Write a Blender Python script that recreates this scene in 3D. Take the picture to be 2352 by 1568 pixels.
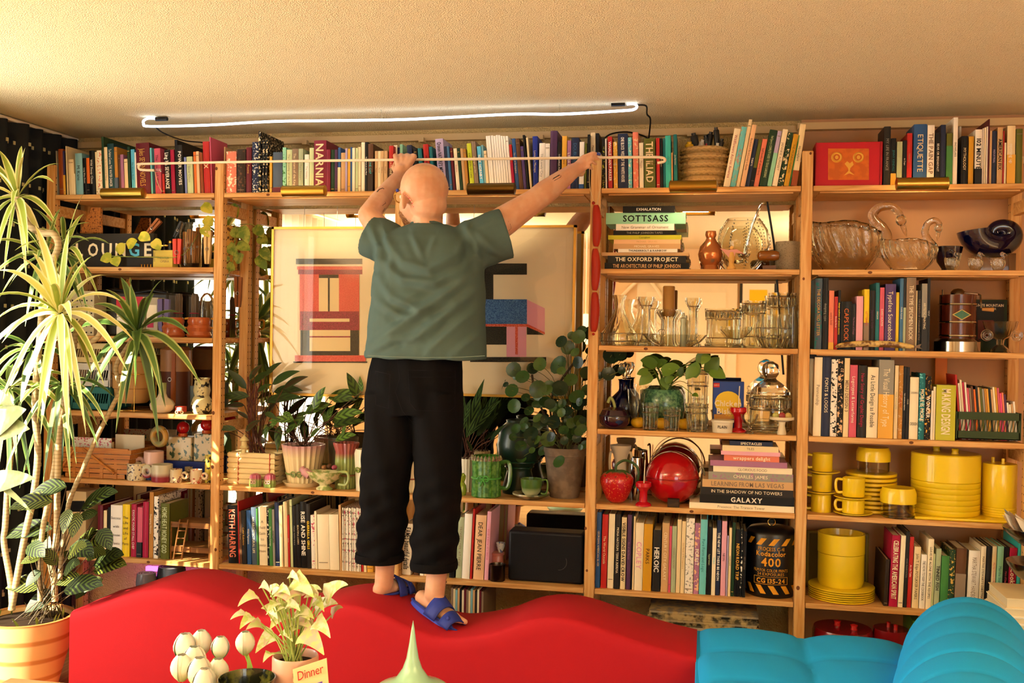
import bpy, bmesh, math, random
from mathutils import Vector, Matrix
V = Vector
rnd = random.Random(7)
sc = bpy.context.scene
C = sc.collection
for o in list(bpy.data.objects): bpy.data.objects.remove(o)

# ---------------------------------------------------------------- camera
CAM = V((3.0209, -4.1425, 1.5097))
CF, CR, CU = V((-.19322, .98112, -.00816)), V((.98099, .19333, .01651)), V((-.01777, .00481, .99983))
FPX = 2287.0
cd = bpy.data.cameras.new('camera'); cam = bpy.data.objects.new('camera', cd); C.objects.link(cam)
m = Matrix((CR, CU, -CF)).transposed().to_4x4(); m.translation = CAM; cam.matrix_world = m
cd.lens = 35.0; cd.sensor_width = 36.0; cd.clip_start = .05
sc.camera = cam

# ---------------------------------------------------------------- world, sun, window light, exposure
w = bpy.data.worlds.new('sky'); sc.world = w; w.use_nodes = True
bg = w.node_tree.nodes['Background']; bg.inputs[0].default_value = (.86, .93, 1.0, 1); bg.inputs[1].default_value = 4.0
def light(name, kind, energy, color, loc, target, **kw):
    d = bpy.data.lights.new(name, kind); d.energy = energy; d.color = color
    for k, v in kw.items(): setattr(d, k, v)
    o = bpy.data.objects.new(name, d); C.objects.link(o); o.location = loc
    o.rotation_euler = (V(target) - V(loc)).to_track_quat('-Z', 'Y').to_euler()
    return o
WARM = (1.0, .92, .75); UPLIGHT = 160.0
sc.cycles.max_bounces = 20; sc.cycles.transmission_bounces = 18; sc.cycles.glossy_bounces = 8; sc.cycles.diffuse_bounces = 5
light('sun', 'SUN', 24.0, (1.0, .9, .7), (-4, -6, 5), V((-4, -6, 5)) + V((1, 1.2, -1.04)), angle=.012)
# daylight entering by the glazed wall on the left, plus fill at an unseen window added behind the camera
light('daylight_left', 'AREA', 112.0, WARM, (-.30, -2.05, 1.3), (2, -2.05, 1.2), shape='RECTANGLE', size=2.4, size_y=2.1)
light('fill_rear', 'AREA', 14.0, WARM, (5.1, -6.15, 1.45), (5.0, 0, 1.45), shape='RECTANGLE', size=1.7, size_y=1.6)
vs = sc.view_settings
vs.view_transform = 'Standard'; vs.look = 'None'; vs.gamma = 1.0; vs.use_curve_mapping = False
vs.exposure = .04

# ---------------------------------------------------------------- helpers
def ray(u, v): return CF + CR * ((u - 1176) / FPX) - CU * ((v - 784) / FPX)
def P(u, v, y=0.0):
    d = ray(u, v); return CAM + d * ((y - CAM.y) / d.y)
def PZ(u, v, z):
    d = ray(u, v); return CAM + d * ((z - CAM.z) / d.z)
def PX(p):                                   # metres per pixel near p
    return (V(p) - CAM).dot(CF) / FPX
Z = [2.12, 1.785, 1.466, 1.117, .803, .447, .13]
COL = dict(white='eee6d6', cream='e6cf9f', pale='efe0bd', tan='c79e6c', taupe='86705a', brown='5c3a22', darkbrown='2f2015', rust='8a3f14',
  black='0d0b0b', charcoal='211e1c', grey='8f8b80', slate='49586a', navy='1d2744', indigo='39345f', blue='2b5288', royal='1c2f8c', steel='3c6b94',
  sky='58b4d8', lightblue='7fb0b8', aqua='6cc0c4', turquoise='37b0a8', teal='166a70', darkteal='123c42', mint='8fcaa6', sage='a3ad8a',
  green='3f7a3a', darkgreen='1e3a22', olive='5b5e1a', lime='c6cf2c', chartreuse='b9b52a', palegreen='c3cd98', yellow='e8c61c', amber='dfa63a',
  mustard='c9931c', ochre='b47c30', orange='d96a22', coral='e07a5e', red='b3241f', crimson='a3123a', maroon='611722', burgundy='7a1f35',
  rose='c9546a', pink='e3a3b4', mauve='a0698a', plum='4b2c4e', purple='503a70', lilac='b3a3c4', lavender='7d86c0', gold='cfa24a', peach='e8b98a',
  tomato='cf4c44', magenta='d8487c', violet='6b4bb0', silver='b9b7b2')
def lin(c):
    if isinstance(c, (tuple, list)): return tuple(c) + (1,) if len(c) == 3 else tuple(c)
    c = COL.get(c, c)
    f = lambda x: x / 12.92 if x <= .04045 else ((x + .055) / 1.055) ** 2.4
    return tuple(f(int(c[i:i + 2], 16) / 255) for i in (0, 2, 4)) + (1,)
_M = {}
def M(c='white', r=.55, m=0., t=0., e=0., k=None, c2='cream', s=20., ior=1.45, coat=0., b=.0, a=None):
    key = (c, r, m, t, e, k, c2, s, ior, coat, b, a)
    if key in _M: return _M[key]
    mt = bpy.data.materials.new('%s_%s' % (k or ('glass' if t else 'metal' if m else 'paint'), c)); mt.use_nodes = True
    n, l = mt.node_tree.nodes, mt.node_tree.links; p = n['Principled BSDF']
    p.inputs['Base Color'].default_value = lin(c); p.inputs['Roughness'].default_value = r; p.inputs['Metallic'].default_value = m
    p.inputs['Transmission Weight'].default_value = t; p.inputs['IOR'].default_value = ior
    if not m and not t: p.inputs['Specular IOR Level'].default_value = .12 if r >= .85 else .3 if r > .4 else .5
    p.inputs['Coat Weight'].default_value = coat
    if e: p.inputs['Emission Color'].default_value = lin(c); p.inputs['Emission Strength'].default_value = e
    if a == 'sss': p.inputs['Subsurface Weight'].default_value = .25; p.inputs['Subsurface Radius'].default_value = (.012, .005, .003)
    if a == 'velvet': p.inputs['Sheen Weight'].default_value = .4
    if k:
        tc = n.new('ShaderNodeTexCoord'); mp = n.new('ShaderNodeMapping'); l.new(tc.outputs['Object'], mp.inputs[0])
        def mix(fac):
            x = n.new('ShaderNodeMix'); x.data_type = 'RGBA'; x.inputs[6].default_value = lin(c); x.inputs[7].default_value = lin(c2)
            l.new(fac, x.inputs[0]); l.new(x.outputs[2], p.inputs['Base Color']); return x
        def ramp(src, lo, hi):
            q = n.new('ShaderNodeMapRange'); q.inputs[1].default_value = lo; q.inputs[2].default_value = hi; l.new(src, q.inputs[0]); return q.outputs[0]
        if k in ('woodx', 'woodz', 'woody'):
            mp.inputs['Scale'].default_value = {'woodx': (.06, 1, 1), 'woodz': (1, 1, .06), 'woody': (1, .06, 1)}[k]
            nz = n.new('ShaderNodeTexNoise'); nz.inputs['Scale'].default_value = s; nz.inputs['Detail'].default_value = 4; l.new(mp.outputs[0], nz.inputs[0])
            wv = n.new('ShaderNodeMath'); wv.operation = 'PINGPONG'; wv.inputs[1].default_value = .09; l.new(nz.outputs[0], wv.inputs[0])
            mix(ramp(wv.outputs[0], 0, .09))
            p.inputs['Specular IOR Level'].default_value = .3
        elif k in ('mottle', 'spots', 'cells'):
            if k == 'cells':
                nz = n.new('ShaderNodeTexVoronoi'); nz.inputs['Scale'].default_value = s; l.new(mp.outputs[0], nz.inputs[0]); mix(ramp(nz.outputs[0], .18, .3))
            else:
                nz = n.new('ShaderNodeTexNoise'); nz.inputs['Scale'].default_value = s; nz.inputs['Detail'].default_value = 3; l.new(mp.outputs[0], nz.inputs[0])
                mix(ramp(nz.outputs[0], *((.42, .58) if k == 'mottle' else (.56, .6))))
        elif k in ('bandz', 'bandx', 'grad'):
            sp = n.new('ShaderNodeSeparateXYZ'); l.new(tc.outputs['Object'], sp.inputs[0])
            if k == 'grad': mix(ramp(sp.outputs[2], b, b + s))
            else:
                q = n.new('ShaderNodeMath'); q.operation = 'MULTIPLY'; q.inputs[1].default_value = s; l.new(sp.outputs[2 if k == 'bandz' else 0], q.inputs[0])
                q2 = n.new('ShaderNodeMath'); q2.operation = 'SINE'; l.new(q.outputs[0], q2.inputs[0]); mix(ramp(q2.outputs[0], .55, .9))
            b = 0
        elif k in ('veins', 'feather'):
            uv = n.new('ShaderNodeUVMap'); sp = n.new('ShaderNodeSeparateXYZ'); l.new(uv.outputs[0], sp.inputs[0])
            ab = n.new('ShaderNodeMath'); ab.operation = 'ABSOLUTE'; l.new(sp.outputs[0], ab.inputs[0])
            q = n.new('ShaderNodeMath'); q.operation = 'MULTIPLY_ADD'; q.inputs[1].default_value = -.28; l.new(ab.outputs[0], q.inputs[0]); l.new(sp.outputs[1], q.inputs[2])
            q2 = n.new('ShaderNodeMath'); q2.operation = 'MULTIPLY'; q2.inputs[1].default_value = s; l.new(q.outputs[0], q2.inputs[0])
            q3 = n.new('ShaderNodeMath'); q3.operation = 'SINE'; l.new(q2.outputs[0], q3.inputs[0])
            if k == 'veins': mix(ramp(q3.outputs[0], -.1, .5))
            else:
                mix(ramp(ab.outputs[0], .55, .7))
            b = 0
        if b or k == 'bump':
            nz = n.new('ShaderNodeTexNoise'); nz.inputs['Scale'].default_value = s; nz.inputs['Detail'].default_value = 2; l.new(mp.outputs[0], nz.inputs[0])
            bp = n.new('ShaderNodeBump'); bp.inputs['Strength'].default_value = b or .4; bp.inputs['Distance'].default_value = .01
            l.new(nz.outputs[0], bp.inputs['Height']); l.new(bp.outputs[0], p.inputs['Normal'])
    _M[key] = mt
    return mt
def G(c='f8f6ee', r=.02): return M(c, r, t=1.0, ior=1.33)

W = {}                                        # world origin of every object
class MB:
    def __init__(s): s.v = []; s.f = []; s.uv = None
    def box(s, x0, x1, y0, y1, z0, z1, rot=None, piv=None):
        b = len(s.v); q = [V((x, y, z)) for z in (z0, z1) for y in (y0, y1) for x in (x0, x1)]
        if rot: q = [V(piv) + rot @ (p - V(piv)) for p in q]
        s.v += q; s.f += [tuple(b + i for i in t) for t in ((0, 2, 3, 1), (4, 5, 7, 6), (0, 1, 5, 4), (2, 6, 7, 3), (0, 4, 6, 2), (1, 3, 7, 5))]; return s
    def lathe(s, prof, c, n=20, sx=1., sy=1., wav=0, wa=0.):
        c = V(c); b = len(s.v); k = len(prof)
        for i in range(n):
            a = 2 * math.pi * i / n; f = 1 + wa * math.cos(wav * a)
            for r, z in prof: s.v.append(c + V((r * f * sx * math.cos(a), r * f * sy * math.sin(a), z)))
        for i in range(n):
            j = (i + 1) % n
            for q in range(k - 1): s.f.append((b + i * k + q, b + j * k + q, b + j * k + q + 1, b + i * k + q + 1))
        for q, fl in ((0, 1), (k - 1, 0)):
            if prof[q][0] > 1e-6:
                t = [b + i * k + q for i in range(n)]; s.f.append(tuple(t[::-1]) if fl else tuple(t))
        return s
    def tube(s, pts, r, n=8, cap=True):
        pts = [V(p) for p in pts]; k = len(pts); b = len(s.v)
        rr = r if isinstance(r, (list, tuple)) else [r] * k
        up = V((.13, .2, .97))
        for i, p in enumerate(pts):
            d = (pts[min(i + 1, k - 1)] - pts[max(i - 1, 0)])
            d = d.normalized() if d.length > 1e-9 else V((0, 0, 1))
            if i == 0:
                x = d.cross(up if abs(d.dot(up)) < .95 else V((1, 0, 0))).normalized()
            else:
                x = (x - d * x.dot(d))
                x = x.normalized() if x.length > 1e-6 else d.orthogonal().normalized()
            y = d.cross(x)
            for j in range(n):
                a = 2 * math.pi * j / n; s.v.append(p + (x * math.cos(a) + y * math.sin(a)) * rr[i])
        for i in range(k - 1):
            for j in range(n):
                q = (j + 1) % n; s.f.append((b + i * n + j, b + i * n + q, b + (i + 1) * n + q, b + (i + 1) * n + j))
        if cap:
            s.f.append(tuple(b + j for j in range(n))[::-1]); s.f.append(tuple(b + (k - 1) * n + j for j in range(n)))
        return s
    def ball(s, c, rx, ry=None, rz=None, n=14, h=9):
        ry = ry or rx; rz = rz or rx; prof = [(max(math.sin(math.pi * i / h), 0) if 0 < i < h else 0., -math.cos(math.pi * i / h)) for i in range(h + 1)]
        b = len(s.v); s.lathe(prof, (0, 0, 0), n); c = V(c)
        for i in range(b, len(s.v)): q = s.v[i]; s.v[i] = c + V((q.x * rx, q.y * ry, q.z * rz))
        return s
    def prism(s, pts, d):                      # pts: planar loop, d: extrusion vector
        b = len(s.v); k = len(pts); d = V(d); pts = [V(p) for p in pts]
        s.v += pts + [p + d for p in pts]
        s.f.append(tuple(range(b, b + k))[::-1]); s.f.append(tuple(range(b + k, b + 2 * k)))
        for i in range(k): j = (i + 1) % k; s.f.append((b + i, b + j, b + k + j, b + k + i))
        return s
    def torus(s, c, R, r, ax=(0, 0, 1), a0=0., a1=2 * math.pi, n=20, k=8, sx=1.):
        ax = V(ax).normalized(); x = ax.orthogonal().normalized(); y = ax.cross(x)
        full = abs(a1 - a0 - 2 * math.pi) < 1e-6
        return s.tube([V(c) + (x * math.cos(a0 + (a1 - a0) * i / n) * sx + y * math.sin(a0 + (a1 - a0) * i / n)) * R for i in range(n + 1)], r, k, not full)
    def grid(s, fn, nu, nv):
        b = len(s.v)
        for i in range(nu + 1):
            for j in range(nv + 1): s.v.append(V(fn(i / nu, j / nv)))
        for i in range(nu):
            for j in range(nv):
                a = b + i * (nv + 1) + j; s.f.append((a, a + nv + 1, a + nv + 2, a + 1))
        return s
    def build(s, name, mat, parent=None, org=None, flat=False, mats=None, fm=None, fix=True):
        me = bpy.data.meshes.new(name)
        if parent is not None: og = W[parent]
        else:
            if org is None:
                lo = [min(p[i] for p in s.v) for i in range(3)]; hi = [max(p[i] for p in s.v) for i in range(3)]
                org = ((lo[0] + hi[0]) / 2, (lo[1] + hi[1]) / 2, lo[2])
            og = V(org)
        me.from_pydata([tuple(p - og) for p in s.v], [], s.f)
        for q in (mats or [mat]): me.materials.append(q)
        if fm: me.polygons.foreach_set('material_index', fm)
        if fix:
            bm = bmesh.new(); bm.from_mesh(me); bmesh.ops.recalc_face_normals(bm, faces=bm.faces); bm.to_mesh(me); bm.free()
        if s.uv:
            ul = me.uv_layers.new(name='UVMap'); d = [0.] * (2 * len(me.loops)); vi = [0] * len(me.loops); me.loops.foreach_get('vertex_index', vi)
            for i, q in enumerate(vi): d[2 * i], d[2 * i + 1] = s.uv[q]
            ul.data.foreach_set('uv', d)
        if not flat:
            me.polygons.foreach_set('use_smooth', [True] * len(me.polygons)); me.set_sharp_from_angle(angle=.7)
        o = bpy.data.objects.new(name, me); C.objects.link(o)
        if parent is not None: o.parent = parent
        else: o.location = og
        W[o] = og
        return o
def tag(o, label, cat, group=None):
    o['label'] = label; o['category'] = cat
    if group: o['group'] = group
    return o
def thing(name, label, cat, loc, group=None):
    o = bpy.data.objects.new(name, None); C.objects.link(o); o.location = loc; o.empty_display_size = .05; W[o] = V(loc)
    return tag(o, label, cat, group)
def struct(o): o['kind'] = 'structure'; return o
def bevel(o, wd=.003, seg=2):
    q = o.modifiers.new('bevel', 'BEVEL'); q.width = wd; q.segments = seg; q.limit_method = 'ANGLE'; return o
def subsurf(o, lv=1):
    q = o.modifiers.new('sub', 'SUBSURF'); q.levels = lv; q.render_levels = lv; return o

# ---- lettering: every glyph is turned into a flat mesh once
GL = {}
def load_glyphs():
    chars = [chr(i) for i in range(33, 127)] + list('\u00c9\u2193')
    tmp = []
    for bold in (0, 1):
        for ch in chars:
            cu = bpy.data.curves.new('g', 'FONT'); cu.body = ch; cu.resolution_u = 2; cu.size = 1; cu.offset = .022 if bold else .0
            o = bpy.data.objects.new('g', cu); C.objects.link(o); tmp.append((bold, ch, o, cu))
    dg = bpy.context.evaluated_depsgraph_get(); dg.update()
    for bold, ch, o, cu in tmp:
        me = bpy.data.meshes.new_from_object(o.evaluated_get(dg))
        vv = [(p.co.x, p.co.y) for p in me.vertices]; ff = [tuple(p.vertices) for p in me.polygons]
        x0 = min([p[0] for p in vv] or [0]); x1 = max([p[0] for p in vv] or [.3])
        GL[bold, ch] = ([(p[0] - x0, p[1]) for p in vv], ff, x1 - x0)
        bpy.data.meshes.remove(me)
    for bold, ch, o, cu in tmp:
        bpy.data.objects.remove(o); bpy.data.curves.remove(cu)
load_glyphs()
def layout(t, bold):
    x = 0; out = []
    for ch in t:
        if ch == ' ': x += .3; continue
        g = GL.get((bold, ch)) or GL[bold, '?']; out.append((g, x)); x += g[2] + .085
    return out, max(x - .085, .01)
def letter(parent, t, c, xd, yd, wmax, h, mat, bold=0, name='lettering', wide=False):
    """flat letters centred at c; xd reading direction, yd letter-up direction; cap height h, never longer than wmax"""
    out, wd = layout(t, bold); k = h / .7; kx = k
    if wd * kx > wmax or wide: kx = wmax / wd
    if kx < .5 * k: k = kx / .5
    xd, yd, c = V(xd), V(yd), V(c); mb = MB()
    for (vv, ff, gw), x in out:
        b = len(mb.v)
        mb.v += [c + xd * ((x + p[0] - wd / 2) * kx) + yd * ((p[1] - .35) * k) for p in vv]
        mb.f += [tuple(b + i for i in f) for f in ff]
    if not mb.f: return None
    o = mb.build(name, mat, parent, flat=True, fix=False); o['kind'] = 'stuff'
    return o
def smooth_path(pts, k=6):
    pts = [V(p) for p in pts]; q = [pts[0]] + pts + [pts[-1]]; out = []
    for i in range(1, len(q) - 2):
        for j in range(k):
            t = j / k; a, b, c, d = q[i - 1:i + 3]
            out.append(.5 * ((2 * b) + (c - a) * t + (2 * a - 5 * b + 4 * c - d) * t * t + (3 * b - a - 3 * c + d) * t ** 3))
    return out + [pts[-1]]

# ---------------------------------------------------------------- the room
XL, XR, YB, YR, ZC = -.14, 6.2, .335, -6.1, 2.45
WALL = M('e4c8a4', .85, k='bump', s=160., b=.25)
POP = M('f3e3ba', .9, k='bump', s=210., b=1.0)
struct(MB().box(XL, XR, YR, YB, -.1, 0).build('floor', M('b98a5a', .35, k='woody', c2='9a6a3c', s=14.)))
struct(MB().box(XL - .1, XR + .1, YR - .1, YB + .1, ZC, ZC + .1).build('ceiling', POP))
struct(MB().box(XL - .1, 3.4, YB, YB + .1, 0, ZC).build('wall_back', M('d2b880', .9, k='bump', s=150., b=1.0)))
struct(MB().box(3.4, XR, YB - .02, YB + .1, 0, ZC).build('wall_back_right', M('c2946c', .8)))
struct(MB().box(XR, XR + .1, YR, YB, 0, ZC).build('wall_right', WALL))
wl = MB()
for y0, y1, z0, z1 in ((-.8, YB, 0, ZC), (-3.25, -.8, 2.32, ZC), (-3.25, -.8, 0, .12), (YR, -3.25, 0, ZC)): wl.box(XL - .12, XL, y0, y1, z0, z1)
struct(wl.build('wall_left', WALL))
wr = MB()
for x0, x1, z0, z1 in ((XL, 4.2, 0, ZC), (4.2, 6.0, 2.3, ZC), (4.2, 6.0, 0, .6), (6.0, XR, 0, ZC)): wr.box(x0, x1, YR - .1, YR, z0, z1)
struct(wr.build('wall_rear', WALL))
wn = struct(MB().box(XL - .07, XL - .02, -3.25, -3.2, .12, 2.32).build('window_1', M('white', .4)))
fr = MB()
for y in (-1.5, -2.92, -.82): fr.box(XL - .07, XL - .02, y - .03, y + .03, .12, 2.32)
fr.box(XL - .07, XL - .02, -3.25, -.8, .12, .17).box(XL - .07, XL - .02, -3.25, -.8, 2.27, 2.32).build('window_frame', M('white', .4), wn)
wn2 = struct(MB().box(4.2, 6.0, YR - .06, YR - .02, .6, .65).build('added_window', M('white', .4)))  # unseen window, added to hold the rear fill light
fr = MB()
for x in (4.225, 5.1, 5.975): fr.box(x - .025, x + .025, YR - .06, YR - .02, .6, 2.3)
fr.box(4.2, 6.0, YR - .06, YR - .02, 2.25, 2.3).build('window_frame', M('white', .4), wn2)
# ceiling trims and the wall conduit above the shelves
T = M('d9bd8c', .5)
struct(MB().box(XL, 3.4, YB - .03, YB, 2.395, 2.425).build('trim_1', T))
struct(MB().box(3.38, XR, YB - .06, YB - .02, 2.40, 2.43).build('trim_2', T))
struct(MB().box(3.38, XR, YB - .035, YB - .02, 2.245, 2.275).build('trim_3', T))
q = P(2204, 300, .3).x
struct(MB().box(q - .004, q + .004, .285, .31, 2.12, 2.42).build('trim_4', M('white', .4)))
for i, u in enumerate((703, 970, 1243, 1585)):
    q = P(u, 300, .3).x
    struct(MB().box(q - .012, q + .012, .28, YB - .01, 2.385, 2.405).build('trim_%d' % (5 + i), T))
# mirrors fixed to the wall behind the open bays
MIR = M('f2ede0', .015, m=1.)
for x0, x1, nm in ((-.08, .835, 'tall frameless wall mirror behind the bay with the lounge sign'), (.865, 1.69, 'tall frameless wall mirror behind the red and black print'),
                   (1.71, 2.535, 'tall frameless wall mirror behind the blue and pink print'), (2.565, 3.385, 'tall frameless wall mirror behind the cut glass shelf')):
    tag(MB().box(x0, x1, .318, .333, .40, 2.085).build('wall_mirror', MIR), nm, 'mirror')
# dark curtain pulled to the corner and a sheer one added to block sun
cu = thing('curtain', 'dark navy curtain with small pale dots hung in the corner', 'curtain', (XL + .05, -.25, .02))
mb = MB()
def cfn(a, b):
    y = .30 - 1.12 * a; return (XL + .055 + .028 * math.sin(a * 58) + .01 * math.sin(a * 23), y, .02 + 2.41 * b)
mb.grid(cfn, 120, 3).build('fabric', M('1c2126', .85, k='cells', c2='262a2c', s=9.), cu)
mb = MB()
for i in range(26):
    for j in range(13):
        a = (i + .5 + .5 * (j % 2)) / 27; x, y, z = cfn(a, (j + .5) / 13)
        mb.box(x + .004, x + .009, y - .006, y + .006, z - .008, z + .008)
q = mb.build('woven_dots', M('b9b48a', .8), cu, flat=True); q['kind'] = 'stuff'
mb = MB().tube([(XL + .06, .31, 2.437), (XL + .06, -3.3, 2.437)], .008).build('curtain_rail', M('white', .4), cu)
cs = thing('sheer_curtain', 'added white sheer curtain keeping sun off the red sofa', 'curtain', (XL + .06, -1.9, .05))  # added here to keep direct sun off the red sofa
ms = bpy.data.materials.new('sheer'); ms.use_nodes = True
nn = ms.node_tree; tr = nn.nodes.new('ShaderNodeBsdfTranslucent'); tr.inputs[0].default_value = (.8, .74, .6, 1)
df = nn.nodes.new('ShaderNodeBsdfDiffuse'); df.inputs[0].default_value = (.8, .76, .66, 1); mx = nn.nodes.new('ShaderNodeMixShader')
nn.links.new(tr.outputs[0], mx.inputs[1]); nn.links.new(df.outputs[0], mx.inputs[2]); nn.links.new(mx.outputs[0], nn.nodes['Material Output'].inputs[0])
MB().grid(lambda a, b: (XL + .04 + .02 * math.sin(a * 70), -1.47 - 1.44 * a, .05 + 2.36 * b), 90, 2).build('sheer_fabric', ms, cs)
# what the mirrors show of the far side of the room
def mir(u, v, yr=YR): q = P(u, v, .652 - yr); return V((q.x, yr, q.z))
a, b = mir(1681, 640), mir(1694, 640)
d1 = struct(MB().box(a.x - 1.0, b.x, YR, YR + .03, 0, 2.08).build('door_1', M('e8dcc4', .4)))
MB().box(a.x - .9, a.x - .06, YR + .03, YR + .045, .1, 1.98).build('door_panel', M('f0e6d0', .4), d1)
a, b = mir(1785, 640), mir(1698, 722)
ps = thing('framed_poster', 'black framed yellow poster by the far white door seen in mirror', 'poster', (a.x, YR, b.z))
mb = MB()
xa, xb = min(a.x, b.x), max(a.x, b.x); za, zb = b.z - .35, a.z
mb.box(xa, xb, YR, YR + .03, za, zb).build('frame', M('black', .4), ps)
MB().box(xa + .03, xb - .03, YR + .03, YR + .034, za + .03, zb - .03).build('mount', M('white', .6), ps)
MB().box(xa + .1, xb - .1, YR + .034, YR + .037, za + .12, zb - .12).build('print', M('yellow', .6), ps)
ns = thing('neon_wall_sign', 'unlit white zigzag tube sign on the far wall seen in mirror', 'sign', (2.2, YR, 1.2))
MB().tube(smooth_path([mir(*q) + V((0, .06, 0)) for q in ((1420, 690), (1478, 640), (1517, 676), (1510, 690), (1450, 700), (1470, 718), (1520, 755), (1508, 800), (1470, 850))], 4), .018, 8).build('glass_tube', M('efe6d4', .3), ns)
pl = thing('pendant_lamp', 'white cone pendant lamp hanging in the far room seen in mirror', 'lamp', (1.5, -3.6, 1.4))
q = mir(1345, 790, -4.4)
pl.location = q; W[pl] = V(q)
MB().lathe([(.02, .28), (.05, .26), (.16, .02), (.155, .0), (.04, .24)], q, 24).build('shade', M('efe0b8', .4, e=1.5), pl)
MB().tube([q + V((0, 0, .27)), V((q.x, q.y, ZC + .01))], .006, 6).build('cable', M('white', .5), pl)

for lx, ly, pw, lb in ((.55, -4.1, UPLIGHT, 'added unseen brass uplighter brightening the ceiling by the window wall'), (4.75, -3.7, UPLIGHT * 1.05, 'added unseen brass uplighter brightening the ceiling away from the window')):  # unseen lamps, added to brighten the ceiling
    fl = thing('floor_lamp', lb, 'lamp', (lx, ly, 0)); bm_ = M('gold', .3, m=1.)
    MB().lathe([(0, 0), (.15, 0), (.15, .02), (.02, .035), (0, .035)], (lx, ly, 0), 24).build('base', bm_, fl)
    MB().tube([(lx, ly, .03), (lx, ly, 1.78)], .012).build('pole', bm_, fl)
    MB().lathe([(0, 0), (.06, .01), (.19, .13), (.20, .15), (.185, .14), (.05, .03), (0, .02)], (lx, ly, 1.76), 28).build('shade', bm_, fl)
    q = light('ceiling_fill', 'AREA', pw, WARM, (0, 0, 0), (0, 0, 3), shape='DISK', size=.3); q.parent = fl; q.location = (0, 0, 1.87)
# ---------------------------------------------------------------- shelving unit
WX = M('d8a868', .5, k='woodx', c2='bd8342', s=26.); WZ = M('dcae70', .5, k='woodz', c2='c48a48', s=26.)
bc = thing('bookcase', 'wide pine shelving unit filling the wall from post to post', 'bookcase', (2.1, .15, 0))
HW = .0215
hole = M('2a1a0e', .8)
for i in range(6):
    x = .85 * i
    for y0, y1 in ((0, .044), (.256, .30)):
        p = bevel(MB().box(x - HW, x + HW, y0, y1, 0, 2.26).build('post', WZ, bc), .004)
        mb = MB()
        for sd in (-1, 1):
            for yy in (y0 + .011, y0 + .033):
                for j in range(66):
                    z = .12 + j * .032; mb.lathe([(.0035, 0), (.0, 0.0)], (0, 0, 0), 6)
                    for t in range(len(mb.v) - 12, len(mb.v)): q = mb.v[t]; mb.v[t] = V((x + sd * (HW + .0006), yy + q.x, z + q.y))
        q = mb.build('peg_holes', hole, p, flat=True, fix=False); q['kind'] = 'stuff'
    for z in (.06, 1.06, 2.05):
        MB().box(x - .012, x + .012, .044, .256, z - .025, z + .025).build('rung', WX, bc)
KN = M('6a3c1c', .6)
for i in range(5):
    for k, z in enumerate(Z):
        if i in (1, 2) and k in (1, 2, 3): continue
        s_ = bevel(MB().box(.85 * i + HW + .002, .85 * (i + 1) - HW - .002, .002, .298, z - .021, z).build('shelf', WX, bc), .002)
        if k < 6:
            MB().box(.85 * i + HW + .03, .85 * (i + 1) - HW - .03, .03, .27, z - .026, z - .021).build('batten', WX, s_)
        if (i + k) % 2: 
            x = .85 * i + rnd.uniform(.2, .7); MB().lathe([(.0, .0), (.006, 0)], (0, 0, 0), 8)
            mb = MB(); mb.v = [V((x + .009 * math.cos(a), .0015, z - .011 + .006 * math.sin(a))) for a in [j * math.pi / 4 for j in range(8)]]; mb.f = [tuple(range(8))]
            mb.build('knot', KN, s_, flat=True)
for u, v, r in ((497, 387, .008), (490, 948, .009), (488, 1072, .009), (495, 1262, .008), (1345, 1213, .007), (1348, 1310, .006), (1846, 640, .006), (1833, 1350, .009), (1862, 352, .006)):
    p = P(u, v, -.0006); mb = MB(); mb.v = [p + V((r * .8 * math.cos(a), 0, r * math.sin(a))) for a in [j * math.pi / 6 for j in range(12)]]; mb.f = [tuple(range(12))]; mb.build('knot', KN, bc, flat=True)

# ---------------------------------------------------------------- books
PAPER = M('e2d2ac', .8, k='bandx', c2='c9b488', s=2600.)
GAPS = {}
def col2(c):
    """'navy' | 'navy/cream:.4' (lower band) | 'navy*cream' (mottled)"""
    band = None
    if '/' in c: c, q = c.split('/'); q, f = q.split(':'); band = (q, float(f))
    mott = None
    if '*' in c: c, mott = c.split('*')
    return c, band, mott
def book_mat(c, mott): return M(c, .5, k='spots', c2=mott, s=95.) if mott else M(c, .42)
WORDC = dict(lightblue='light blue', darkgreen='dark green', darkbrown='dark brown', darkteal='dark teal', palegreen='pale green', pale='ivory', royal='royal blue', steel='steel blue')
wn_ = lambda c: WORDC.get(c, c)
ALLB = []
def clean_text(t):
    lab = None
    if t.startswith('~'): t = t[1:]
    elif '{' in t: lab = t[t.index('{') + 1:t.index('}')]
    else: lab = t
    return t.replace('{', '').replace('}', ''), lab
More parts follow.
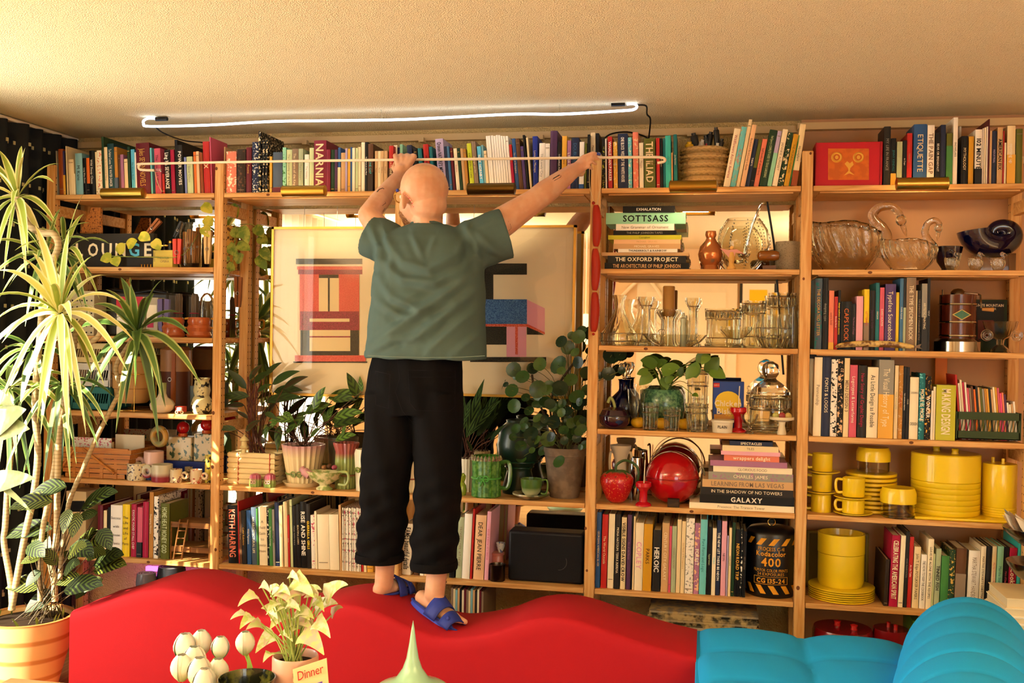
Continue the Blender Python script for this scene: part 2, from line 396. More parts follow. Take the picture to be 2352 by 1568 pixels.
def book(x0, x1, y, z, h, d, lean, c, tc, t, row):
    c, band, mott = col2(c)
    wd = max(x1 - x0, .0035); rot = Matrix.Rotation(lean, 3, 'Y'); piv = (x0 if lean < 0 else x0 + wd, y, z)
    mt = book_mat(c, mott); k = min(.003, wd * .2)
    mb = MB(); mb.box(x0, x0 + k, y + .001, y + d, z, z + h, rot, piv).box(x0 + wd - k, x0 + wd, y + .001, y + d, z, z + h, rot, piv)
    n = 4; pts = []
    for i in range(n + 1):
        a = math.pi * i / n; pts.append(V((x0 + wd / 2 - math.cos(a) * wd / 2, y + .002 - math.sin(a) * min(.004, wd * .12), z)))
    pts += [V((x0 + wd, y + .006, z)), V((x0, y + .006, z))]
    pv = V(piv); b = len(mb.v); mb.prism(pts, (0, 0, h))
    for i in range(b, len(mb.v)): mb.v[i] = pv + rot @ (mb.v[i] - pv)
    o = mb.build('book', mt, org=(x0 + wd / 2, y + d / 2, z))
    MB().box(x0 + k, x0 + wd - k, y + .005, y + d - .003, z + .003, z + h - .003, rot, piv).build('pages', PAPER, o, flat=True)
    fy = y - min(.004, wd * .12) - .0006
    R = lambda p: pv + rot @ (V(p) - pv)
    if band:
        q = MB(); q.box(x0 - .0003, x0 + wd + .0003, fy - .0004, y + .01, z, z + h * band[1], rot, piv).build('spine_band', M(band[0], .45), o, flat=True)
        fy -= .0008
    t, lab = clean_text(t)
    if t and tc != '-':
        bold = tc.endswith('!'); tc_ = tc.strip('!=')
        if '=' in tc:
            ws = t.split(); k = len(ws)
            for i, w_ in enumerate(ws):
                letter(o, w_, R((x0 + wd / 2, fy, z + h * (.75 - .5 * i / max(k - 1, 1)))), rot @ V((1, 0, 0)), rot @ V((0, 0, 1)), wd * .8, min(.012, h * .05), M(tc_, .5), bold)
        else:
            letter(o, t, R((x0 + wd / 2, fy, z + h * .52)), rot @ V((0, 0, -1)), rot @ V((1, 0, 0)), h * (.82 if bold else .74), wd * (.62 if bold else .42), M(tc_, .5), 1 if bold else 0)
    elif wd > .009 and rnd.random() < .8:
        # worn spines with tiny unreadable print: plain rules
        q = MB(); tcx = {'black': 'gold', 'navy': 'cream', 'charcoal': 'grey', 'darkgreen': 'gold', 'maroon': 'gold', 'red': 'cream', 'blue': 'cream', 'burgundy': 'gold'}.get(c, 'taupe')
        f = rnd.choice((.06, .12, .9))
        q.box(x0 + wd * .12, x0 + wd * .88, fy - .0002, fy + .003, z + h * f, z + h * f + .002, rot, piv); q.build('spine_rule', M(tcx, .5), o, flat=True)
    ALLB.append((o, c, band, mott, tc, lab, row, wd, h, (x0 + x1) / 2)); o['group'] = row[1]
    return o
def books(k, row, lean, y, dmin, dmax, txt):
    """row = (place words, group); each line: u0 u1 vtop colour letter-colour words"""
    for ln in txt.strip().split('\n'):
        f = ln.split(None, 5); q = f[2].split('@'); u0, u1, vt = float(f[0]), float(f[1]), float(q[0]); c = f[3]; tc = f[4] if len(f) > 4 else '-'; t = f[5] if len(f) > 5 else ''
        z = Z[k] + .0004; le = float(q[1]) if len(q) > 1 else lean; dd = None; yy = y
        if '^' in c: c, q = c.split('^'); yy, dd = map(float, q.split(','))
        vb = 784 - (z - CAM.z) / PX((2, yy, z)) ; pb = None
        for _ in range(3):
            p0 = P(u0, vb, yy); vb += (p0.z - z) / PX(p0)
        p0 = P(u0, vb, yy); p1 = P(u1, vb + (u1 - u0) * .03, yy)
        h = P((u0 + u1) / 2, vt, yy).z - z
        h = (h - abs(math.sin(le)) * (p1.x - p0.x)) / math.cos(le)
        hk = min(max(h * .68, dmin), dmax); d = dd or min(hk * rnd.uniform(.92, 1.06), .285 - yy)
        book(p0.x + .0003, p1.x - .0003, yy + rnd.uniform(0, .006), z, h, d, le, c, tc, t, row)
def stack(k, row, y, txt):
    """lying books: u0 u1 vtop vbottom colour letter-colour words, listed from the bottom"""
    z = Z[k] + .0004
    for i, ln in enumerate(txt.strip().split('\n')):
        f = ln.split(None, 6); u0, u1, vt, vb = map(float, f[:4]); c, band, mott = col2(f[4]); tc = f[5] if len(f) > 5 else '-'; t = f[6] if len(f) > 6 else ''
        vm = (vt + vb) / 2; a, b = P(u0, vm, y), P(u1, vm, y); h = (vb - vt) * PX(a) * .985; d = rnd.uniform(.18, .235)
        yy = y + rnd.uniform(-.004, .006); kx = min(.002, h * .2)
        mb = MB().box(a.x, b.x, yy, yy + d, z, z + kx).box(a.x, b.x, yy, yy + d, z + h - kx, z + h).box(a.x, b.x, yy - .0015, yy + .002, z, z + h)
        o = mb.build('book', book_mat(c, mott), org=((a.x + b.x) / 2, yy + d / 2, z))
        MB().box(a.x + .003, b.x - .003, yy + .002, yy + d - .003, z + kx, z + h - kx).build('pages', M('e0cfa8', .8, k='bandz', c2='c4ae80', s=2600.), o, flat=True)
        t, lab = clean_text(t)
        if t and tc != '-':
            bold = tc.endswith('!'); letter(o, t, ((a.x + b.x) / 2, yy - .0025, z + h / 2), (1, 0, 0), (0, 0, 1), (b.x - a.x) * .8, h * (.55 if bold else .42), M(tc.strip('!'), .5), 1 if bold else 0)
        ALLB.append((o, c, band, mott, tc, lab, row, h, b.x - a.x, 50 + i)); o['group'] = row[1]
        z += h
    return z
def label_books():
    rows = {}
    for r in ALLB: rows.setdefault(r[6], []).append(r)
    seen = set()
    for row, lst in rows.items():
        lst.sort(key=lambda r: r[9]); hs = sorted(r[8] for r in lst); lo, hi = hs[len(hs) // 5], hs[-1 - len(hs) // 5]
        for i, (o, c, band, mott, tc, lab, _, wd, h, xc) in enumerate(lst):
            s = 'thick ' if wd > .03 else 'thin ' if wd < .011 else ''
            s += ('tall ' if h > hi else 'short ' if h < lo else '') if not lab else ''
            s += wn_(c) + (' and ' + wn_(mott) + ' patterned' if mott else '') + (' and ' + wn_(band[0]) if band else '') + ' book'
            if lab: s += ' lettered ' + ' '.join(lab.split()[:6])
            else:
                nb = []
                for j in (i - 1, i + 1):
                    if 0 <= j < len(lst): q = lst[j]; nb.append(' '.join(q[5].split()[:3]) if q[5] else ('an ' if wn_(q[1])[0] in 'aeio' else 'a ') + wn_(q[1]) + ' one')
                s += (' between ' + ' and '.join(nb)) if len(nb) == 2 else ' beside ' + nb[0]
            full = s + ' ' + row[0]
            if len(full.split()) > 16: full = s + ' ' + ' '.join(row[0].split()[-4:])
            if len(full.split()) > 16: full = ' '.join(s.split()[:16])
            o['label'] = full; o['category'] = 'book'
TOP = ' on the top shelf'
books(0, ('on the top shelf over the lounge sign', 'books on the top shelf over the lounge sign'), -.055, .012, .1, .16, '''
130.5 133 346 grey
135 146 341 rust
146.5 151 346 indigo/amber:.45
151 153 350 black
153.5 156.5 335 cream^.012,.24
158 170 365 cream
170.5 173 398 pale
174 190 351 lightblue black ~M. Kane
191.5 199 362 black white Long Way Down
199.5 206.5 362 orange/black:.3
207 218.5 345 black white ~Wild Sheep Chase
219.5 224 348 cream
224.5 235 345 pale*coral
235.5 241 313 darkgreen^.012,.26
241.5 249 337 cream taupe On the Nature of Things
249.5 264.5 329 darkteal white Ta-Nehisi Coates {THE WATER DANCER}
265 272 337 ochre/slate:.35
272.5 277 354 brown
278 285 354 mauve
285.5 293.5 364 cream
294 300 336 darkgreen
302 310.5 342 sky navy The Winter Road
311 314.5 349 white
315.5 346 327 maroon gold Jules {SEVEN NOVELS}
347 351 339 aqua
357 371 340 rose charcoal The Peace of Wild
373 378.5 399 red
379.5 392.5 343 black white! Ling Ma {SEVERANCE}
393.5 402 343 crimson
403.5 409.5 320 black^.012,.25
410 421 332 charcoal white! POWER MOVES
423.5 428.5 360 lavender
430.5 444 359 palegreen grey Slow Days
446.5 452 348 orange
452.5 459 347 peach
460 467 350 rust
468.5 483 324 red cream! X
484 487 314 rose''')
books(0, ('on the top shelf over the red print', 'books on the top shelf over the prints'), -.012, .012, .1, .17, '''
514 516.5 337 tan^.05,.12
518 541.5 347 coral*pale
543 563 342 darkbrown*brown
564.5 576.5 338 maroon gold Poems
577.5 591.5 325 navy*white
592.5 597.5 301 black*cream^.012,.25
601 606 321 black*cream^.012,.22
608 613 321 black*cream^.012,.22
618.5 624 359 amber
626 647 349 slate/maroon:.12
648 656 338 mint*green
657 669.5 343 palegreen taupe ~The Fellowship of the Ring
670 684 341 taupe cream ~The Return of the King
684.5 695 341 sage taupe ~The Two Towers
698 708.5 354 white grey The Hobby
709.5 719.5 339 palegreen
720.5 748.5 322 burgundy cream! ~NARNIA
749 758 343 burgundy
758.5 767 343 darkgreen
767.5 774 343 plum
775 781 338 blue/cream:.55
782 791.5 350 tan
792 796.5 340 lilac
797 803 341 amber
803.5 807.5 337 blue
808 814.5 339 pale
815 821 339 palegreen
822 828 337 cream
828.5 836.5 326 pale
837 844.5 326 black white The Wave in the Mind
845 856.5 330 brown/darkbrown:.4 turquoise ~BONE GAP
859.5 866.5 346 tan brown ~Dune
867 873.5 346 cream brown ~Messiah
874 881 346 tan brown ~Children
881.5 889 346 tan brown ~Emperor
892 902 334 red/brown:.5 cream ~CATHERINE
903 911.5 333 pale^.05,.15
912 916.5 338 navy^.05,.15
917.5 924 331 mint^.05,.15 teal Feed''')
books(0, ('on the top shelf over the blue print', 'books on the top shelf over the prints'), -.1, .012, .1, .17, '''
942 953 332 navy white ~The Rise and Fall
956 964 339 black/orange:.2
966 975 339 teal white Blood
979 991 330 red black MONKEY MIND
993 1000 336 teal cream Tales
1008 1026 317 lilac black! Cronon {NATURE'S METROPOLIS}
1027 1033 335 navy
1033.5 1039 335 steel
1040 1046 338 maroon
1048.5 1056.5 340 pale rose ~Elisabeth
1057 1063 339 darkgreen
1064 1070 340 tan
1070.5 1077 341 ochre
1080 1090 328 lime black EXPLOSION OF CARE
1091 1100.5 324 taupe cream the night garden
1103 1112 335 sky white! ~NICK HORNBY
1112.5 1117 332 lightblue
1117.5 1124 345 cream
1125 1130 311 white
1130.5 1136 311 white
1136.5 1142 310 white
1142.5 1147.5 311 white
1148 1153 309 white
1153.5 1158.5 309 white
1159 1164 311 white
1164.5 1169.5 311 white
1170 1176 311 white
1177 1183 331 red/crimson:.6
1184.5 1192.5 317 blue cream The Age of Earthquakes
1193 1202 317 brown
1203 1209.5 335 purple
1210 1215 309 black
1217.5 1222 315 cream
1224 1235.5 312@-.03 royal cream ~Love is a Mixtape
1236.5 1250 328@0 white grey ~The Lonely City
1250.5 1261 329@0 white
1262 1278 300@0 plum
1279 1288 325@0 black white THE GARLIC PAPERS
1289 1300 312@0 amber brown ~Patti
1301 1310 322@0 mauve white! ~LYDIA DAVIS
1311 1328 316@0 navy steel DOUBLE INDEMNITY
1329 1340 325@0 white/blue:.1 grey alice in france
1341 1346 328@0 olive
1347 1353 308@0 black''')
books(0, ('on the top shelf beside the wicker basket', 'books on the top shelf beside the wicker basket'), -.03, .012, .1, .17, '''
1358 1369 304 cream^.05,.19 brown Meet Me by the Fountain
1370 1377 305 black^.05,.19
1383.5 1390 316 black*chartreuse
1391 1394 318 white
1397 1407 313 red white! {WHALE MAN} PARKER
1409.5 1419 325 amber*cream olive polysecure
1420 1443 306 navy white! ONE BLOCK WEST OF THE WHITE HOUSE
1443.5 1452 315 aqua*pale
1454.5 1467 303 coral*peach mint 
1468.5 1478.5 327 pale taupe ~Maggie
1480 1506 317 olive cream! THE ILIAD
1508 1516 316 red
1516.5 1523 317 black cream ~Robert Moses
1524 1528.5 316 teal
1529 1542 311 turquoise teal GUTS
1542.5 1546 350 tan
1548 1556 308 teal white ~Jim Harrison''')
books(0, ('leaning on the top shelf against the basket', 'books leaning on the top shelf'), .17, .012, .11, .18, '''
1661 1676 294 pale crimson Wildflowers Across America
1677 1689.5 290 aqua*sage rose The Herbal
1690.5 1698.5 274 cream
1700 1711 286 peach brown Backyard Bird-Lover's Guide
1711.5 1721 318 navy white THRIFTS
1722 1730 320 olive/black:.4
1731 1742 318 coral black ~bell hooks all about love
1743.5 1761.5 297 darkgreen palegreen Neil Sperry's {COMPLETE GUIDE TO TEXAS GARDENING}
1762 1771.5 300 lilac/mint:.6
1773 1785 296 pale taupe JAPANESE ALPHABET
1786.5 1798.5 303 darkgreen*cream
1800 1811.5 307 mustard olive THE PRUNING MANUAL
1812 1815 310 green
1816.5 1830 284@.13 cream/rust:.25 darkgreen Houseplant''')
books(0, ('on the top shelf by the red box', 'books on the top shelf by the red box'), .0, .014, .1, .18, '''
2029 2044.5 290 charcoal grey {MY LIFE IN FRANCE}
2045.5 2057.5 317 black/amber:.25 teal ~JENNY KENDALL
2059 2071.5 325 sage
2073 2081.5 322 black white to Cope
2082.5 2094.5 305 red taupe ~Neiman
2097 2127.5 285 blue cream ETIQUETTE
2128.5 2145 287 white taupe! THE PAIN GAP
2147 2159 305 black white ~BEAR OR BREAKFAST
2159.5 2171 286 navy
2173 2187 305 olive/green:.75
2188 2198.5 269 white black SNOWFLAKE
2207 2222 312 black cream MYTHOLOGY
2223.5 2235 313 mustard
2238 2254.5 297 white/black:.28 black! 102 MINUTES
2255.5 2259.5 294 white
2260 2264 292 pale
2264.5 2268 290 white
2268.5 2271.5 273 maroon^.014,.26
2272 2277 300 tan
2277.5 2288 300 navy lilac INDUSTRIAL
2289.5 2302 292 tan black! AMERICAN FIX
2303 2306 300 red
2306.5 2311 327 pale
2312.5 2331.5 288 cream/amber:.5 white opening up
2333 2348 295 olive''')
books(5, ('on the low shelf by the toy bunk bed', 'books by the toy bunk bed'), -.0, .03, .15, .22, '''
222 234 1160 maroon^.03,.25
236.5 244 1172 cream
245 251 1165 black
251.5 278.5 1160 white black= Success with House Plants
280 297 1158 yellow black= The Life and Life of Plants
299 311 1158 crimson white EXOTIC FOOD STALL CHEF
313 325 1165 rose/black:.3
326 339 1152 crimson black
341 350.5 1130 ochre pale Designing History
351.5 362 1140 white*black
367 387 1156 olive palegreen! HOME HEAT MONEY GOD''')
books(5, ('on the low shelf under the asparagus pots', 'books on the low shelf under the pots'), -.04, .03, .16, .24, '''
524 546.5 1160 black coral! ~KEITH HARING
547 549.5 1152 red^.03,.25
550 555 1175 brown cream The Artist
556 566 1172 charcoal amber Color Relations
567 576.5 1172 blue white Wild Pigments
578 589.5 1165 slate pale AN ARCHITECTURAL LIFE
590 594 1168 green
595 613.5 1164 pale taupe= A Field Guide to American Houses
614 618 1171 black*white
618.5 626 1168 green white The American Cottage
626.5 631.5 1170 grey black! SCULPTURES
632 642.5 1154 navy
643 650.5 1161 cream taupe LINE
652 660.5 1153 cream
661.5 666 1183 red white Couture
666.5 672 1148 palegreen
673 681.5 1162 black grey MADE WITH WAX
682 690.5 1158 black cream BEAUTIFUL LOSERS
691 705.5 1152 black white! RISE AND SHINE
706 714.5 1157 charcoal yellow! ~GUERRILLA GIRLS
715 723.5 1183 white*rose
724 729 1174 pale
730 756.5 1181 pale
757 779 1181 pale
779.5 785 1160 tan
829 834 1172 red
835 841.5 1172 cream
842 856 1172 amber''')
books(5, ('in the magazine run on the low shelf', 'magazines on the low shelf'), -.02, .03, .17, .2, '\n'.join('%.1f %.1f %d white*%s' % (786 + i * 3.55, 789 + i * 3.55, 1166 + i % 3, ('taupe', 'rose', 'grey')[i % 3]) for i in range(12)))
books(5, ('on the low shelf by the pewter mug', 'books on the low shelf by the pewter mug'), .035, .03, .15, .23, '''
922 942 1202 white black! ~EAMES beautiful details
950 961 1178 brown
963 972 1190 white
973 985 1200 cream
1031 1043 1190 black white! ZEICHNUNGEN
1045.5 1059 1187 sage taupe TROMPE L'OEIL AT HOME
1060 1077.5 1179 white grey
1078.5 1083 1168 red
1086 1110 1182 peach black ~DEAR JEAN PIERRE
1111.5 1120.5 1174 pink rose RO-S\u00c9: A BOOK AS A BRIDGE''')
books(5, ('on the low shelf by the film can', 'books on the low shelf by the film can'), .012, .025, .15, .23, '''
1366.5 1377 1176 blue cream GEORGIAN AMERICAN SILVER
1379 1392.5 1181 red cream The World Outside
1394 1408 1180 pale
1409.5 1421.5 1181 charcoal pale ~MONA HATOUM: TERRA INFIRMA
1423.5 1435 1188 cream black! {VISIBLE SIGNS} DAVID CROW
1437 1446.5 1182 plum mauve Art of the Motor
1447 1450.5 1180 black
1451 1455 1186 cream
1456 1474.5 1200 pale pink! ~COPLEY
1475 1495 1203 mustard black PARKS
1497 1515 1217 charcoal white! HEROIC
1517 1533.5 1201 tan pale CENTURY CITY GALAXY
1534 1539.5 1208 rose
1540 1550.5 1208 sage taupe ~CHARLES MOORE
1551.5 1561 1193 cream
1562 1571 1197 cream ochre ~Dan Flavin: A Retrospective
1572 1591 1190 white*grey rose
1592 1604 1201 mauve*peach white! FOREST
1605 1620.5 1193 aqua teal Pure Form and Logic
1622 1632 1210 black palegreen hyperwest
1633 1642 1213 pale aqua TREBLE
1643 1652 1195 navy white! THE NEW LET THERE BE NEON
1654 1665.5 1197 pink charcoal NEON
1666.5 1670 1230 lilac
1671 1677 1212 cream black MODERN SIGNS
1678 1685 1200 darkgreen
1686 1697.5 1216 black amber! NEON ROAD TRIP
1698.5 1703 1214 black*white
1704 1711.5 1220 black taupe NEW ORLEANS''')
books(2, ('beside the ice cream maker', 'design books beside the ice cream maker'), .0, .02, .12, .18, '''
1870.5 1887 639 slate*teal gold THE DECORATED LETTER
1888.5 1901 638 black grey designing type
1902.5 1914 667 coral/amber:.12 maroon extra bold
1915 1923 681 red white ~Branden Book
1923.5 1929.5 666 black yellow! design madness of ancient mexico
1930.5 1955 692 black orange CAPS LOCK
1956 1964.5 697 charcoal mauve The Dawn of Design
1965.5 1981 680 pink
1983 1995 664 yellow/taupe:.45 red LETTERING
1996 2009 667 black plum Japanese Style
2010 2018.5 649 teal white ORIGAMI
2019.5 2030 660 rose white ~DARD HUNTER
2031.5 2056 652 purple pale Typeface Sourcebook
2057 2064 671 yellow
2065 2073 639 steel white PAPER PLEASE
2073.5 2079 640 charcoal/sage:.6
2080 2102 637 taupe pale THE TYPE SPECIMEN BOOK
2102.5 2105 667 cream
2105.5 2115 667 black taupe THE ELEMENTS OF TYPOGRAPHIC STYLE
2115.5 2128 651 grey/charcoal:.5 pale ARTISTIC PRINTING
2128.5 2135 639 black white POP-UP''')
books(3, ('beside the green crate', 'design books beside the green crate'), .008, .02, .14, .2, '''
1867 1885 820 pale taupe ~Penmanship
1886 1904.5 820 navy pale FONTS & LOGOS
1906 1921 825 white*black
1922 1934.5 825 black*peach
1936 1948 822 cream taupe! MENU DESIGN 3
1949 1966.5 838 rose white Logotypes & Letterforms
1968.5 1988 839 charcoal crimson New Story of Graphic Design
1989.5 2014.5 843 pale charcoal As Little Design as Possible
2015.5 2050 826 grey/amber:.56 pale The Visual History of Type
2052 2060.5 839 cream sage MADE WITH PAPER
2061.5 2072 839 ochre*tan red TYPOGRAPHY
2072.5 2079 843 black white THE UNIVERSAL PENMAN
2079.5 2086 843 black pale COLOR
2087.5 2108 866 pale black= DESIGNING DESIGN
2109 2122 857 teal*aqua pale! MORE IS MORE
2123 2136.5 864 black*amber white! WONDER
2137 2141.5 897 white
2142 2147.5 888 pale
2148.5 2193.5 884 chartreuse pale! MAKING DESIGN''')
books(5, ('on the low shelf by the yellow canister', 'cookbooks on the low shelf by the yellow canister'), .03, .03, .15, .23, '''
2030 2039 1285 darkbrown^.03,.25
2041.5 2061 1229 crimson pale! CELEBRATING THE AMERICAN SPIRIT
2062 2073 1229 pale
2074 2082 1220 charcoal grey FOOD PRESERVATION
2083 2092.5 1233 red white At the Table
2094 2109 1255 cream black John T. Edge {POTLIKKER PAPERS}
2110.5 2124 1273 white charcoal THE HOW TO KEEP THE COOKBOOK
2125 2138 1237 pale black LEAVE ME ALONE WITH THE RECIPES
2139 2143.5 1272 palegreen
2144.5 2156.5 1260 sage charcoal! TINNED FISH
2157.5 2175.5 1276 green
2176 2189 1262 darkgreen*gold
2190.5 2214 1259 brown/taupe:.6
2219.5 2246 1264 white taupe ~MARTHA STEWART HANDBOOK
2247 2259 1254 pale charcoal ~MARTHA STEWART'S CHRISTMAS
2260.5 2271.5 1254 charcoal steel
2273 2283 1254 cream rose ~Martha Stewart's Pies and Tarts
2284.5 2299 1254 mint teal ~Martha Stewart's
2300.5 2311 1256 black rose ~Hors d'Oeuvres
2312.5 2330 1258 crimson pale! Cooking
2331 2339 1235 turquoise''')
r1 = ('in the stack by the copper vase', 'stacked books by the copper vase')
stack(1, r1, .03, '''
1389 1583 596 611 black tan! ~THE ARCHITECTURE OF PHILIP JOHNSON
1396 1576 580 596 charcoal pale! THE OXFORD PROJECT
1383 1582 572 580 tan
1420 1556 564 572 white charcoal! THUNDERBOLT & RAINBOW
1409 1563 552 564 tan pale ~MICHAEL GRAVES
1410 1563 542 552 peach tan ~MICHAEL GRAVES
1397 1565 531 541 chartreuse olive ~Castiglioni
1409 1553 520 531 black grey ~THE PHILIP JOHNSON TAPES
1415 1549 504 519 white taupe New Grammar of Ornament
1392 1575 478 504 mint black! ~SOTTSASS
1431 1550 463 478 black white EXHALATION''')
r2 = ('in the stack by the red ball', 'stacked books by the red ball')
zs = stack(4, r2, .02, '''
1583 1824 1166 1180 pale taupe Presence: The Transco Tower
1607 1824 1148 1168 black white! GALAXY
1609 1822 1132 1149 charcoal pale IN THE SHADOW OF NO TOWERS
1613 1822 1116 1134 tan taupe! LEARNING FROM LAS VEGAS
1627 1822 1099 1117 grey*mauve pale ~CHARLES JAMES
1638 1820 1085 1099 pale taupe GLORIOUS FOOD
1631 1808 1073 1086 mauve
1663 1790 1060 1074 coral pale! wrappers delight
1656 1792 1051 1060 pink
1659 1788 1038 1051 cream taupe TILES
1676 1775 1027 1037 navy pale! SPECTACLES''')
zb = Z[3] + .245
tag(MB().box(P(1857, 815, .05).x, P(2045, 815, .05).x, .04, .2, P(1950, 824, .05).z - .001, P(1950, 816, .05).z).build('book', M('black', .5)), 'black book lying across the tops of the design books', 'book', 'design books beside the green crate')
label_books()

# ---------------------------------------------------------------- large furniture
def base(u, k, y):
    z = Z[k] if isinstance(k, int) else k
    v = 800.
    for _ in range(4): p = P(u, v, y); v += (p.z - z) / PX(p)
    p = P(u, v, y); return V((p.x, y, z))
def interp(tab, x):
    for (a, p), (b, q) in zip(tab, tab[1:]):
        if x <= b:
            t = max(0, min(1, (x - a) / (b - a))); t = t * t * (3 - 2 * t) if False else t
            return p + (q - p) * t
    return tab[-1][1]
WAVE = smooth_path([(x, 0, z) for x, z in ((.589, .392), (.7, .425), (.82, .47), (.92, .5), (1.02, .508), (1.14, .488), (1.27, .448), (1.4, .428), (1.53, .45), (1.65, .484), (1.74, .495),
    (1.85, .474), (2.0, .422), (2.12, .402), (2.28, .435), (2.4, .485), (2.5, .503), (2.6, .495), (2.75, .455), (2.9, .42), (3.0, .403))], 4)
YS0, YS1 = -.66, -.30
def rs(i, j):
    q = WAVE[i]; z = q.z; x = q.x
    return [(x, YS0, .0), (x, YS0, z - .05), (x, YS0 + .001, z - .02), (x, YS0 + .008, z - .006), (x, YS0 + .025, z), (x, YS1 - .02, z), (x, YS1 - .004, z - .008), (x, YS1, z - .03), (x, YS1, 0)][j]
mb = MB(); nW = len(WAVE)
for i in range(nW):
    for j in range(9): mb.v.append(V(rs(i, j)))
for i in range(nW - 1):
    for j in range(8): a = i * 9 + j; mb.f.append((a, a + 9, a + 10, a + 1))
mb.f.append(tuple(range(9))); mb.f.append(tuple(range((nW - 1) * 9, nW * 9))[::-1])
RED = M('a8101c', .8, k='bump', s=600., b=.12)
so = mb.build('wave_sofa', RED); so.data.set_sharp_from_angle(angle=1.3)
tag(so, 'long red foam sofa with a rolling wavy top', 'sofa')
BLUE = M('1aa4ec', .8, k='bump', s=500., b=.12)
bs = thing('tufted_sofa', 'bright blue tufted sofa with a fat rolled arm', 'sofa', (3.6, -.8, 0))
def seat(a, b):
    x = 2.998 + 1.32 * a; y = -.31 - 1.2 * b
    sx = abs(math.sin(math.pi * (x - 2.998) / .375)); sy = abs(math.sin(math.pi * (y + .31) / .3))
    e = min(1, a / .03, b / .03, 1) ** .5
    return (x, y, .384 + .05 * e * (sx ** .3) * (.72 + .28 * sy ** .5) + .003 * math.sin(x * 40 + y * 17) * (1 - sx))
mb = MB().grid(seat, 104, 60); b0 = len(mb.v)
mb.build('seat_cushion', BLUE, bs)
MB().box(3.0, 4.32, -1.51, -.31, .05, .395).build('seat_base', BLUE, bs)
def arm(a, b):
    y = -.42 - 1.15 * b; e = min(1, b / .16); e = math.sqrt(max(0, 1 - (1 - e) ** 2))
    seam = abs(math.sin(math.pi * (b - .02) / .17)); R = (.215 + .02 * b) * e * (1 - .05 * (1 - seam ** .35))
    t = math.pi * (1.12 - 1.24 * a)
    c = base(2208, .45, y).x + .02
    return (c + R * math.cos(t) * .98, y, .42 + max(-.4, R * 1.08 * math.sin(t)))
MB().grid(arm, 40, 90).build('armrest', BLUE, bs)
# low table in front with flowers
TB = thing('coffee_table', 'low wooden coffee table in front of the red sofa', 'table', (1.6, -1.6, 0))
bevel(MB().box(.75, 2.35, -2.4, -1.2, .30, .33).build('table_top', M('c9a878', .4, k='woodx', c2='b08c5c', s=16.), TB), .004)
for x in (.82, 2.28):
    for y in (-2.33, -1.27): MB().box(x - .025, x + .025, y - .025, y + .025, 0, .301).build('leg', M('b08c5c', .5), TB)
ZT = .33
# ---------------------------------------------------------------- generic table-top builders
def item(u0, u1, vt, k, y):
    c = base((u0 + u1) / 2, k, y); R = (u1 - u0) / 2 * PX(c); H = P((u0 + u1) / 2, vt, y).z - c.z
    return c, R, H
def lathe(mb, c, R, H, prof, n=24, **kw): return mb.lathe([(r * R, z * H) for r, z in prof], c, n, **kw)
def pot(name, label, cat, u0, u1, vt, k, y, prof, mat, n=28, group=None, **kw):
    c, R, H = item(u0, u1, vt, k, y); mb = lathe(MB(), c + V((0, 0, .0005)), R, H, prof, n, **kw)
    return tag(mb.build(name, mat, org=c), label, cat, group), c, R, H
def hollow(prof, th=.06):                     # add an inner wall to an outer profile
    return prof + [(max(r - th, .001), z) for r, z in reversed(prof[1:])][0:] + [(0, prof[1][1] + .03)]
CYL = [(0, 0), (.97, 0), (1, .02), (1, 1)]
# ---- leaves
def leafmesh(p0, p1, wd, shape='oval', droop=.15, nrm=None, n=8, fold=.12):
    p0, p1 = V(p0), V(p1); L = (p1 - p0).length; mid = (p0 + p1) / 2 + V((0, 0, droop * L))
    pts = [(p0 * (1 - t) ** 2 + mid * 2 * t * (1 - t) + p1 * t * t) for t in [i / n for i in range(n + 1)]]
    mb = MB(); mb.uv = []
    f = {'oval': lambda t: math.sin(math.pi * min(1, t ** .8)) ** .8, 'strap': lambda t: min(1, .45 + t * 2.2) * (1 - t ** 3) if t < 1 else 0, 'heart': lambda t: (math.sin(math.pi * (t * .86 + .14)) ** .75 if t < 1 else 0) * (1.1 - .25 * t),
         'arrow': lambda t: (1 - t) ** .8 * (1.15 if t < .25 else 1.0) if t > .02 else .55, 'lance': lambda t: math.sin(math.pi * t ** .7) ** .9, 'tulip': lambda t: math.sin(math.pi * (t * .75 + .18)) ** .7}[shape]
    for i, p in enumerate(pts):
        t = i / n; d = (pts[min(i + 1, n)] - pts[max(i - 1, 0)]).normalized()
        up = V(nrm).normalized() if nrm is not None else V((0, -.35, 1)).normalized()
        s = d.cross(up); s = s.normalized() if s.length > 1e-4 else V((1, 0, 0)); nn = s.cross(d)
        h = wd / 2 * max(f(t), .03)
        for q in (-1, 0, 1):
            mb.v.append(p + s * (q * h) + nn * (abs(q) * fold * h)); mb.uv.append((q, t))
    for i in range(n):
        for q in range(2): a = i * 3 + q; mb.f.append((a, a + 1, a + 4, a + 3))
    return mb
def leaf(parent, p0, p1, wd, mat, name='leaf', **kw):
    mb = leafmesh(p0, p1, wd, **kw)
    return mb.build(name, mat, parent, fix=False)
def stem(parent, pts, r, mat, name='stem', n=6): return MB().tube(smooth_path(pts, 4), r, n).build(name, mat, parent)

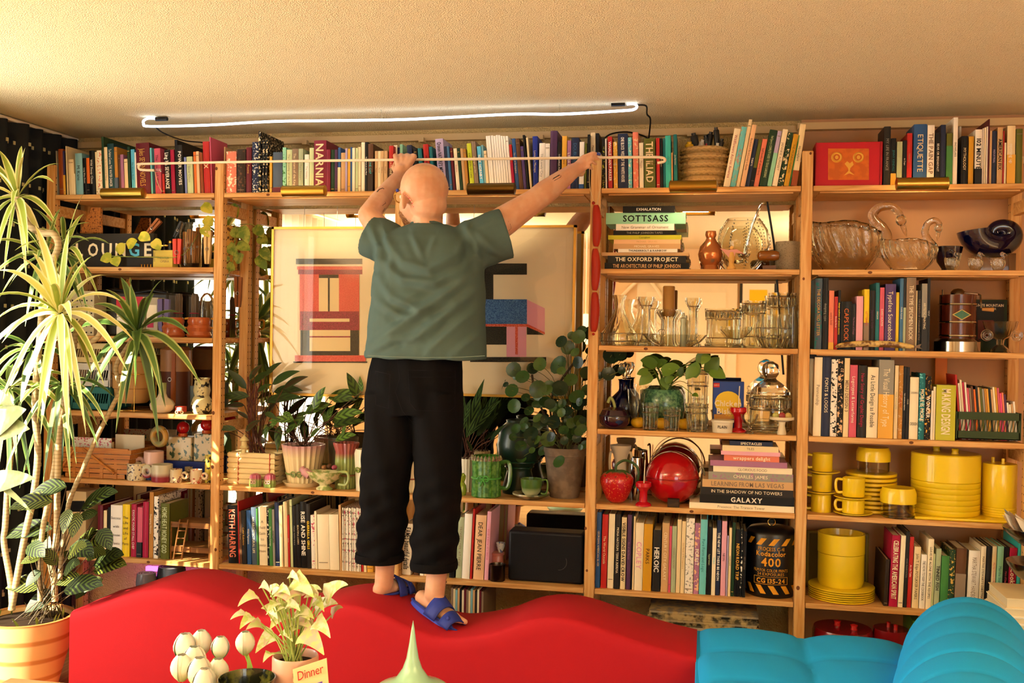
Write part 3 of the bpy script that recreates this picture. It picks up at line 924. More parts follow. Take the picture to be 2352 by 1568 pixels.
# ---- flowers on the table
y = -1.32
vz = tag(MB().lathe([(0, 0), (.05, 0), (.055, .015), (.045, .05), (.055, .075), (.05, .075), (.04, .05), (.04, .02), (0, .015)], base(470, ZT, y), 24).build('flower_vase', G('e8f0e0')), 'clear glass vase holding the white tulips', 'vase')
WT = M('f3efd8', .5, a='sss'); TG = M('7fae4a', .5)
TUL = [(425, 1490, 25), (462, 1480, 23), (506, 1490, 20), (563, 1480, 21), (446, 1521, 26), (417, 1537, 24), (458, 1548, 27), (501, 1545, 23), (470, 1572, 26)]
for i, (u, v, r) in enumerate(TUL):
    yy = y + (.05, .1, .04, .03, -.005, -.055, -.075, -.02, -.11)[i]; c = P(u, v, yy); R = r * PX(c) * 1.08
    t = thing('tulip', ['white tulip tilting outward from the vase', 'tall white tulip in the middle of the vase', 'white tulip with a wide green leaf', 'white tulip set apart beside the pink plant pot', 'white tulip in the heart of the bunch', 'white tulip hanging low at the outer edge', 'wide open white tulip low in the bunch', 'round white tulip leaning over the dark tray', 'white tulip lowest in the bunch'][i], 'flower', c - V((0, 0, R)), 'white tulips in the vase')
    vb_ = base(470, ZT, y) + V((rnd.uniform(-.02, .02), rnd.uniform(-.02, .02), .05))
    if i == 3: vb_ = base(585, ZT, y)
    stem(t, [vb_, (vb_ + c) / 2 + V((.0, 0, .03)), c - V((0, 0, R * .9))], .004, TG)
    for k in range(6):
        a = k * math.pi / 3 + i; rr = R * (.98 if k % 2 else .86); mb = MB()
        def pf(s, t_, a=a, rr=rr):
            an = a + (s - .5) * 1.75 * math.sin(math.pi * (.14 + .7 * t_)) ** .5; q = math.sin(math.pi * (.06 + .84 * t_)) ** .75
            return c + V((rr * q * math.cos(an), rr * q * math.sin(an), R * (-1 + 2.35 * t_ - .12 * abs(s - .5))))
        mb.grid(pf, 5, 7).build('petal', M('a9c070', .5, a='sss', k='grad', c2='f6f1de', s=round(R * 1.1, 3), b=0.), t, fix=False)
    if i in (2, 3, 7): leaf(t, vb_, c + V((.02, -.02, -.02)), .03, M('8fb455', .45), shape='strap', droop=.1, nrm=(.2, -1, .2))
sy, c, R, H = pot('plant_pot', 'pale pink ribbed pot of arrowhead plant on the table', 'plant', 624, 729, 1503, ZT, -1.3,
    [(0, 0), (.8, 0), (.86, .15), (.84, .3), (.9, .34), (.86, .4), (.93, .45), (.88, .5), (1, .6), (1, .97), (.95, 1), (.9, .97), (.9, .85), (0, .84)], M('e6b49a', .35, coat=.3))
MB().lathe([(R * .9, 0), (0, .004)], c + V((0, 0, H * .87)), 20).build('soil', M('2a1d12', .95), sy)
SYN = [(985, 70, 1060, 125, 40), (1010, 120, 1180, 250, 110), (1050, 300, 920, 250, 95), (960, 380, 760, 335, 80), (830, 200, 905, 160, 40), (720, 230, 575, 320, 70), (640, 380, 515, 425, 45), (690, 400, 590, 500, 50), (760, 460, 640, 505, 70), (870, 540, 715, 690, 95), (960, 370, 830, 500, 85),
       (1010, 420, 1165, 500, 100), (1190, 350, 1370, 300, 110), (1270, 250, 1450, 148, 65), (1090, 520, 1260, 705, 105), (1190, 440, 1310, 570, 70), (840, 690, 775, 765, 45), (1320, 390, 1410, 330, 45), (900, 180, 985, 270, 70), (1140, 200, 1240, 190, 50), (760, 150, 830, 210, 30), (930, 520, 1010, 600, 60), (1060, 360, 1180, 420, 80), (830, 560, 780, 640, 55), (1000, 200, 880, 270, 60)]
SYN += [(a_, b_, a_ + dx_, b_ + dy_, 80) for a_, b_, dx_, dy_ in [(rnd.uniform(820, 1230), rnd.uniform(180, 480), rnd.choice((-1, 1)) * rnd.uniform(60, 130), rnd.uniform(10, 120)) for _ in range(18)]]
SL = [M('cdd48c', .45, k='mottle', c2='f0e8c4', s=55.), M('b9c86a', .45, k='mottle', c2='e6e0b0', s=40.), M('d8b9a0', .45, k='mottle', c2='c7cf86', s=45.)]
for i, (a, b, d, e, wd) in enumerate(SYN):
    y0 = -1.3 + rnd.uniform(-.1, .05); f = lambda x, y_: (380 + x / 3.459, 1300 + y_ / 3.459)
    p0, p1 = P(*f(a, b), y0 + .02), P(*f(d, e), y0 - .03)
    leaf(sy, p0, p1, max(wd, (V((a, b)) - V((d, e))).length * .72) / 3.459 * PX(p0) * 1.25, SL[i % 3], shape='arrow', droop=.22, nrm=(rnd.uniform(-.4, .3), -1, .8), fold=.2)
    stem(sy, [c + V((rnd.uniform(-.02, .02), rnd.uniform(-.02, .02), H * .86)), (c + p0) / 2 + V((0, 0, H * .5)), p0], .0022, M('a8b860', .5), n=5)
o, c, R, H = pot('pointed_ornament', 'glossy mint green glass ornament drawn up to a sharp point', 'ornament', 858, 1032, 1424, ZT, -1.3,
    [(0, 0), (.42, .0), (.45, .15), (.9, .3), (1, .355), (.97, .375), (.88, .395), (.7, .417), (.44, .463), (.26, .555), (.165, .65), (.095, .787), (.04, .926), (0, 1)], M('a9d8b4', .25, coat=.4), 40)
o, c, R, H = pot('serving_bowl', 'wide dark green marbled bowl beside the tulips', 'bowl', 500, 630, 1556, ZT, -1.42, hollow([(0, 0), (.5, 0), (.8, .5), (1, 1)], .03), M('12180f', .15, k='mottle', c2='5a5a20', s=30., coat=.5), 36)
cd_ = thing('place_card', 'cream card handwritten Dinner leaning on the pink pot', 'card', base(715, ZT, -1.39))
ca, cb, cc, ce = P(672, 1537, -1.39), P(750, 1511, -1.39), P(757, 1600, -1.40), P(680, 1620, -1.40)
MB().prism([ca, cb, cc, ce], (0, .002, 0)).build('card', M('e8d49a', .7), cd_, flat=True)
xd = (cb - ca).normalized(); yd = (ca - ce).normalized(); letter(cd_, 'Dinner', P(713, 1543, -1.3985), xd, yd, .085, .026, M('b3241f', .6), 0)
q = P(716, 1572, -1.4015); MB().prism([q - xd * .03, q + xd * .035, q + xd * .035 - yd * .03, q - xd * .03 - yd * .03], (0, -.0005, 0)).build('purple_print', M('violet', .6), cd_, flat=True)
MB().prism([P(672, 1546, -1.386), P(700, 1530, -1.386), P(705, 1620, -1.386), P(676, 1625, -1.386)], (0, .002, 0)).build('rear_card', M('8a6a4a', .7, k='mottle', c2='cream', s=60.), cd_, flat=True)

# ---- framed prints hanging from wires
def frame(label, u0, u1, v0, v1, shapes):
    yf = .17; a, b = P(u0, v0, yf), P(u1, v1, yf); z1 = P((u0 + u1) / 2, v0, yf).z; z0 = P((u0 + u1) / 2, v1, yf).z; x0, x1 = a.x, b.x
    t = thing('framed_print', label, 'picture', ((x0 + x1) / 2, yf, z0))
    fm = M('gold', .35, m=.8); w_ = .011; sh_ = None
    for q in ((x0, x1, z0, z0 + w_), (x0, x1, z1 - w_, z1), (x0, x0 + w_, z0, z1), (x1 - w_, x1, z0, z1)): MB().box(q[0], q[1], yf, yf + .03, q[2], q[3]).build('frame_bar', fm, t)
    MB().box(x0 + .005, x1 - .005, yf + .012, yf + .025, z0 + .005, z1 - .005).build('sheet', M('e8d6b0', .6), t)
    sh_ = MB().box(x0 + .045, x1 - .045, yf + .0105, yf + .013, z0 + .05, z1 - .05).build('mat_sheet', M('ead9b6', .6), t)
    for i, (c, pts) in enumerate(shapes):
        MB().prism([P(u, v, yf + .009 - .0002 * i) for u, v in pts], (0, -.0003, 0)).build('printed_shape', M(c, .7, k='mottle', c2=COL2[c], s=240.), sh_, flat=True)
    MB().box(x0 + .01, x1 - .01, yf + .001, yf + .003, z0 + .01, z1 - .01).build('glazing', GLZ, t, flat=True)
    for f in (.24, .5):
        x = x0 + (x1 - x0) * f; MB().tube([(x, yf + .02, z1 - .01), (x, yf + .03, 2.08)], .0012, 5).build('wire', M('silver', .3, m=1.), t)
COL2 = dict(tomato='dd6458', charcoal='3b382c', red='d2483e', burgundy='a03048', cream='e6cf9f', blue='5a82b4', pink='e8a0b0', coral='c8402c', black='2a2820')
GLZ = bpy.data.materials.new('picture_glazing'); GLZ.use_nodes = True
nn = GLZ.node_tree; g1 = nn.nodes.new('ShaderNodeBsdfTransparent'); g2 = nn.nodes.new('ShaderNodeBsdfGlossy'); g2.inputs['Roughness'].default_value = .01
fr_ = nn.nodes.new('ShaderNodeFresnel'); fr_.inputs[0].default_value = 1.4; mx = nn.nodes.new('ShaderNodeMixShader')
nn.links.new(fr_.outputs[0], mx.inputs[0]); nn.links.new(g1.outputs[0], mx.inputs[1]); nn.links.new(g2.outputs[0], mx.inputs[2]); nn.links.new(mx.outputs[0], nn.nodes['Material Output'].inputs[0])
R4 = lambda x0, y0, x1, y1: [(x0, y0), (x1, y0), (x1, y1), (x0, y1)]
L1 = lambda a, b, c, d: R4(490 + a * .306, 440 + b * .306, 490 + c * .306, 440 + d * .306)
frame('gold framed print of stacked red and black bars', 624, 912, 520, 911, [('charcoal', L1(620, 503, 1118, 545)), ('tomato', L1(628, 560, 1118, 585)), ('burgundy', L1(636, 585, 1118, 620)), ('tomato', L1(648, 620, 1095, 1040)),
    ('charcoal', L1(792, 622, 940, 650)), ('cream', L1(792, 648, 943, 902)), ('charcoal', L1(860, 648, 874, 905)), ('burgundy', L1(652, 898, 1092, 1040)), ('cream', L1(722, 952, 1022, 976)),
    ('charcoal', L1(654, 1040, 1092, 1228)), ('cream', L1(722, 1038, 1028, 1196)), ('burgundy', L1(722, 1084, 1028, 1094)), ('tomato', L1(612, 1228, 1143, 1276)), ('charcoal', L1(600, 1274, 1156, 1284))])
L2 = lambda a, b, c, d: R4(800 + a * .3188, 330 + b * .3188, 800 + c * .3188, 330 + d * .3188)
f2 = lambda *q: [(800 + a * .3188, 330 + b * .3188) for a, b in q]
frame('gold framed print of blue and pink blocks on black', 1012, 1317, 517, 912, [('charcoal', L2(880, 862, 1287, 943)), ('charcoal', L2(880, 943, 1045, 1120)), ('charcoal', L2(880, 1310, 1140, 1447)), ('pink', L2(1140, 1310, 1283, 1535)), ('coral', L2(1203, 1310, 1222, 1518)),
    ('pink', f2((1287, 1122), (1416, 1185), (1416, 1370), (1287, 1300))), ('charcoal', f2((1287, 1310), (1412, 1376), (1287, 1374))), ('coral', f2((980, 1296), (1287, 1296), (1416, 1358), (1416, 1374), (1287, 1318), (980, 1316))), ('blue', L2(980, 1120, 1287, 1298)), ('charcoal', L2(878, 1536, 1426, 1572))])

# ---- strip lights and brass picture lights
nt = thing('lit_neon_tube', 'long lit white neon tube fixed under the ceiling', 'light', P(900, 275, -.09))
pts = [P(u, v, -.09) for u, v in ((365, 274), (345, 271), (331, 276), (330, 284), (345, 290), (480, 287), (620, 279), (740, 277), (900, 275), (1000, 271), (1180, 262), (1290, 262), (1430, 254), (1456, 251), (1463, 244), (1456, 238), (1440, 239))]
MB().tube(smooth_path(pts, 5), .0052, 10).build('glass_tube', M('cfe2ff', .3, e=6.5), nt)
for u, v in ((371, 273), (1420, 239)):
    a = P(u, v, -.09); MB().tube([a - V((.028, 0, 0)), a + V((.028, 0, 0))], .009, 10).build('electrode_cap', M('black', .5), nt)
for u in (485, 875, 1285):
    a = P(u, 262, -.09); MB().tube([V((a.x, -.09, 2.42)), V((a.x, -.09, ZC))], .003, 6).build('standoff', G(), nt)
MB().tube(smooth_path([P(352, 287, -.09), P(375, 305, -.06), P(420, 322, .0), P(465, 327, .1)], 5), .003, 6).build('cord', M('black', .5), nt)
MB().tube(smooth_path([P(1462, 241, -.09), P(1484, 243, -.08), P(1486, 262, -.04), P(1494, 275, .02), P(1490, 318, .1)], 5), .0035, 6).build('cord', M('black', .5), nt)
ut = thing('unlit_neon_tube', 'long unlit white neon tube held up by the man', 'light', P(900, 366, -.07))
TP = [P(u, v, -.07) for u, v in ((355, 391), (325, 390), (318, 384), (322, 378), (340, 376), (600, 371), (900, 367), (1200, 364), (1450, 361), (1512, 361), (1527, 365), (1525, 371), (1510, 374))]
MB().tube(smooth_path(TP, 6), .0058, 10).build('glass_tube', M('ecd9b8', .25, coat=.5), ut)
for q, s_ in ((TP[0], 1), (TP[-1], -1)): MB().tube([q, q + V((s_ * .03, 0, 0))], .007, 10).build('electrode', G('e8e0d0'), ut)
MB().tube(smooth_path([TP[0], P(362, 420, -.06), P(372, 440, -.03)], 5), .0015, 5).build('lead', M('cream', .4), ut)
BR = M('b08a3a', .28, m=1.); BR2 = M('6a5226', .35, m=1.)
for i, (u0, u1, v, lb) in enumerate(((238, 328, 451, 'over the lounge sign'), (652, 745, 442, 'over the red print'), (1077, 1180, 436, 'over the blue print'), (1541, 1643, 443, 'under the wicker basket'), (2062, 2175, 417, 'over the glass swans'))):
    a, b = P(u0, v, -.075), P(u1, v, -.075); c = (a + b) / 2; c.z = Z[0] - .008; x0, x1 = a.x, b.x
    t = thing('picture_light', 'brass picture light clamped to the shelf edge ' + lb, 'lamp', c, 'brass picture lights')
    mt = BR2 if i == 2 else BR; mb = MB(); R = .024
    for th in (0, .002):
        for xx in (x0, x1):
            for k in range(13): an = math.radians(55 + 232 * k / 12); mb.v.append(V((xx, c.y + (R - th) * math.cos(an), c.z + (R - th) * math.sin(an))))
    for q in (0, 26):
        for k in range(12): mb.f.append((q + k, q + k + 1, q + 13 + k + 1, q + 13 + k))
    shd = mb.build('shade', mt, t)
    for xx, s_ in ((x0, -1), (x1, 1)):
        p = MB(); p.lathe([(0, 0), (R * 1.04, 0), (R * 1.04, .004), (R * .6, .008), (0, .009)], (0, 0, 0), 18)
        for k in range(len(p.v)): q = p.v[k]; p.v[k] = V((xx + s_ * q.z, c.y + q.x, c.z + q.y))
        p.build('end_cap', mt, shd)
    MB().tube([(c.x, c.y + .01, c.z + R - .004), (c.x, -.03, Z[0] + .012), (c.x, .02, Z[0] + .004)], .004, 6).build('arm', mt, t)
    MB().tube([(x0 + .02, c.y, c.z + .006), (x1 - .02, c.y, c.z + .006)], .007, 8).build('bulb', M('ffd9a0', .4, e=6. if i in (4,) else 3.), t)
    q = light('bulb_light', 'AREA', 1.6 if i == 4 else .8, (1, .75, .42), (0, 0, 0), (0, .2, -1), shape='RECTANGLE', size=.12, size_y=.02); q.parent = t; q.location = (0, 0, -.004)

# ---- string of red sausages hung on the post
sg = thing('sausage_garland', 'string of three red sausages hanging down the wooden post', 'ornament', P(1368, 760, -.03))
SR = M('a3240e', .45)
for (u, v0, v1, du) in ((1369, 471, 566, 0), (1367, 571, 667, -1), (1366, 671, 762, -3)):
    a, b = P(u, v0, -.03), P(u + du, v1, -.03); n = 18; pts = []; rr = []
    for i in range(n + 1):
        t = i / n; pts.append(a.lerp(b, t) + V((.004 * math.sin(math.pi * t), 0, 0))); rr.append(.0195 * max(.12, math.sin(math.pi * (t * .96 + .02)) ** .26))
    MB().tube(pts, rr, 12).build('sausage', SR, sg)
MB().ball(P(1363, 466, -.03), .007).build('end_knot', SR, sg); MB().ball(P(1363, 767, -.03), .006).build('end_knot', SR, sg)
MB().tube(smooth_path([P(1366, 469, -.03), P(1354, 425, -.005), P(1357, 357, -.004), P(1368, 352, .02), P(1381, 357, -.004), P(1379, 425, -.005), P(1371, 469, -.03)], 4), .0012, 5).build('string', M('cream', .7), sg)
cw = thing('loose_cable', 'black cable arching behind the books on the top shelf', 'cable', P(1430, 318, .25))
MB().tube(smooth_path([P(1378, 330, .22), P(1400, 309, .25), P(1440, 303, .27), P(1478, 312, .27), P(1492, 322, .25)], 5), .004, 6).build('cable_run', M('black', .4), cw)

# ---------------------------------------------------------------- the man on the sofa
def remesh(mb, voxel, it, post=None):
    me = bpy.data.meshes.new('tmp'); me.from_pydata([tuple(p) for p in mb.v], [], mb.f)
    bm = bmesh.new(); bm.from_mesh(me); bmesh.ops.recalc_face_normals(bm, faces=bm.faces); bm.to_mesh(me); bm.free()
    o = bpy.data.objects.new('tmp', me); C.objects.link(o)
    q = o.modifiers.new('r', 'REMESH'); q.mode = 'VOXEL'; q.voxel_size = voxel
    if it: q = o.modifiers.new('s', 'SMOOTH'); q.iterations = it; q.factor = .5
    dg = bpy.context.evaluated_depsgraph_get(); ev = o.evaluated_get(dg).to_mesh()
    out = MB(); out.v = [v.co.copy() for v in ev.vertices]; out.f = [tuple(p.vertices) for p in ev.polygons]
    if post:
        nm = [v.normal.copy() for v in ev.vertices]; out.v = [post(p, n) for p, n in zip(out.v, nm)]
    o.evaluated_get(dg).to_mesh_clear(); bpy.data.objects.remove(o); bpy.data.meshes.remove(me)
    return out
def cap(mb, a, b, r0, r1, n=14):
    a, b = V(a), V(b); d = (b - a).normalized()
    mb.tube([a - d * r0 * .98, a - d * r0 * .7, a - d * r0 * .3, a, b, b + d * r1 * .3, b + d * r1 * .7, b + d * r1 * .98], [r0 * .15, r0 * .7, r0 * .95, r0, r1, r1 * .95, r1 * .7, r1 * .15], n)
def chain(mb, pts, rs):
    for a, b, r, s in zip(pts, pts[1:], rs, rs[1:]): cap(mb, a, b, r, s)
def loft(mb, rings, n=28, pw=1.0):
    b = len(mb.v)
    for c, rx, ry in rings:
        for j in range(n):
            a = 2 * math.pi * j / n; ca, sa = math.cos(a), math.sin(a)
            mb.v.append(V(c) + V((rx * math.copysign(abs(ca) ** pw, ca), ry * math.copysign(abs(sa) ** pw, sa), 0)))
    for i in range(len(rings) - 1):
        for j in range(n): q = (j + 1) % n; mb.f.append((b + i * n + j, b + i * n + q, b + (i + 1) * n + q, b + (i + 1) * n + j))
    mb.f.append(tuple(range(b, b + n))[::-1]); mb.f.append(tuple(range(b + (len(rings) - 1) * n, b + len(rings) * n)))
def ring(u0, u1, v, y, ry): a, b = P(u0, v, y), P(u1, v, y); return ((a + b) / 2, (b - a).length / 2, ry)
man = thing('person', 'bald man in grey green tee and black trousers reaching up with a tube', 'person', V((1.93, -.42, .45)))
SK = M('d8a888', .5, a='sss', k='mottle', c2='cf9a78', s=14.)
B = MB()
hc = P(972, 440, -.40); fd = V((-.8, .6, 0)).normalized(); sd = V((.6, .8, 0)).normalized()
B.ball(hc + V((0, 0, .012)) - fd * .008, .094, .102, .098, 20, 14); B.ball(hc + fd * .035 - V((0, 0, .055)), .072, .078, .07, 16, 10)
B.ball(hc + fd * .062 - V((0, 0, .1)), .042, .042, .034, 14, 8)
B.ball(hc - fd * .03 - V((0, 0, .055)), .075, .07, .06, 16, 10)
cap(B, P(984, 545, -.37), hc - fd * .012 - V((0, 0, .06)), .062, .056)
ear = hc - sd * .088 - fd * .0 + V((0, 0, -.045))
for s_ in (-1, 1): B.ball(hc + sd * .097 * s_ - fd * .006 - V((0, 0, .045)), .013, .02, .034, 12, 8)
cap(B, hc + fd * .098 - V((0, 0, .03)), hc + fd * .122 - V((0, 0, .052)), .009, .014)        # nose
B.ball(hc + fd * .085 + V((0, 0, .005)), .05, .03, .014, 12, 8)                                # brow
B.ball(hc + fd * .1 - V((0, 0, .082)), .022, .016, .012, 12, 8)                                # lips
sh_l, sh_r = P(893, 556, -.37), P(1085, 556, -.37)
chain(B, [P(984, 545, -.37), sh_l], [.06, .055]); chain(B, [P(984, 545, -.37), sh_r], [.06, .058])
loft(B, [ring(885, 1085, 560, -.38, .09), ring(885, 1085, 680, -.41, .1), ring(880, 1050, 850, -.43, .1)])
el_l, wr_l = P(846, 494, -.36), P(917, 404, -.125)
chain(B, [sh_l, (sh_l + el_l) / 2, el_l], [.055, .052, .043]); chain(B, [el_l, el_l.lerp(wr_l, .35), el_l.lerp(wr_l, .75), wr_l], [.043, .043, .034, .028])
el_r, wr_r = P(1226, 462, -.26), P(1317, 392, -.13)
chain(B, [sh_r, sh_r.lerp(el_r, .5), el_r], [.06, .061, .048]); chain(B, [el_r, el_r.lerp(wr_r, .3), el_r.lerp(wr_r, .75), wr_r], [.048, .049, .038, .031])
ty = -.07
# left hand closed on the tube
chain(B, [wr_l, P(922, 390, -.115)], [.028, .03]); 
for i in range(4):
    u = 909 + 13.5 * i; y0 = -.115 + .004 * i
    cap(B, P(920 + 3 * i, 393, -.118), P(u + 2, 366 - 2 * i, y0), .019, .0125); chain(B, [P(u + 2, 365 - 2 * i, y0), P(u - 1, 357 - (1 if i in (1, 2) else 0), -.088), P(u - 2, 358, -.06), P(u - 1, 367, -.05)], [.0118, .0105, .0095, .008])
chain(B, [P(914, 398, -.11), P(905, 385, -.095), P(908, 374, -.085)], [.016, .012, .009])
# right hand laid along the tube
chain(B, [wr_r, P(1332, 382, -.12)], [.03, .024])
for i, (k_, m_, t_) in enumerate((((1341, 360), (1361, 351), (1379, 355)), ((1344, 368), (1361, 361), (1375, 365)), ((1345, 377), (1359, 371), (1369, 377)), ((1342, 386), (1353, 382), (1360, 388)))):
    yk = -.112 - .003 * i; cap(B, P(1326, 380 + 2 * i, -.122), P(*k_, yk), .017, .0108); chain(B, [P(*k_, yk), P(*m_, yk - .004), P(*t_, yk + .012)], [.0086, .0074, .0062])
chain(B, [P(1322, 398, -.118), P(1336, 400, -.10), P(1342, 392, -.085)], [.015, .0105, .008])
# legs and feet
Lh, Lk, La = P(905, 870, -.43), P(893, 1090, -.46), P(884, 1305, -.42)
Rh, Rk, Ra = P(1010, 870, -.43), P(1010, 1090, -.45), P(1003, 1318, -.45)
chain(B, [Lh, Lk], [.085, .06]); chain(B, [Lk, Lk.lerp(La, .35), La, P(882, 1340, -.415)], [.058, .056, .038, .037])
chain(B, [Rh, Rk], [.085, .06]); chain(B, [Rk, Rk.lerp(Ra, .35), Ra, P(998, 1362, -.45)], [.058, .056, .04, .039])
Lheel, Ltoe = P(873, 1352, -.43), P(930, 1338, -.30); Rheel, Rtoe = P(970, 1372, -.42), P(1056, 1432, -.52)
def foot(heel, toe, ank):
    d = (toe - heel); s = V((-d.y, d.x, 0)).normalized()
    cap(B, heel, heel.lerp(toe, .45), .03, .028); cap(B, ank, heel.lerp(toe, .55), .034, .024); cap(B, heel.lerp(toe, .45) + s * .012, heel.lerp(toe, .8) + s * .02, .024, .018); cap(B, heel.lerp(toe, .45) - s * .012, heel.lerp(toe, .8) - s * .02, .024, .016)
    for i in range(5): cap(B, heel.lerp(toe, .78) + s * (.028 - .0145 * i), heel.lerp(toe, 1.0 - .05 * i) + s * (.031 - .0155 * i), .0105, .0105 - .0008 * i)
foot(Lheel, Ltoe, P(882, 1340, -.415)); foot(Rheel, Rtoe, P(998, 1362, -.45))
BM = remesh(B, .0045, 4)
BM.build('body', SK, man)
INK = M('2a2320', .7)
def ink(path, r=.0016, BM=BM, name='tattoo', mat=None, par=None):                        # a fine line laid on the skin where the eye sees it
    from mathutils.bvhtree import BVHTree
    bt = BVHTree.FromPolygons(BM.v, BM.f); pts = []
    for u, v in path:
        d = ray(u, v).normalized(); h = bt.ray_cast(CAM, d)[0]
        if h: pts.append(h + d * .0006)
    if len(pts) > 1: MB().tube(pts, r, 5).build(name, mat or INK, par or man)
ink([(1269, 412), (1285, 402), (1289, 404), (1287, 407), (1273, 415)], .0012); ink([(1271, 410), (1285, 402)], .0024); ink([(866, 441), (871, 435), (879, 432), (882, 434)], .0022)
ink([(879, 486), (884, 478), (878, 472), (886, 466), (884, 463)], .0012); ink([(1167, 508), (1172, 514), (1174, 524), (1168, 530)], .001)
EYE = M('white', .2)
for s_ in (-1, 1):
    MB().ball(hc + sd * .032 * s_ + fd * .094 - V((0, 0, .015)), .011).build('eye', EYE, man)
    MB().ball(hc + sd * .032 * s_ + fd * .1045 - V((0, 0, .015)), .004).build('iris', M('brown', .2), man)
bd = MB(); bd.ball(hc + fd * .066 - V((0, 0, .1)), .045, .0445, .036, 16, 10); bd.ball(hc + fd * .04 - V((0, 0, .083)), .073, .06, .038, 16, 10)
bd.build('beard', M('7a5238', .9, k='mottle', c2='a87850', s=120.), man)
# glasses with a coloured cord, earring, tattoos, nails
GT = M('b8862c', .3); gl = MB()
for s_ in (-1, 1): gl.torus(hc + sd * .034 * s_ + fd * .112 - V((0, 0, .012)), .024, .0025, ax=fd, n=16)
gl.tube([hc - sd * .01 + fd * .115, hc + sd * .01 + fd * .115], .0025)
g_ = gl.build('eyeglasses', GT, man)
for s_ in (-1, 1): MB().tube([hc + sd * .058 * s_ + fd * .112 - V((0, 0, .008)), hc + sd * .094 * s_ + fd * .05 - V((0, 0, .012)), hc + sd * .1 * s_ - V((0, 0, .022))], .003, 6).build('temple', GT, g_)
MB().ball(P(913, 437, -.42), .007).build('cord_end', M('royal', .4), g_)
ink([(916, 438), (921, 442), (927, 446), (933, 449), (938, 453), (942, 458), (946, 464), (949, 470), (951, 475)], .0026, BM, 'glasses_cord', M('e0506a', .6, k='mottle', c2='f0e0c0', s=260.), g_)
MB().torus(P(938, 487, -.42), .007, .0016, ax=(1, .3, 0), n=14).build('earring', M('gold', .2, m=1.), man)
MB().tube([P(1371, 352.5, -.112), P(1379, 354.5, -.106)], .0062, 8).build('fingernail', M('royal', .3), man)

# ---- clothes
FOLDS = [([(893, 552), (925, 604), (985, 618), (1048, 588), (1072, 535)], 10, .013), ([(876, 596), (925, 640), (1000, 648), (1062, 622), (1092, 585)], 10, .012), ([(948, 540), (972, 592)], 7, .007), ([(1000, 545), (985, 580)], 7, .006),
    ([(1106, 612), (1010, 684), (920, 745), (852, 796)], 11, .014), ([(1110, 650), (1030, 716), (935, 790)], 10, .012), ([(1112, 700), (1050, 745), (985, 805)], 9, .010), ([(866, 632), (900, 682), (965, 712), (1040, 690)], 9, .011), ([(866, 690), (915, 722), (985, 728)], 8, .009),
    ([(846, 812), (900, 782), (965, 775)], 8, .009), ([(1058, 505), (1092, 560), (1108, 615)], 9, .012), ([(1078, 520), (1135, 575), (1160, 590)], 9, .010), ([(850, 520), (872, 570), (868, 612)], 8, .010), ([(880, 525), (900, 580), (896, 640)], 8, .008), ([(1112, 760), (1070, 790), (1040, 815)], 8, .008)]
def shirt_fold(p, n):
    d = .0018 * math.sin(p.x * 47 + p.z * 23 + 2 * math.sin(p.z * 15))
    e = p - CAM; D = e.dot(CF); u = 1176 + FPX * e.dot(CR) / D; v = 784 - FPX * e.dot(CU) / D
    if n.y < .1:
        k = min(1., .1 - n.y + .3)
        for path, w_, A in FOLDS:
            best = 1e9; sg = 0; fade = 1
            m_ = len(path) - 1
            for i in range(m_):
                ax, ay = path[i]; bx, by = path[i + 1]; dx, dy = bx - ax, by - ay; L2_ = dx * dx + dy * dy
                t = ((u - ax) * dx + (v - ay) * dy) / L2_; tc_ = 0 if t < 0 else 1 if t > 1 else t
                qx, qy = u - ax - dx * tc_, v - ay - dy * tc_; q = qx * qx + qy * qy
                if q < best: best = q; sg = dx * qy - dy * qx; fade = math.sin(math.pi * (.12 + .76 * (i + tc_) / m_))
            if best < 1600:
                s_ = math.copysign(math.sqrt(best), sg); d += k * fade * A * (math.exp(-(s_ / w_) ** 2) - .75 * math.exp(-((s_ - 1.9 * w_) / (1.2 * w_)) ** 2))
    return p + n * d
S = MB()
loft(S, [ring(843, 1116, 824, -.43, .155), ring(846, 1116, 800, -.43, .155), ring(852, 1113, 740, -.425, .152), ring(858, 1112, 670, -.415, .15), ring(862, 1110, 610, -.40, .148), ring(862, 1106, 570, -.385, .135), ring(880, 1092, 545, -.375, .115), ring(912, 1060, 527, -.37, .09), ring(940, 1030, 516, -.37, .075)], 36, .8)
def sleeve(mb, pts, rs):
    mb.tube(pts, rs, 22)
sleeve(S, [P(1040, 580, -.38), P(1090, 562, -.37), P(1130, 546, -.345), P(1164, 536, -.33)], [.085, .1, .1, .102])
sleeve(S, [P(925, 585, -.38), P(892, 562, -.375), P(866, 548, -.37), P(848, 540, -.368)], [.08, .09, .088, .085])
S2 = remesh(S, .0055, 6, shirt_fold)
TEE = M('4c5e5a', .9, k='bump', s=700., b=.15)
tee = S2.build('t_shirt', TEE, man)
c_ = P(984, 524, -.372); MB().torus(c_ + V((0, .0, .004)), .068, .007, ax=(.03, .25, 1), n=28).build('neckband', TEE, tee)
MB().tube([P(844, 816, -.586), P(900, 819, -.592), P(980, 821, -.594), P(1060, 820, -.592), P(1114, 817, -.586)], .0015, 5).build('hem_stitch', M('6a786e', .9), tee)
def tr_fold(p, n):
    x = p.x; z = p.z
    return p + n * (.004 * math.sin(z * 38 + x * 25 + 2 * math.sin(x * 11)) * max(0, min(1, (1.15 - z) / .4)) + .004 * math.sin(z * 75 - x * 40) * max(0, min(1, (1.1 - z) / .3)) + .003 * math.sin(x * 60 + z * 18))
T_ = MB()
loft(T_, [ring(860, 1058, 806, -.43, .115), ring(852, 1061, 850, -.435, .135), ring(847, 1062, 900, -.44, .14), ring(845, 1061, 950, -.44, .125)], 32, .85)
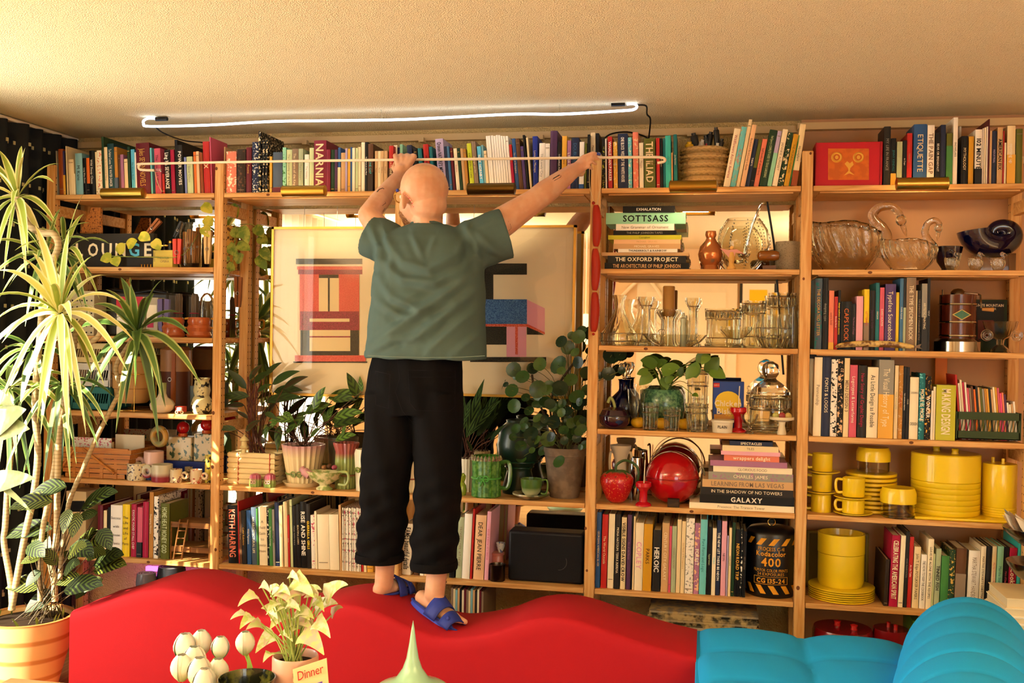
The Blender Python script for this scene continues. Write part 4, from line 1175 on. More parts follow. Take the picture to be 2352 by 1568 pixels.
loft(T_, [ring(847, 958, 900, -.44, .13), ring(842, 956, 960, -.445, .115), ring(837, 950, 1030, -.455, .105), ring(832, 938, 1110, -.46, .1), ring(827, 930, 1200, -.45, .095), ring(823, 922, 1284, -.43, .09)], 24, .85)
loft(T_, [ring(944, 1062, 900, -.44, .13), ring(948, 1061, 960, -.445, .115), ring(953, 1056, 1030, -.455, .1), ring(957, 1060, 1105, -.46, .1), ring(950, 1051, 1200, -.455, .095), ring(947, 1046, 1302, -.45, .09)], 24, .85)
BLK = M('0b0a0c', .9, k='bump', s=800., b=.12)
TM = remesh(T_, .006, 5, tr_fold); trs = TM.build('trousers', BLK, man)
for r_ in ((ring(821, 924, 1287, -.43, .094), ring(821, 924, 1268, -.43, .094)), (ring(946, 1048, 1305, -.45, .094), ring(946, 1048, 1286, -.45, .094))):
    mb = MB(); loft(mb, [r_[0], ((r_[0][0] + r_[1][0]) / 2, r_[0][1] * 1.03, r_[0][2] * 1.03), r_[1]], 28, .85); mb.build('cuff', BLK, trs)
ST = M('1b191d', .9)
for p_ in ([(862, 852), (864, 930), (893, 938), (896, 860), (862, 852)], [(938, 850), (942, 925), (955, 942), (1030, 945), (1044, 935), (1046, 852), (938, 850)], [(938, 866), (1046, 866)], [(912, 815), (918, 870), (908, 900), (925, 945), (952, 975)]):
    q = [V((a, b, 0)) for a, b in p_]; w_ = []
    for a, b in zip(q, q[1:]): w_ += [tuple(a.lerp(b, t / 8)[:2]) for t in range(8)]
    ink(w_ + [p_[-1]], .0013, TM, 'pocket_seam', ST, trs)
# sandals
SB = M('2a388c', .6)
def sandal(heel, toe, up, lb):
    t = thing('sandal', lb, 'sandal', heel - V((0, 0, .04)), 'blue sandals')
    d = (toe - heel).normalized(); s = d.cross(up).normalized(); up = s.cross(d).normalized(); L = (toe - heel).length
    out = []
    for k in range(24):
        a = 2 * math.pi * k / 24; fx = math.cos(a); w_ = .036 + .012 * (fx > 0) * abs(fx) ** .5
        out.append(heel + d * (L * (.5 + .68 * fx)) + s * (w_ * math.sin(a)) - up * .048)
    MB().prism([p - up * .006 for p in out], up * .03).build('sole', M('3a4cc4', .6), t)
    rim = MB(); rim.tube([p + up * .024 for p in out] + [out[0] + up * .024], .0055, 6, False); rim.build('footbed_rim', SB, t)
    for f0, f1 in ((.38, .66), (.76, 1.0)):
        mb = MB()
        def st(a, b):
            an = math.pi * (a * 1.06 - .03); f = f0 + (f1 - f0) * b
            w_ = .054 - .004 * abs(f - .6); hgt = .086 - .07 * (f - .38)
            return heel + d * (L * f) - s * (w_ * math.cos(an)) + up * (-.036 + hgt * max(0., math.sin(an)) ** .8)
        mb.grid(st, 16, 3); q = mb.build('strap', SB, t); m_ = q.modifiers.new('s', 'SOLIDIFY'); m_.thickness = .005; m_.offset = 1
        a_ = heel + d * (L * (f0 + f1) / 2) + s * .046 + up * .0
        MB().ball(a_, .008, .008, .01, 10, 6).build('buckle', SB, t)
sandal(Lheel, Ltoe, V((-.1, 0, 1)), 'blue foam sandal on the foot set on the sofa crest')
sandal(Rheel, Rtoe, V((.55, .1, .83)), 'blue foam sandal on the foot with the heel raised')

# ---------------------------------------------------------------- plants
def round_leaf(parent, c, n, r, mat):
    n = V(n).normalized(); x = n.orthogonal().normalized(); y = n.cross(x); mb = MB(); mb.v = [V(c) + n * (-.18 * r)]
    for rr, dz in ((.55, -.05), (1., .0)):
        for k in range(12): a = math.pi * k / 6; mb.v.append(V(c) + (x * math.cos(a) + y * math.sin(a) * .93) * rr * r + n * dz * r)
    for k in range(12):
        q = (k + 1) % 12; mb.f.append((0, 1 + k, 1 + q)); mb.f.append((1 + k, 13 + k, 13 + q, 1 + q))
    return mb.build('leaf', mat, parent, fix=False)
# tall striped dracaena in a clay pot
PC = base(70, .0, -.55); PC = V((P(66, 1410, -.55).x, -.55, 0)); rimz = P(66, 1412, -.55).z; PR = 97 * PX(P(66, 1410, -.55))
dr = thing('dracaena', 'tall dracaena with bare looping trunks in a striped clay pot', 'plant', PC)
CL = M('d9a870', .6, k='bandz', c2='b8763e', s=80.)
MB().lathe([(0, 0), (PR * .6, 0), (PR * .72, rimz * .25), (PR * .9, rimz * .6), (PR, rimz * .93), (PR * 1.02, rimz), (PR * .94, rimz), (PR * .9, rimz * .85), (0, rimz * .84)], PC, 40).build('pot', CL, dr)
MB().lathe([(PR * .92, 0), (0, .01)], PC + V((0, 0, rimz * .93)), 24).build('soil', M('2b1f14', .95), dr)
BK = M('b09a72', .8, k='bandz', c2='94805a', s=420.)
def trunk(pts, r, y=-.55, yt=None):
    n = len(pts); q = [P(u, v, y + ((yt - y) * i / (n - 1) if yt is not None else 0)) for i, (u, v) in enumerate(pts)]
    MB().tube(smooth_path(q, 6), r, 10).build('trunk', BK, dr); return q[-1]
trunk([(28, 1400), (24, 1337), (9, 1247), (12, 1205), (18, 1110), (24, 1036), (20, 960), (8, 900)], .0125)
trunk([(26, 1400), (40, 1321), (58, 1226), (77, 1136), (87, 1036), (80, 941), (85, 846), (93, 760), (98, 690), (108, 645), (122, 600), (134, 562), (122, 537), (99, 535), (66, 518), (43, 478), (40, 452)], .014)
trunk([(92, 1380), (95, 1242), (108, 1163), (124, 1078), (140, 960), (158, 860), (170, 800), (172, 770), (188, 738), (210, 732), (228, 750), (226, 772), (200, 790)], .011)
trunk([(126, 1380), (124, 1330), (114, 1279), (129, 1242), (132, 1110), (137, 978), (153, 898), (150, 800), (140, 730)], .013)
trunk([(138, 1330), (142, 1268), (158, 1157), (190, 1078), (222, 1004), (262, 925), (277, 893), (266, 845), (290, 800), (314, 765)], .0095, -.55, -.25)
DL = [M('d8d27a', .45, k='feather', c2='f2e8b8', s=1.), M('8fa03c', .45, k='feather', c2='d9d590', s=1.), M('3e5a24', .4, k='feather', c2='6f8a40', s=1.), M('5a7830', .4, k='feather', c2='b5bc70', s=1.)]
def rosette(u, v, y, n, L, ms, wd, updeg=(-60, 85), seed=1):
    c = P(u, v, y); rg = random.Random(seed)
    for i in range(n):
        az = 2 * math.pi * (i * .381966 % 1) + rg.uniform(-.2, .2); el = math.radians(updeg[0] + (updeg[1] - updeg[0]) * ((i + .5) / n)); l = L * PX(c) * rg.uniform(.75, 1.1)
        d = V((math.cos(az) * math.cos(el), math.sin(az) * math.cos(el) * .75 - .12, math.sin(el))); tip = c + d * l - V((0, 0, l * .28 * (1 - math.sin(el))))
        tip.x = max(tip.x, XL + .1); tip.y = min(tip.y, .0) if tip.x < .9 and y < -.3 else min(tip.y, .1)
        leaf(dr, c + d * .012, tip, wd * PX(c) * rg.uniform(.8, 1.15), ms[i % len(ms)], shape='strap', droop=.2 + .18 * math.cos(el), fold=.25, nrm=(-d.x * .3, -.6, 1))
rosette(40, 452, -.55, 22, 135, [DL[0], DL[1], DL[1]], 17, (-75, 80), 3)
rosette(105, 590, -.5, 20, 150, [DL[1], DL[3], DL[2]], 15, (-50, 60), 4)
rosette(138, 718, -.62, 34, 185, [DL[0], DL[0], DL[1]], 21, (-80, 80), 5)
rosette(150, 575, -.45, 14, 150, [DL[3], DL[1]], 13, (-60, 70), 15)
rosette(316, 762, -.24, 24, 165, [DL[2], DL[2], DL[3]], 22, (-70, 75), 6)
rosette(140, 880, -.5, 18, 165, [DL[2], DL[3]], 16, (-85, 10), 7)
rosette(20, 890, -.55, 20, 170, [DL[2], DL[1], DL[3]], 19, (-85, 40), 8)
rosette(75, 800, -.5, 14, 150, [DL[2], DL[3]], 15, (-70, 30), 9)
cal = thing('calathea', 'dark striped calathea growing at the foot of the dracaena', 'plant', PC + V((.05, 0, rimz * .94)))
CV = M('191d0a', .45, k='veins', c2='667024', s=54.); CV2 = M('141b0a', .45, k='veins', c2='3e4e1c', s=48.)
for i, (a, b, d, e) in enumerate([(490, 120, 230, 180), (390, 230, 60, 285), (385, 430, 20, 500), (510, 285, 465, 470), (600, 285, 870, 160), (575, 310, 530, 500), (720, 310, 560, 380), (590, 490, 770, 560), (730, 440, 820, 590), (690, 740, 935, 700), (690, 700, 915, 625), (320, 850, 40, 870), (410, 910, 180, 1050),
        (600, 800, 380, 840), (470, 890, 760, 850), (250, 480, 370, 600), (200, 560, 330, 640), (300, 640, 150, 690), (520, 560, 690, 640), (500, 640, 640, 560), (560, 700, 470, 600), (640, 640, 780, 620), (640, 860, 560, 950), (760, 800, 620, 900), (300, 740, 190, 860), (620, 540, 700, 440), (470, 760, 590, 690), (420, 700, 300, 590)]):
    y0 = -.5 - .15 * rnd.random() if a < 560 else -.42 - .1 * rnd.random(); f = lambda x, y_: (x / 3.213, 1080 + y_ / 3.213)
    p0, p1 = P(*f(a, b), y0), P(*f(d, e), y0 - .04); L = (p1 - p0).length
    leaf(cal, p0, p1, min(max(L * .6, .055), .09), CV if i % 2 else CV2, shape='oval', droop=.16, nrm=(rnd.uniform(-.3, .3), -1, 1.0), fold=.1)
    stem(cal, [PC + V((rnd.uniform(-.05, .12), rnd.uniform(-.06, .08), rimz * .93)), (PC + p0) / 2 + V((.03, 0, rimz * .55)), p0], .002, M('4a3c24', .6), n=5)
for i in range(14):
    a = i * 1.7; p = PC + V((PR * .75 * math.cos(a), PR * .75 * math.sin(a), rimz * .93)); leaf(dr, p, p + V((.03 * math.cos(a * 2), -.02, .05)), .014, M('7a9440', .5), name='ground_leaf', shape='lance')
sf = thing('staghorn_fern', 'pale lobed fern fronds hanging at the window side', 'plant', P(-40, 960, -.75))
FM = M('a0a676', .6, k='mottle', c2='7c8a56', s=18.)
for pts in ((-60, 1010, 60, 940, 70), (-50, 1000, 68, 985, 60), (-70, 1130, 80, 1098, 52), (-40, 1090, 76, 1180, 14), (-60, 900, 30, 930, 40)):
    leaf(sf, P(pts[0], pts[1], -.75), P(pts[2], pts[3], -.78), pts[4] * PX(P(0, 1000, -.75)), FM, name='frond', shape='oval', droop=.1, nrm=(.2, -1, .4))
stem(sf, [P(-45, 1010, -.75), P(-70, 800, -.75), V((XL + .12, -.75, ZC))], .004, M('8a7a58', .7), name='hanger')
# pilea
TER = M('6a5a4a', .8, k='mottle', c2='7d6a56', s=24.)
pi, c, R, H = pot('pilea_pot', 'grey clay pot of round leaved pilea beside the teacup', 'plant', 1246, 1346, 1026, 4, .15, [(0, 0), (.66, 0), (.7, .05), (.93, .83), (1, .84), (1, 1), (.93, 1), (.9, .85), (0, .84)], TER, 32)
MB().lathe([(R * .92, 0), (0, .01)], c + V((0, 0, H * .9)), 20).build('soil', M('2b1f14', .95), pi)
PL = [M('1d3614', .32, k='mottle', c2='2a481a', s=30.), M('2e4a1c', .32), M('152a16', .3), M('3d541a', .35)]
S2_ = lambda a, b: (1030 + a / 3.646, 740 + b / 3.646)
for i, (a, b, r) in enumerate([(rnd.uniform(560, 1130), rnd.uniform(560, 1020), rnd.uniform(28, 46)) for _ in range(26)] + [(945, 160, 45), (1000, 210, 52), (920, 355, 70), (1090, 120, 52), (1085, 335, 45), (945, 405, 35), (545, 395, 55), (620, 455, 52), (705, 385, 45), (765, 350, 50), (750, 560, 65), (845, 535, 45), (935, 550, 62), (1025, 480, 52), (1160, 565, 42), (1075, 620, 60), (1100, 675, 42), (890, 705, 50), (675, 740, 38), (550, 700, 52),
        (1000, 745, 38), (945, 755, 35), (1000, 825, 38), (1100, 825, 50), (880, 835, 50), (745, 800, 38), (565, 890, 38), (635, 880, 32), (690, 930, 55), (835, 975, 58), (965, 900, 38), (1040, 935, 45), (1075, 970, 35), (735, 985, 38), (605, 1035, 45), (785, 1075, 38), (970, 990, 32), (700, 1070, 25), (610, 1135, 38), (925, 1165, 48), (990, 1092, 24),
        (1135, 1025, 35), (1105, 1045, 22), (530, 570, 50), (480, 520, 22), (1030, 110, 30), (1120, 60, 35), (560, 450, 30), (800, 840, 30), (860, 1010, 25), (540, 960, 30), (1150, 420, 45), (1180, 90, 50), (1060, 250, 36)]):
    p = P(*S2_(a, b), .12 - .14 * rnd.random()); round_leaf(pi, p, (rnd.uniform(-.7, .5), -1, rnd.uniform(-.1, .9)), r / 3.646 * PX(p) * 1.22, PL[i % 4])
    q = c + V((rnd.uniform(-.02, .02), 0, H * .9)); mid = V((q.x * .6 + p.x * .4 + .01, .14, max(q.z + .05, p.z * .75 + q.z * .25)))
    stem(pi, [q, mid, p], .0013, M('5a5a2a', .6), n=5)
stem(pi, [c + V((0, 0, H * .9)), P(1235, 920, .12), P(1222, 860, .1)], .005, M('3a2a18', .8), name='trunk'); stem(pi, [c + V((.01, 0, H * .9)), P(1262, 930, .14), P(1320, 830, .13)], .005, M('3a2a18', .8), name='trunk')
for i, (u, v, r) in enumerate([(1405, 815, 22), (1425, 812, 16), (1398, 858, 17), (1428, 850, 10), (1378, 862, 9)]):
    p = P(u, v, .1); round_leaf(pi, p, (.3, -1, .3), r * PX(p), PL[2]); stem(pi, [P(1340, 900, .12), P(1365, 880, .11), p], .0013, M('5a5a2a', .6), n=5)
# calatheas on the pot shelf
def bunch(parent, lst, off, k_, mat, wfac, y, root, shape='lance', wmax=.06, n=9, fold=.18, petiole=True):
    for i, q in enumerate(lst):
        a, b, d, e = q[:4]; yy = y + rnd.uniform(-.08, .07)
        p0, p1 = P(off[0] + a / k_, off[1] + b / k_, yy), P(off[0] + d / k_, off[1] + e / k_, yy - .03); L = (p1 - p0).length
        leaf(parent, p0, p1, min(L * wfac, wmax), mat[i % len(mat)] if isinstance(mat, list) else mat, shape=shape, droop=.1, nrm=(rnd.uniform(-.3, .3), -1, .7), fold=fold, n=n)
        if petiole: stem(parent, [V(root) + V((rnd.uniform(-.03, .03), rnd.uniform(-.03, .03), 0)), (V(root) + p0) / 2 + V((0, 0, .02)), p0], .002, M('4a2a1c', .6), n=5)
DK = [M('22301a', .3, k='veins', c2='33481f', s=30.), M('2b3f1d', .32), M('3a2c1a', .35, k='feather', c2='2c4420', s=1.)]
rp = thing('bamboo_planter', 'cream oblong bamboo planter of dark leafed prayer plant', 'plant', base(587, 4, .12))
a0, a1 = P(527, 1075, .065).x, P(630, 1075, .065).x; zt = P(587, 1040, .065).z; hb = zt - Z[4]; CRM = M('e2cc96', .35, coat=.3)
for j in range(6):
    z = Z[4] + hb * (j + .5) / 6; r = hb / 12 * 1.08
    MB().tube([(a0, .065, z), (a1, .065, z), (a1, .19, z), (a0, .19, z), (a0, .065, z)], r, 8).build('bamboo_row', CRM, rp)
MB().box(a0, a1, .065, .19, Z[4] + .001, zt - .012).build('planter_body', CRM, rp)
for u in (546, 618): x = P(u, 1075, .05).x; MB().box(x - .002, x + .002, .053, .058, Z[4] + .002, zt).build('red_tie', M('b04a28', .5), rp)
cr = V(((a0 + a1) / 2, .12, zt - .01))
bunch(rp, [(390, 380, 30, 405), (360, 300, 140, 80), (390, 200, 540, 30), (560, 160, 750, 10), (640, 250, 945, 105), (760, 300, 1035, 165), (660, 330, 980, 320), (360, 380, 150, 460), (340, 480, 110, 490), (560, 440, 990, 400), (420, 240, 650, 110), (380, 620, 240, 540), (250, 740, 0, 740), (130, 760, 190, 1080), (350, 760, 520, 640), (440, 100, 400, 200), (560, 560, 700, 640), (520, 640, 700, 440), (600, 120, 560, 20), (480, 330, 640, 250)],
      (490, 830), 4.75, DK, .3, .12, cr, 'lance', .05)
for i in range(7): stem(rp, [cr + V((rnd.uniform(-.04, .04), 0, 0)), P(572 + rnd.uniform(-6, 14), 960, .12), P(570 + i * 5, 900 - rnd.uniform(0, 40), .11)], .003, M('5a2c20', .5))
asp, c, R, H = pot('asparagus_pot', 'cream and pink asparagus shaped pot on a saucer holding calathea', 'plant', 647, 745, 1020, 4, .13, [(0, .03), (.66, .03), (.7, .1), (.98, .96), (1, 1), (.92, 1), (.88, .9), (0, .88)], M('e2cfa0', .35, k='grad', c2='b8808c', s=.06, b=.13, coat=.3), 44, wav=22, wa=.035)
MB().lathe([(R * .3, 0), (R * .85, .0), (R * .95, .018), (R * .9, .018), (R * .7, .006), (0, .006)], c, 32).build('saucer', M('d8c498', .4), asp)
MB().torus(c + V((0, 0, H * .3)), R * .79, .004, n=32).build('green_ribbon', M('7a8a4a', .4), asp)
for s_ in (-1, 1): MB().torus(c + V((s_ * .014, -R * .83, H * .31)), .012, .003, ax=(.2, 1, .2), n=14).build('ribbon_loop', M('7a8a4a', .4), asp)
MB().lathe([(R * .88, 0), (0, .01)], c + V((0, 0, H * .92)), 20).build('soil', M('2b1f14', .95), asp)
RT = M('5a7a2e', .3, k='veins', c2='2b4018', s=26.); RT2 = M('445c22', .3, k='veins', c2='22341a', s=24.)
bunch(asp, [(1090, 520, 1225, 275), (1000, 560, 1300, 470), (880, 640, 600, 650), (1000, 600, 760, 820), (700, 640, 590, 760), (720, 700, 700, 990), (1250, 400, 1620, 350), (1580, 400, 1455, 120), (1620, 330, 1600, 160), (1300, 420, 1560, 420), (1320, 610, 1640, 560), (1310, 700, 1640, 650), (1000, 700, 990, 810), (1060, 820, 1170, 730), (560, 740, 460, 870), (590, 700, 560, 860), (1330, 860, 1560, 800), (900, 620, 1040, 560), (760, 560, 880, 640), (1220, 660, 1200, 560), (1440, 700, 1400, 820)],
      (490, 830), 4.75, [RT, RT2], .36, .12, c + V((0, 0, H * .9)), 'lance', .055)
gp, c, R, H = pot('planter', 'dark glazed planter behind the asparagus pot', 'plant', 752, 822, 1003, 4, .235, [(0, 0), (.75, 0), (.9, .5), (1, .95), (1, 1), (.9, .95), (0, .9)], M('4a4638', .4), 28)
bunch(gp, [(1230, 650, 1330, 470), (1260, 700, 1180, 580), (1300, 660, 1480, 560), (1240, 600, 1120, 500)], (490, 830), 4.75, [RT, RT2], .36, .22, c + V((0, 0, H * .9)), 'lance', .05)
zz, c, R, H = pot('white_planter', 'white ribbed planter of rattlesnake plant behind the green mug', 'plant', 1052, 1092, 1052, 4, .17, hollow([(0, 0), (.8, 0), (1, .9), (1, 1)]), M('d8d0b8', .35), 36, wav=18, wa=.03)
RS = M('34481f', .86, k='veins', c2='141e0e', s=34.)
bunch(zz, [(150, 970, 300, 475), (160, 960, 330, 700), (180, 940, 440, 650), (350, 990, 490, 850), (110, 940, 130, 620), (200, 1080, 150, 980), (260, 900, 480, 480), (230, 960, 420, 760), (120, 860, 190, 640), (300, 980, 440, 900), (240, 840, 260, 620), (330, 900, 400, 640)], (1030, 740), 3.646, [RS, M('1e2c14', .86)], .22, .18, c + V((0, 0, H * .9)), 'lance', .04)
# trailing pothos
po, c, R, H = pot('cork_planter', 'cork covered planter of trailing pothos behind the upright', 'plant', 500, 548, 520, 1, .2, hollow([(0, 0), (.85, 0), (1, .95), (1, 1)]), M('b98a3c', .8, k='spots', c2='5a3a1a', s=60.), 24)
PT = [M('9aa02a', .4, k='mottle', c2='c6b840', s=25.), M('5f7a28', .4, k='mottle', c2='9aa040', s=30.)]
for i, (a, b, d, e) in enumerate([(250, 650, 228, 672), (262, 590, 270, 612), (270, 580, 288, 560), (320, 540, 345, 552), (352, 552, 368, 575), (292, 565, 315, 553), (465, 470, 487, 490), (470, 500, 488, 520), (466, 520, 480, 545), (530, 470, 545, 500), (512, 500, 540, 480), (520, 540, 505, 520), (530, 530, 560, 545), (520, 560, 545, 590), (540, 600, 560, 585), (515, 610, 540, 620), (555, 520, 570, 560), (592, 545, 615, 560), (600, 570, 620, 600), (590, 590, 612, 620), (585, 520, 605, 545), (545, 560, 575, 575), (520, 585, 510, 605)]):
    yy = .02 if a < 400 else (.06 if a < 500 else .16)
    if a > 575: yy = .25
    if i == 0: a, b, d, e = 256, 590, 230, 598
    p0 = P(a, b, yy); leaf(po, p0, P(d, e, yy - .01), 26 * PX(p0), PT[0 if a < 500 else 1], shape='heart', droop=.1, nrm=(.2, -1, .3), fold=.06)
q0 = c + V((0, 0, H)); stem(po, [q0, P(470, 520, .1), P(420, 585, .03), P(340, 590, .02), P(255, 588, .02)], .0018, PT[1]); stem(po, [q0, P(540, 520, .16), P(535, 600, .12), P(520, 640, .1)], .0018, PT[1]); stem(po, [q0, P(590, 520, .24), P(600, 600, .25)], .0018, PT[1])
pg, c, R, H = pot('green_planter', 'speckled green glazed planter of pothos among the glassware', 'plant', 1470, 1572, 893, 3, .2, hollow([(0, 0), (.7, 0), (.9, .15), (1, .5), (.95, .85), (.82, 1)]), M('2a5a44', .25, k='mottle', c2='5a8a62', s=80., coat=.3), 32)
for a, b, d, e in [(570, 280, 470, 305), (520, 200, 700, 220), (640, 230, 500, 180), (600, 310, 490, 400), (690, 290, 850, 240), (700, 330, 740, 440), (740, 230, 820, 260), (990, 240, 900, 350), (960, 330, 1000, 190), (1010, 200, 1050, 100), (1100, 130, 1040, 220), (1090, 290, 1195, 155), (1110, 270, 1250, 340), (640, 230, 740, 190), (840, 320, 880, 240), (960, 480, 1010, 500), (560, 250, 640, 210), (720, 370, 800, 330)]:
    yy = .12 - .06 * rnd.random(); p0 = P(1340 + a / 3.825, 780 + b / 3.825, yy); p1 = P(1340 + d / 3.825, 780 + e / 3.825, yy - .02)
    leaf(pg, p0, p1, (p1 - p0).length * .72, [M('5c7a28', .35), M('4a6a24', .35), M('6f8a34', .35)][int(a) % 3], shape='heart', droop=.12, nrm=(rnd.uniform(-.4, .4), -1, .5), fold=.12)
    stem(pg, [c + V((0, 0, H * .9)), (c + V((0, 0, H)) + p0) / 2 + V((0, 0, .03)), p0], .0016, M('6f8a34', .5), n=5)

# ---------------------------------------------------------------- things on the shelves
def letter_cyl(parent, t, c, R, z, wmax, h, mat, bold=0):
    out, wd = layout(t, bold); k = h / .7; kx = min(k, wmax / wd); a0 = math.atan2(CAM.y - c.y, CAM.x - c.x); mb = MB()
    for (vv, ff, gw), x in out:
        b = len(mb.v)
        for p in vv: a = a0 + (x + p[0] - wd / 2) * kx / R; mb.v.append(V((c.x + R * math.cos(a), c.y + R * math.sin(a), z + (p[1] - .35) * k)))
        mb.f += [tuple(b + i for i in f) for f in ff]
    o = mb.build('lettering', mat, parent, flat=True, fix=False); o['kind'] = 'stuff'; return o
def boxi(name, label, cat, u0, u1, vt, k, y, d, mat, group=None, bev=.002):
    a, b = base(u0, k, y), base(u1, k, y); zt = P((u0 + u1) / 2, vt, y).z
    o = MB().box(a.x, b.x, y, y + d, a.z + .0004, zt).build(name, mat)
    if bev: bevel(o, bev)
    return tag(o, label, cat, group), a.x, b.x, a.z, zt
def quadp(parent, name, u0, v0, u1, v1, y, mat, d=.001):
    return MB().prism([P(u, v, y) for u, v in ((u0, v0), (u1, v0), (u1, v1), (u0, v1))], (0, d, 0)).build(name, mat, parent, flat=True)
def txt(parent, t, u, v, y, wpx, hpx, mat, bold=0, xd=(1, 0, 0), yd=(0, 0, 1)):
    p = P(u, v, y); return letter(parent, t, p, xd, yd, wpx * PX(p), hpx * PX(p), mat, bold)
def peg(label, u0, u1, v0, v1, y, mat, tilt=0., group=None):
    """spring clothespin standing on its jaws"""
    a, b = P(u0, v1, y), P(u1, v0, y); w_ = (b.x - a.x); h = b.z - a.z; c = V(((a.x + b.x) / 2, y, a.z)); rot = Matrix.Rotation(tilt, 3, 'Y')
    t = thing('clothespin', label, 'clothespin', c, group)
    for s in (-1, 1):
        pts = [(s * w_ * .06, 0), (s * w_ * .1, h), (s * w_ * .5, h * .98), (s * w_ * .42, h * .3), (s * w_ * .3, 0)]
        MB().prism([c + rot @ V((x, -.007, z)) for x, z in pts], rot @ V((0, .016, 0))).build('prong', mat, t)
    MB().torus(c + rot @ V((0, -.009, h * .45)), w_ * .2, .0014, ax=(0, 1, 0), n=12, k=5).build('spring', M('silver', .3, m=1.), t)
    return t
def glass(name, label, u0, u1, vt, k, y, prof, cat='glassware', n=32, c='f2f0e4', group=None, th=.07, **kw):
    return pot(name, label, cat, u0, u1, vt, k, y, hollow(prof, th), G(c, .03), n, group, **kw)
def handle(parent, c, R, z0, z1, out, r, mat, az=0., name='handle'):
    d = V((math.cos(az), math.sin(az), 0)); pts = [V(c) + d * R * .95 + V((0, 0, z1)), V(c) + d * (R + out * .8) + V((0, 0, z1 + (z1 - z0) * .02)), V(c) + d * (R + out) + V((0, 0, (z0 + z1) / 2)), V(c) + d * (R + out * .7) + V((0, 0, z0)), V(c) + d * R * .92 + V((0, 0, z0))]
    return MB().tube(smooth_path(pts, 5), r, 8).build(name, mat, parent)
# --- bay with the lounge sign
t, x0, x1, z0, z1 = boxi('lounge_sign', 'black sign board lettered LOUNGE on the shelf', 'sign', 160, 352, 536, 1, .05, .03, M('26221e', .6))
LT = M('e8d8b8', .5)
for i, ch in enumerate('LOUNGE'): txt(t, ch, 182 + i * 31.5, 573, .048, 26, 29, M('sky', .5) if ch == 'G' else LT, 1)
tl = thing('cork_tile', 'rough copper coloured slanted tile behind the sign', 'ornament', P(208, 536, .1))
MB().prism([P(183, 534, .1), P(232, 534, .1), P(230, 476, .1), P(210, 476, .1)], (0, .015, 0)).build('tile', M('a8682e', .5, k='spots', c2='5a2e12', s=110., b=.6), tl)
t, x0, x1, z0, z1 = boxi('opera_glass_box', 'yellow cardboard box printed THEATER OPERA', 'box', 351, 396, 574, 1, .03, .05, M('d8c25a', .6))
txt(t, 'THEATER', 374, 592, .028, 32, 5, M('taupe', .6)); txt(t, 'OPERA', 378, 600, .028, 26, 5, M('taupe', .6)); txt(t, 'LEMAIRE', 354, 590, .028, 26, 4, M('taupe', .6), 0, (0, 0, 1), (-1, 0, 0))
bn = thing('opera_glasses', 'black and gold opera glasses on the yellow box', 'binoculars', V(((x0 + x1) / 2, .055, z1)))
for u in (363, 391):
    c = base(u, z1, .055); MB().lathe([(0, 0), (.011, 0), (.012, .012), (.010, .036), (.0, .036)], c, 16).build('barrel', M('black', .3), bn); MB().lathe([(.0, .034), (.0105, .034), (.0105, .043), (.0, .043)], c, 16).build('eyepiece', M('gold', .25, m=1.), bn)
c = base(377, z1, .055); MB().tube([base(363, z1, .055) + V((0, 0, .022)), base(391, z1, .055) + V((0, 0, .022))], .004).build('bridge', M('gold', .25, m=1.), bn); MB().lathe([(0, .0), (.004, 0), (.004, .036), (0, .036)], c, 10).build('focus_wheel', M('black', .3), bn)
peg('large red plastic clothespin beside the yellow box', 397, 418, 548, 606, .03, M('d8402c', .4))
gj, c, R, H = glass('clothespin_jar', 'clear glass jar holding wooden clothespins', 412, 462, 513, 1, .07, [(0, 0), (.9, 0), (1, .05), (1, .85), (.85, .95), (.85, 1)], 'jar')
for i, (u, v) in enumerate(((425, 532), (435, 526), (446, 530), (455, 522))): peg(['pale wooden clothespin in the jar', 'wooden clothespin with a printed black label in the jar', 'brown wooden clothespin in the jar', 'tall dark wooden clothespin in the jar'][i], u - 5, u + 5, v, 604, .07 + .006 * (i % 2), M(('d0a468', 'b57f48', '9a6636', '7d4a26')[i], .6, k='woodz', c2='a87040', s=40.), 0, 'clothespins in the jar')
p_ = peg('long brown clothespin leaning on top of the sign', 330, 344, 492, 540, .065, M('7a4520', .6), .75); peg('black clip perched above the opera glasses', 396, 408, 505, 545, .11, M('black', .4), .5)
peg('pale wooden clothespin against the upright', 468, 486, 530, 606, .06, M('d8b67c', .6)); peg('dark clothespin clipped to the shelf edge beside the upright', 538, 556, 635, 705, .1, M('7d4a26', .6))
ft = thing('gold_tiny_feet', 'row of tiny brass pegs beside the sign', 'ornament', base(335, 1, .03))
for i in range(4): MB().lathe([(0, 0), (.003, 0), (.003, .012), (.005, .014), (0, .016)], base(325 + i * 7, 1, .03), 8).build('brass_peg', M('gold', .3, m=1.), ft)
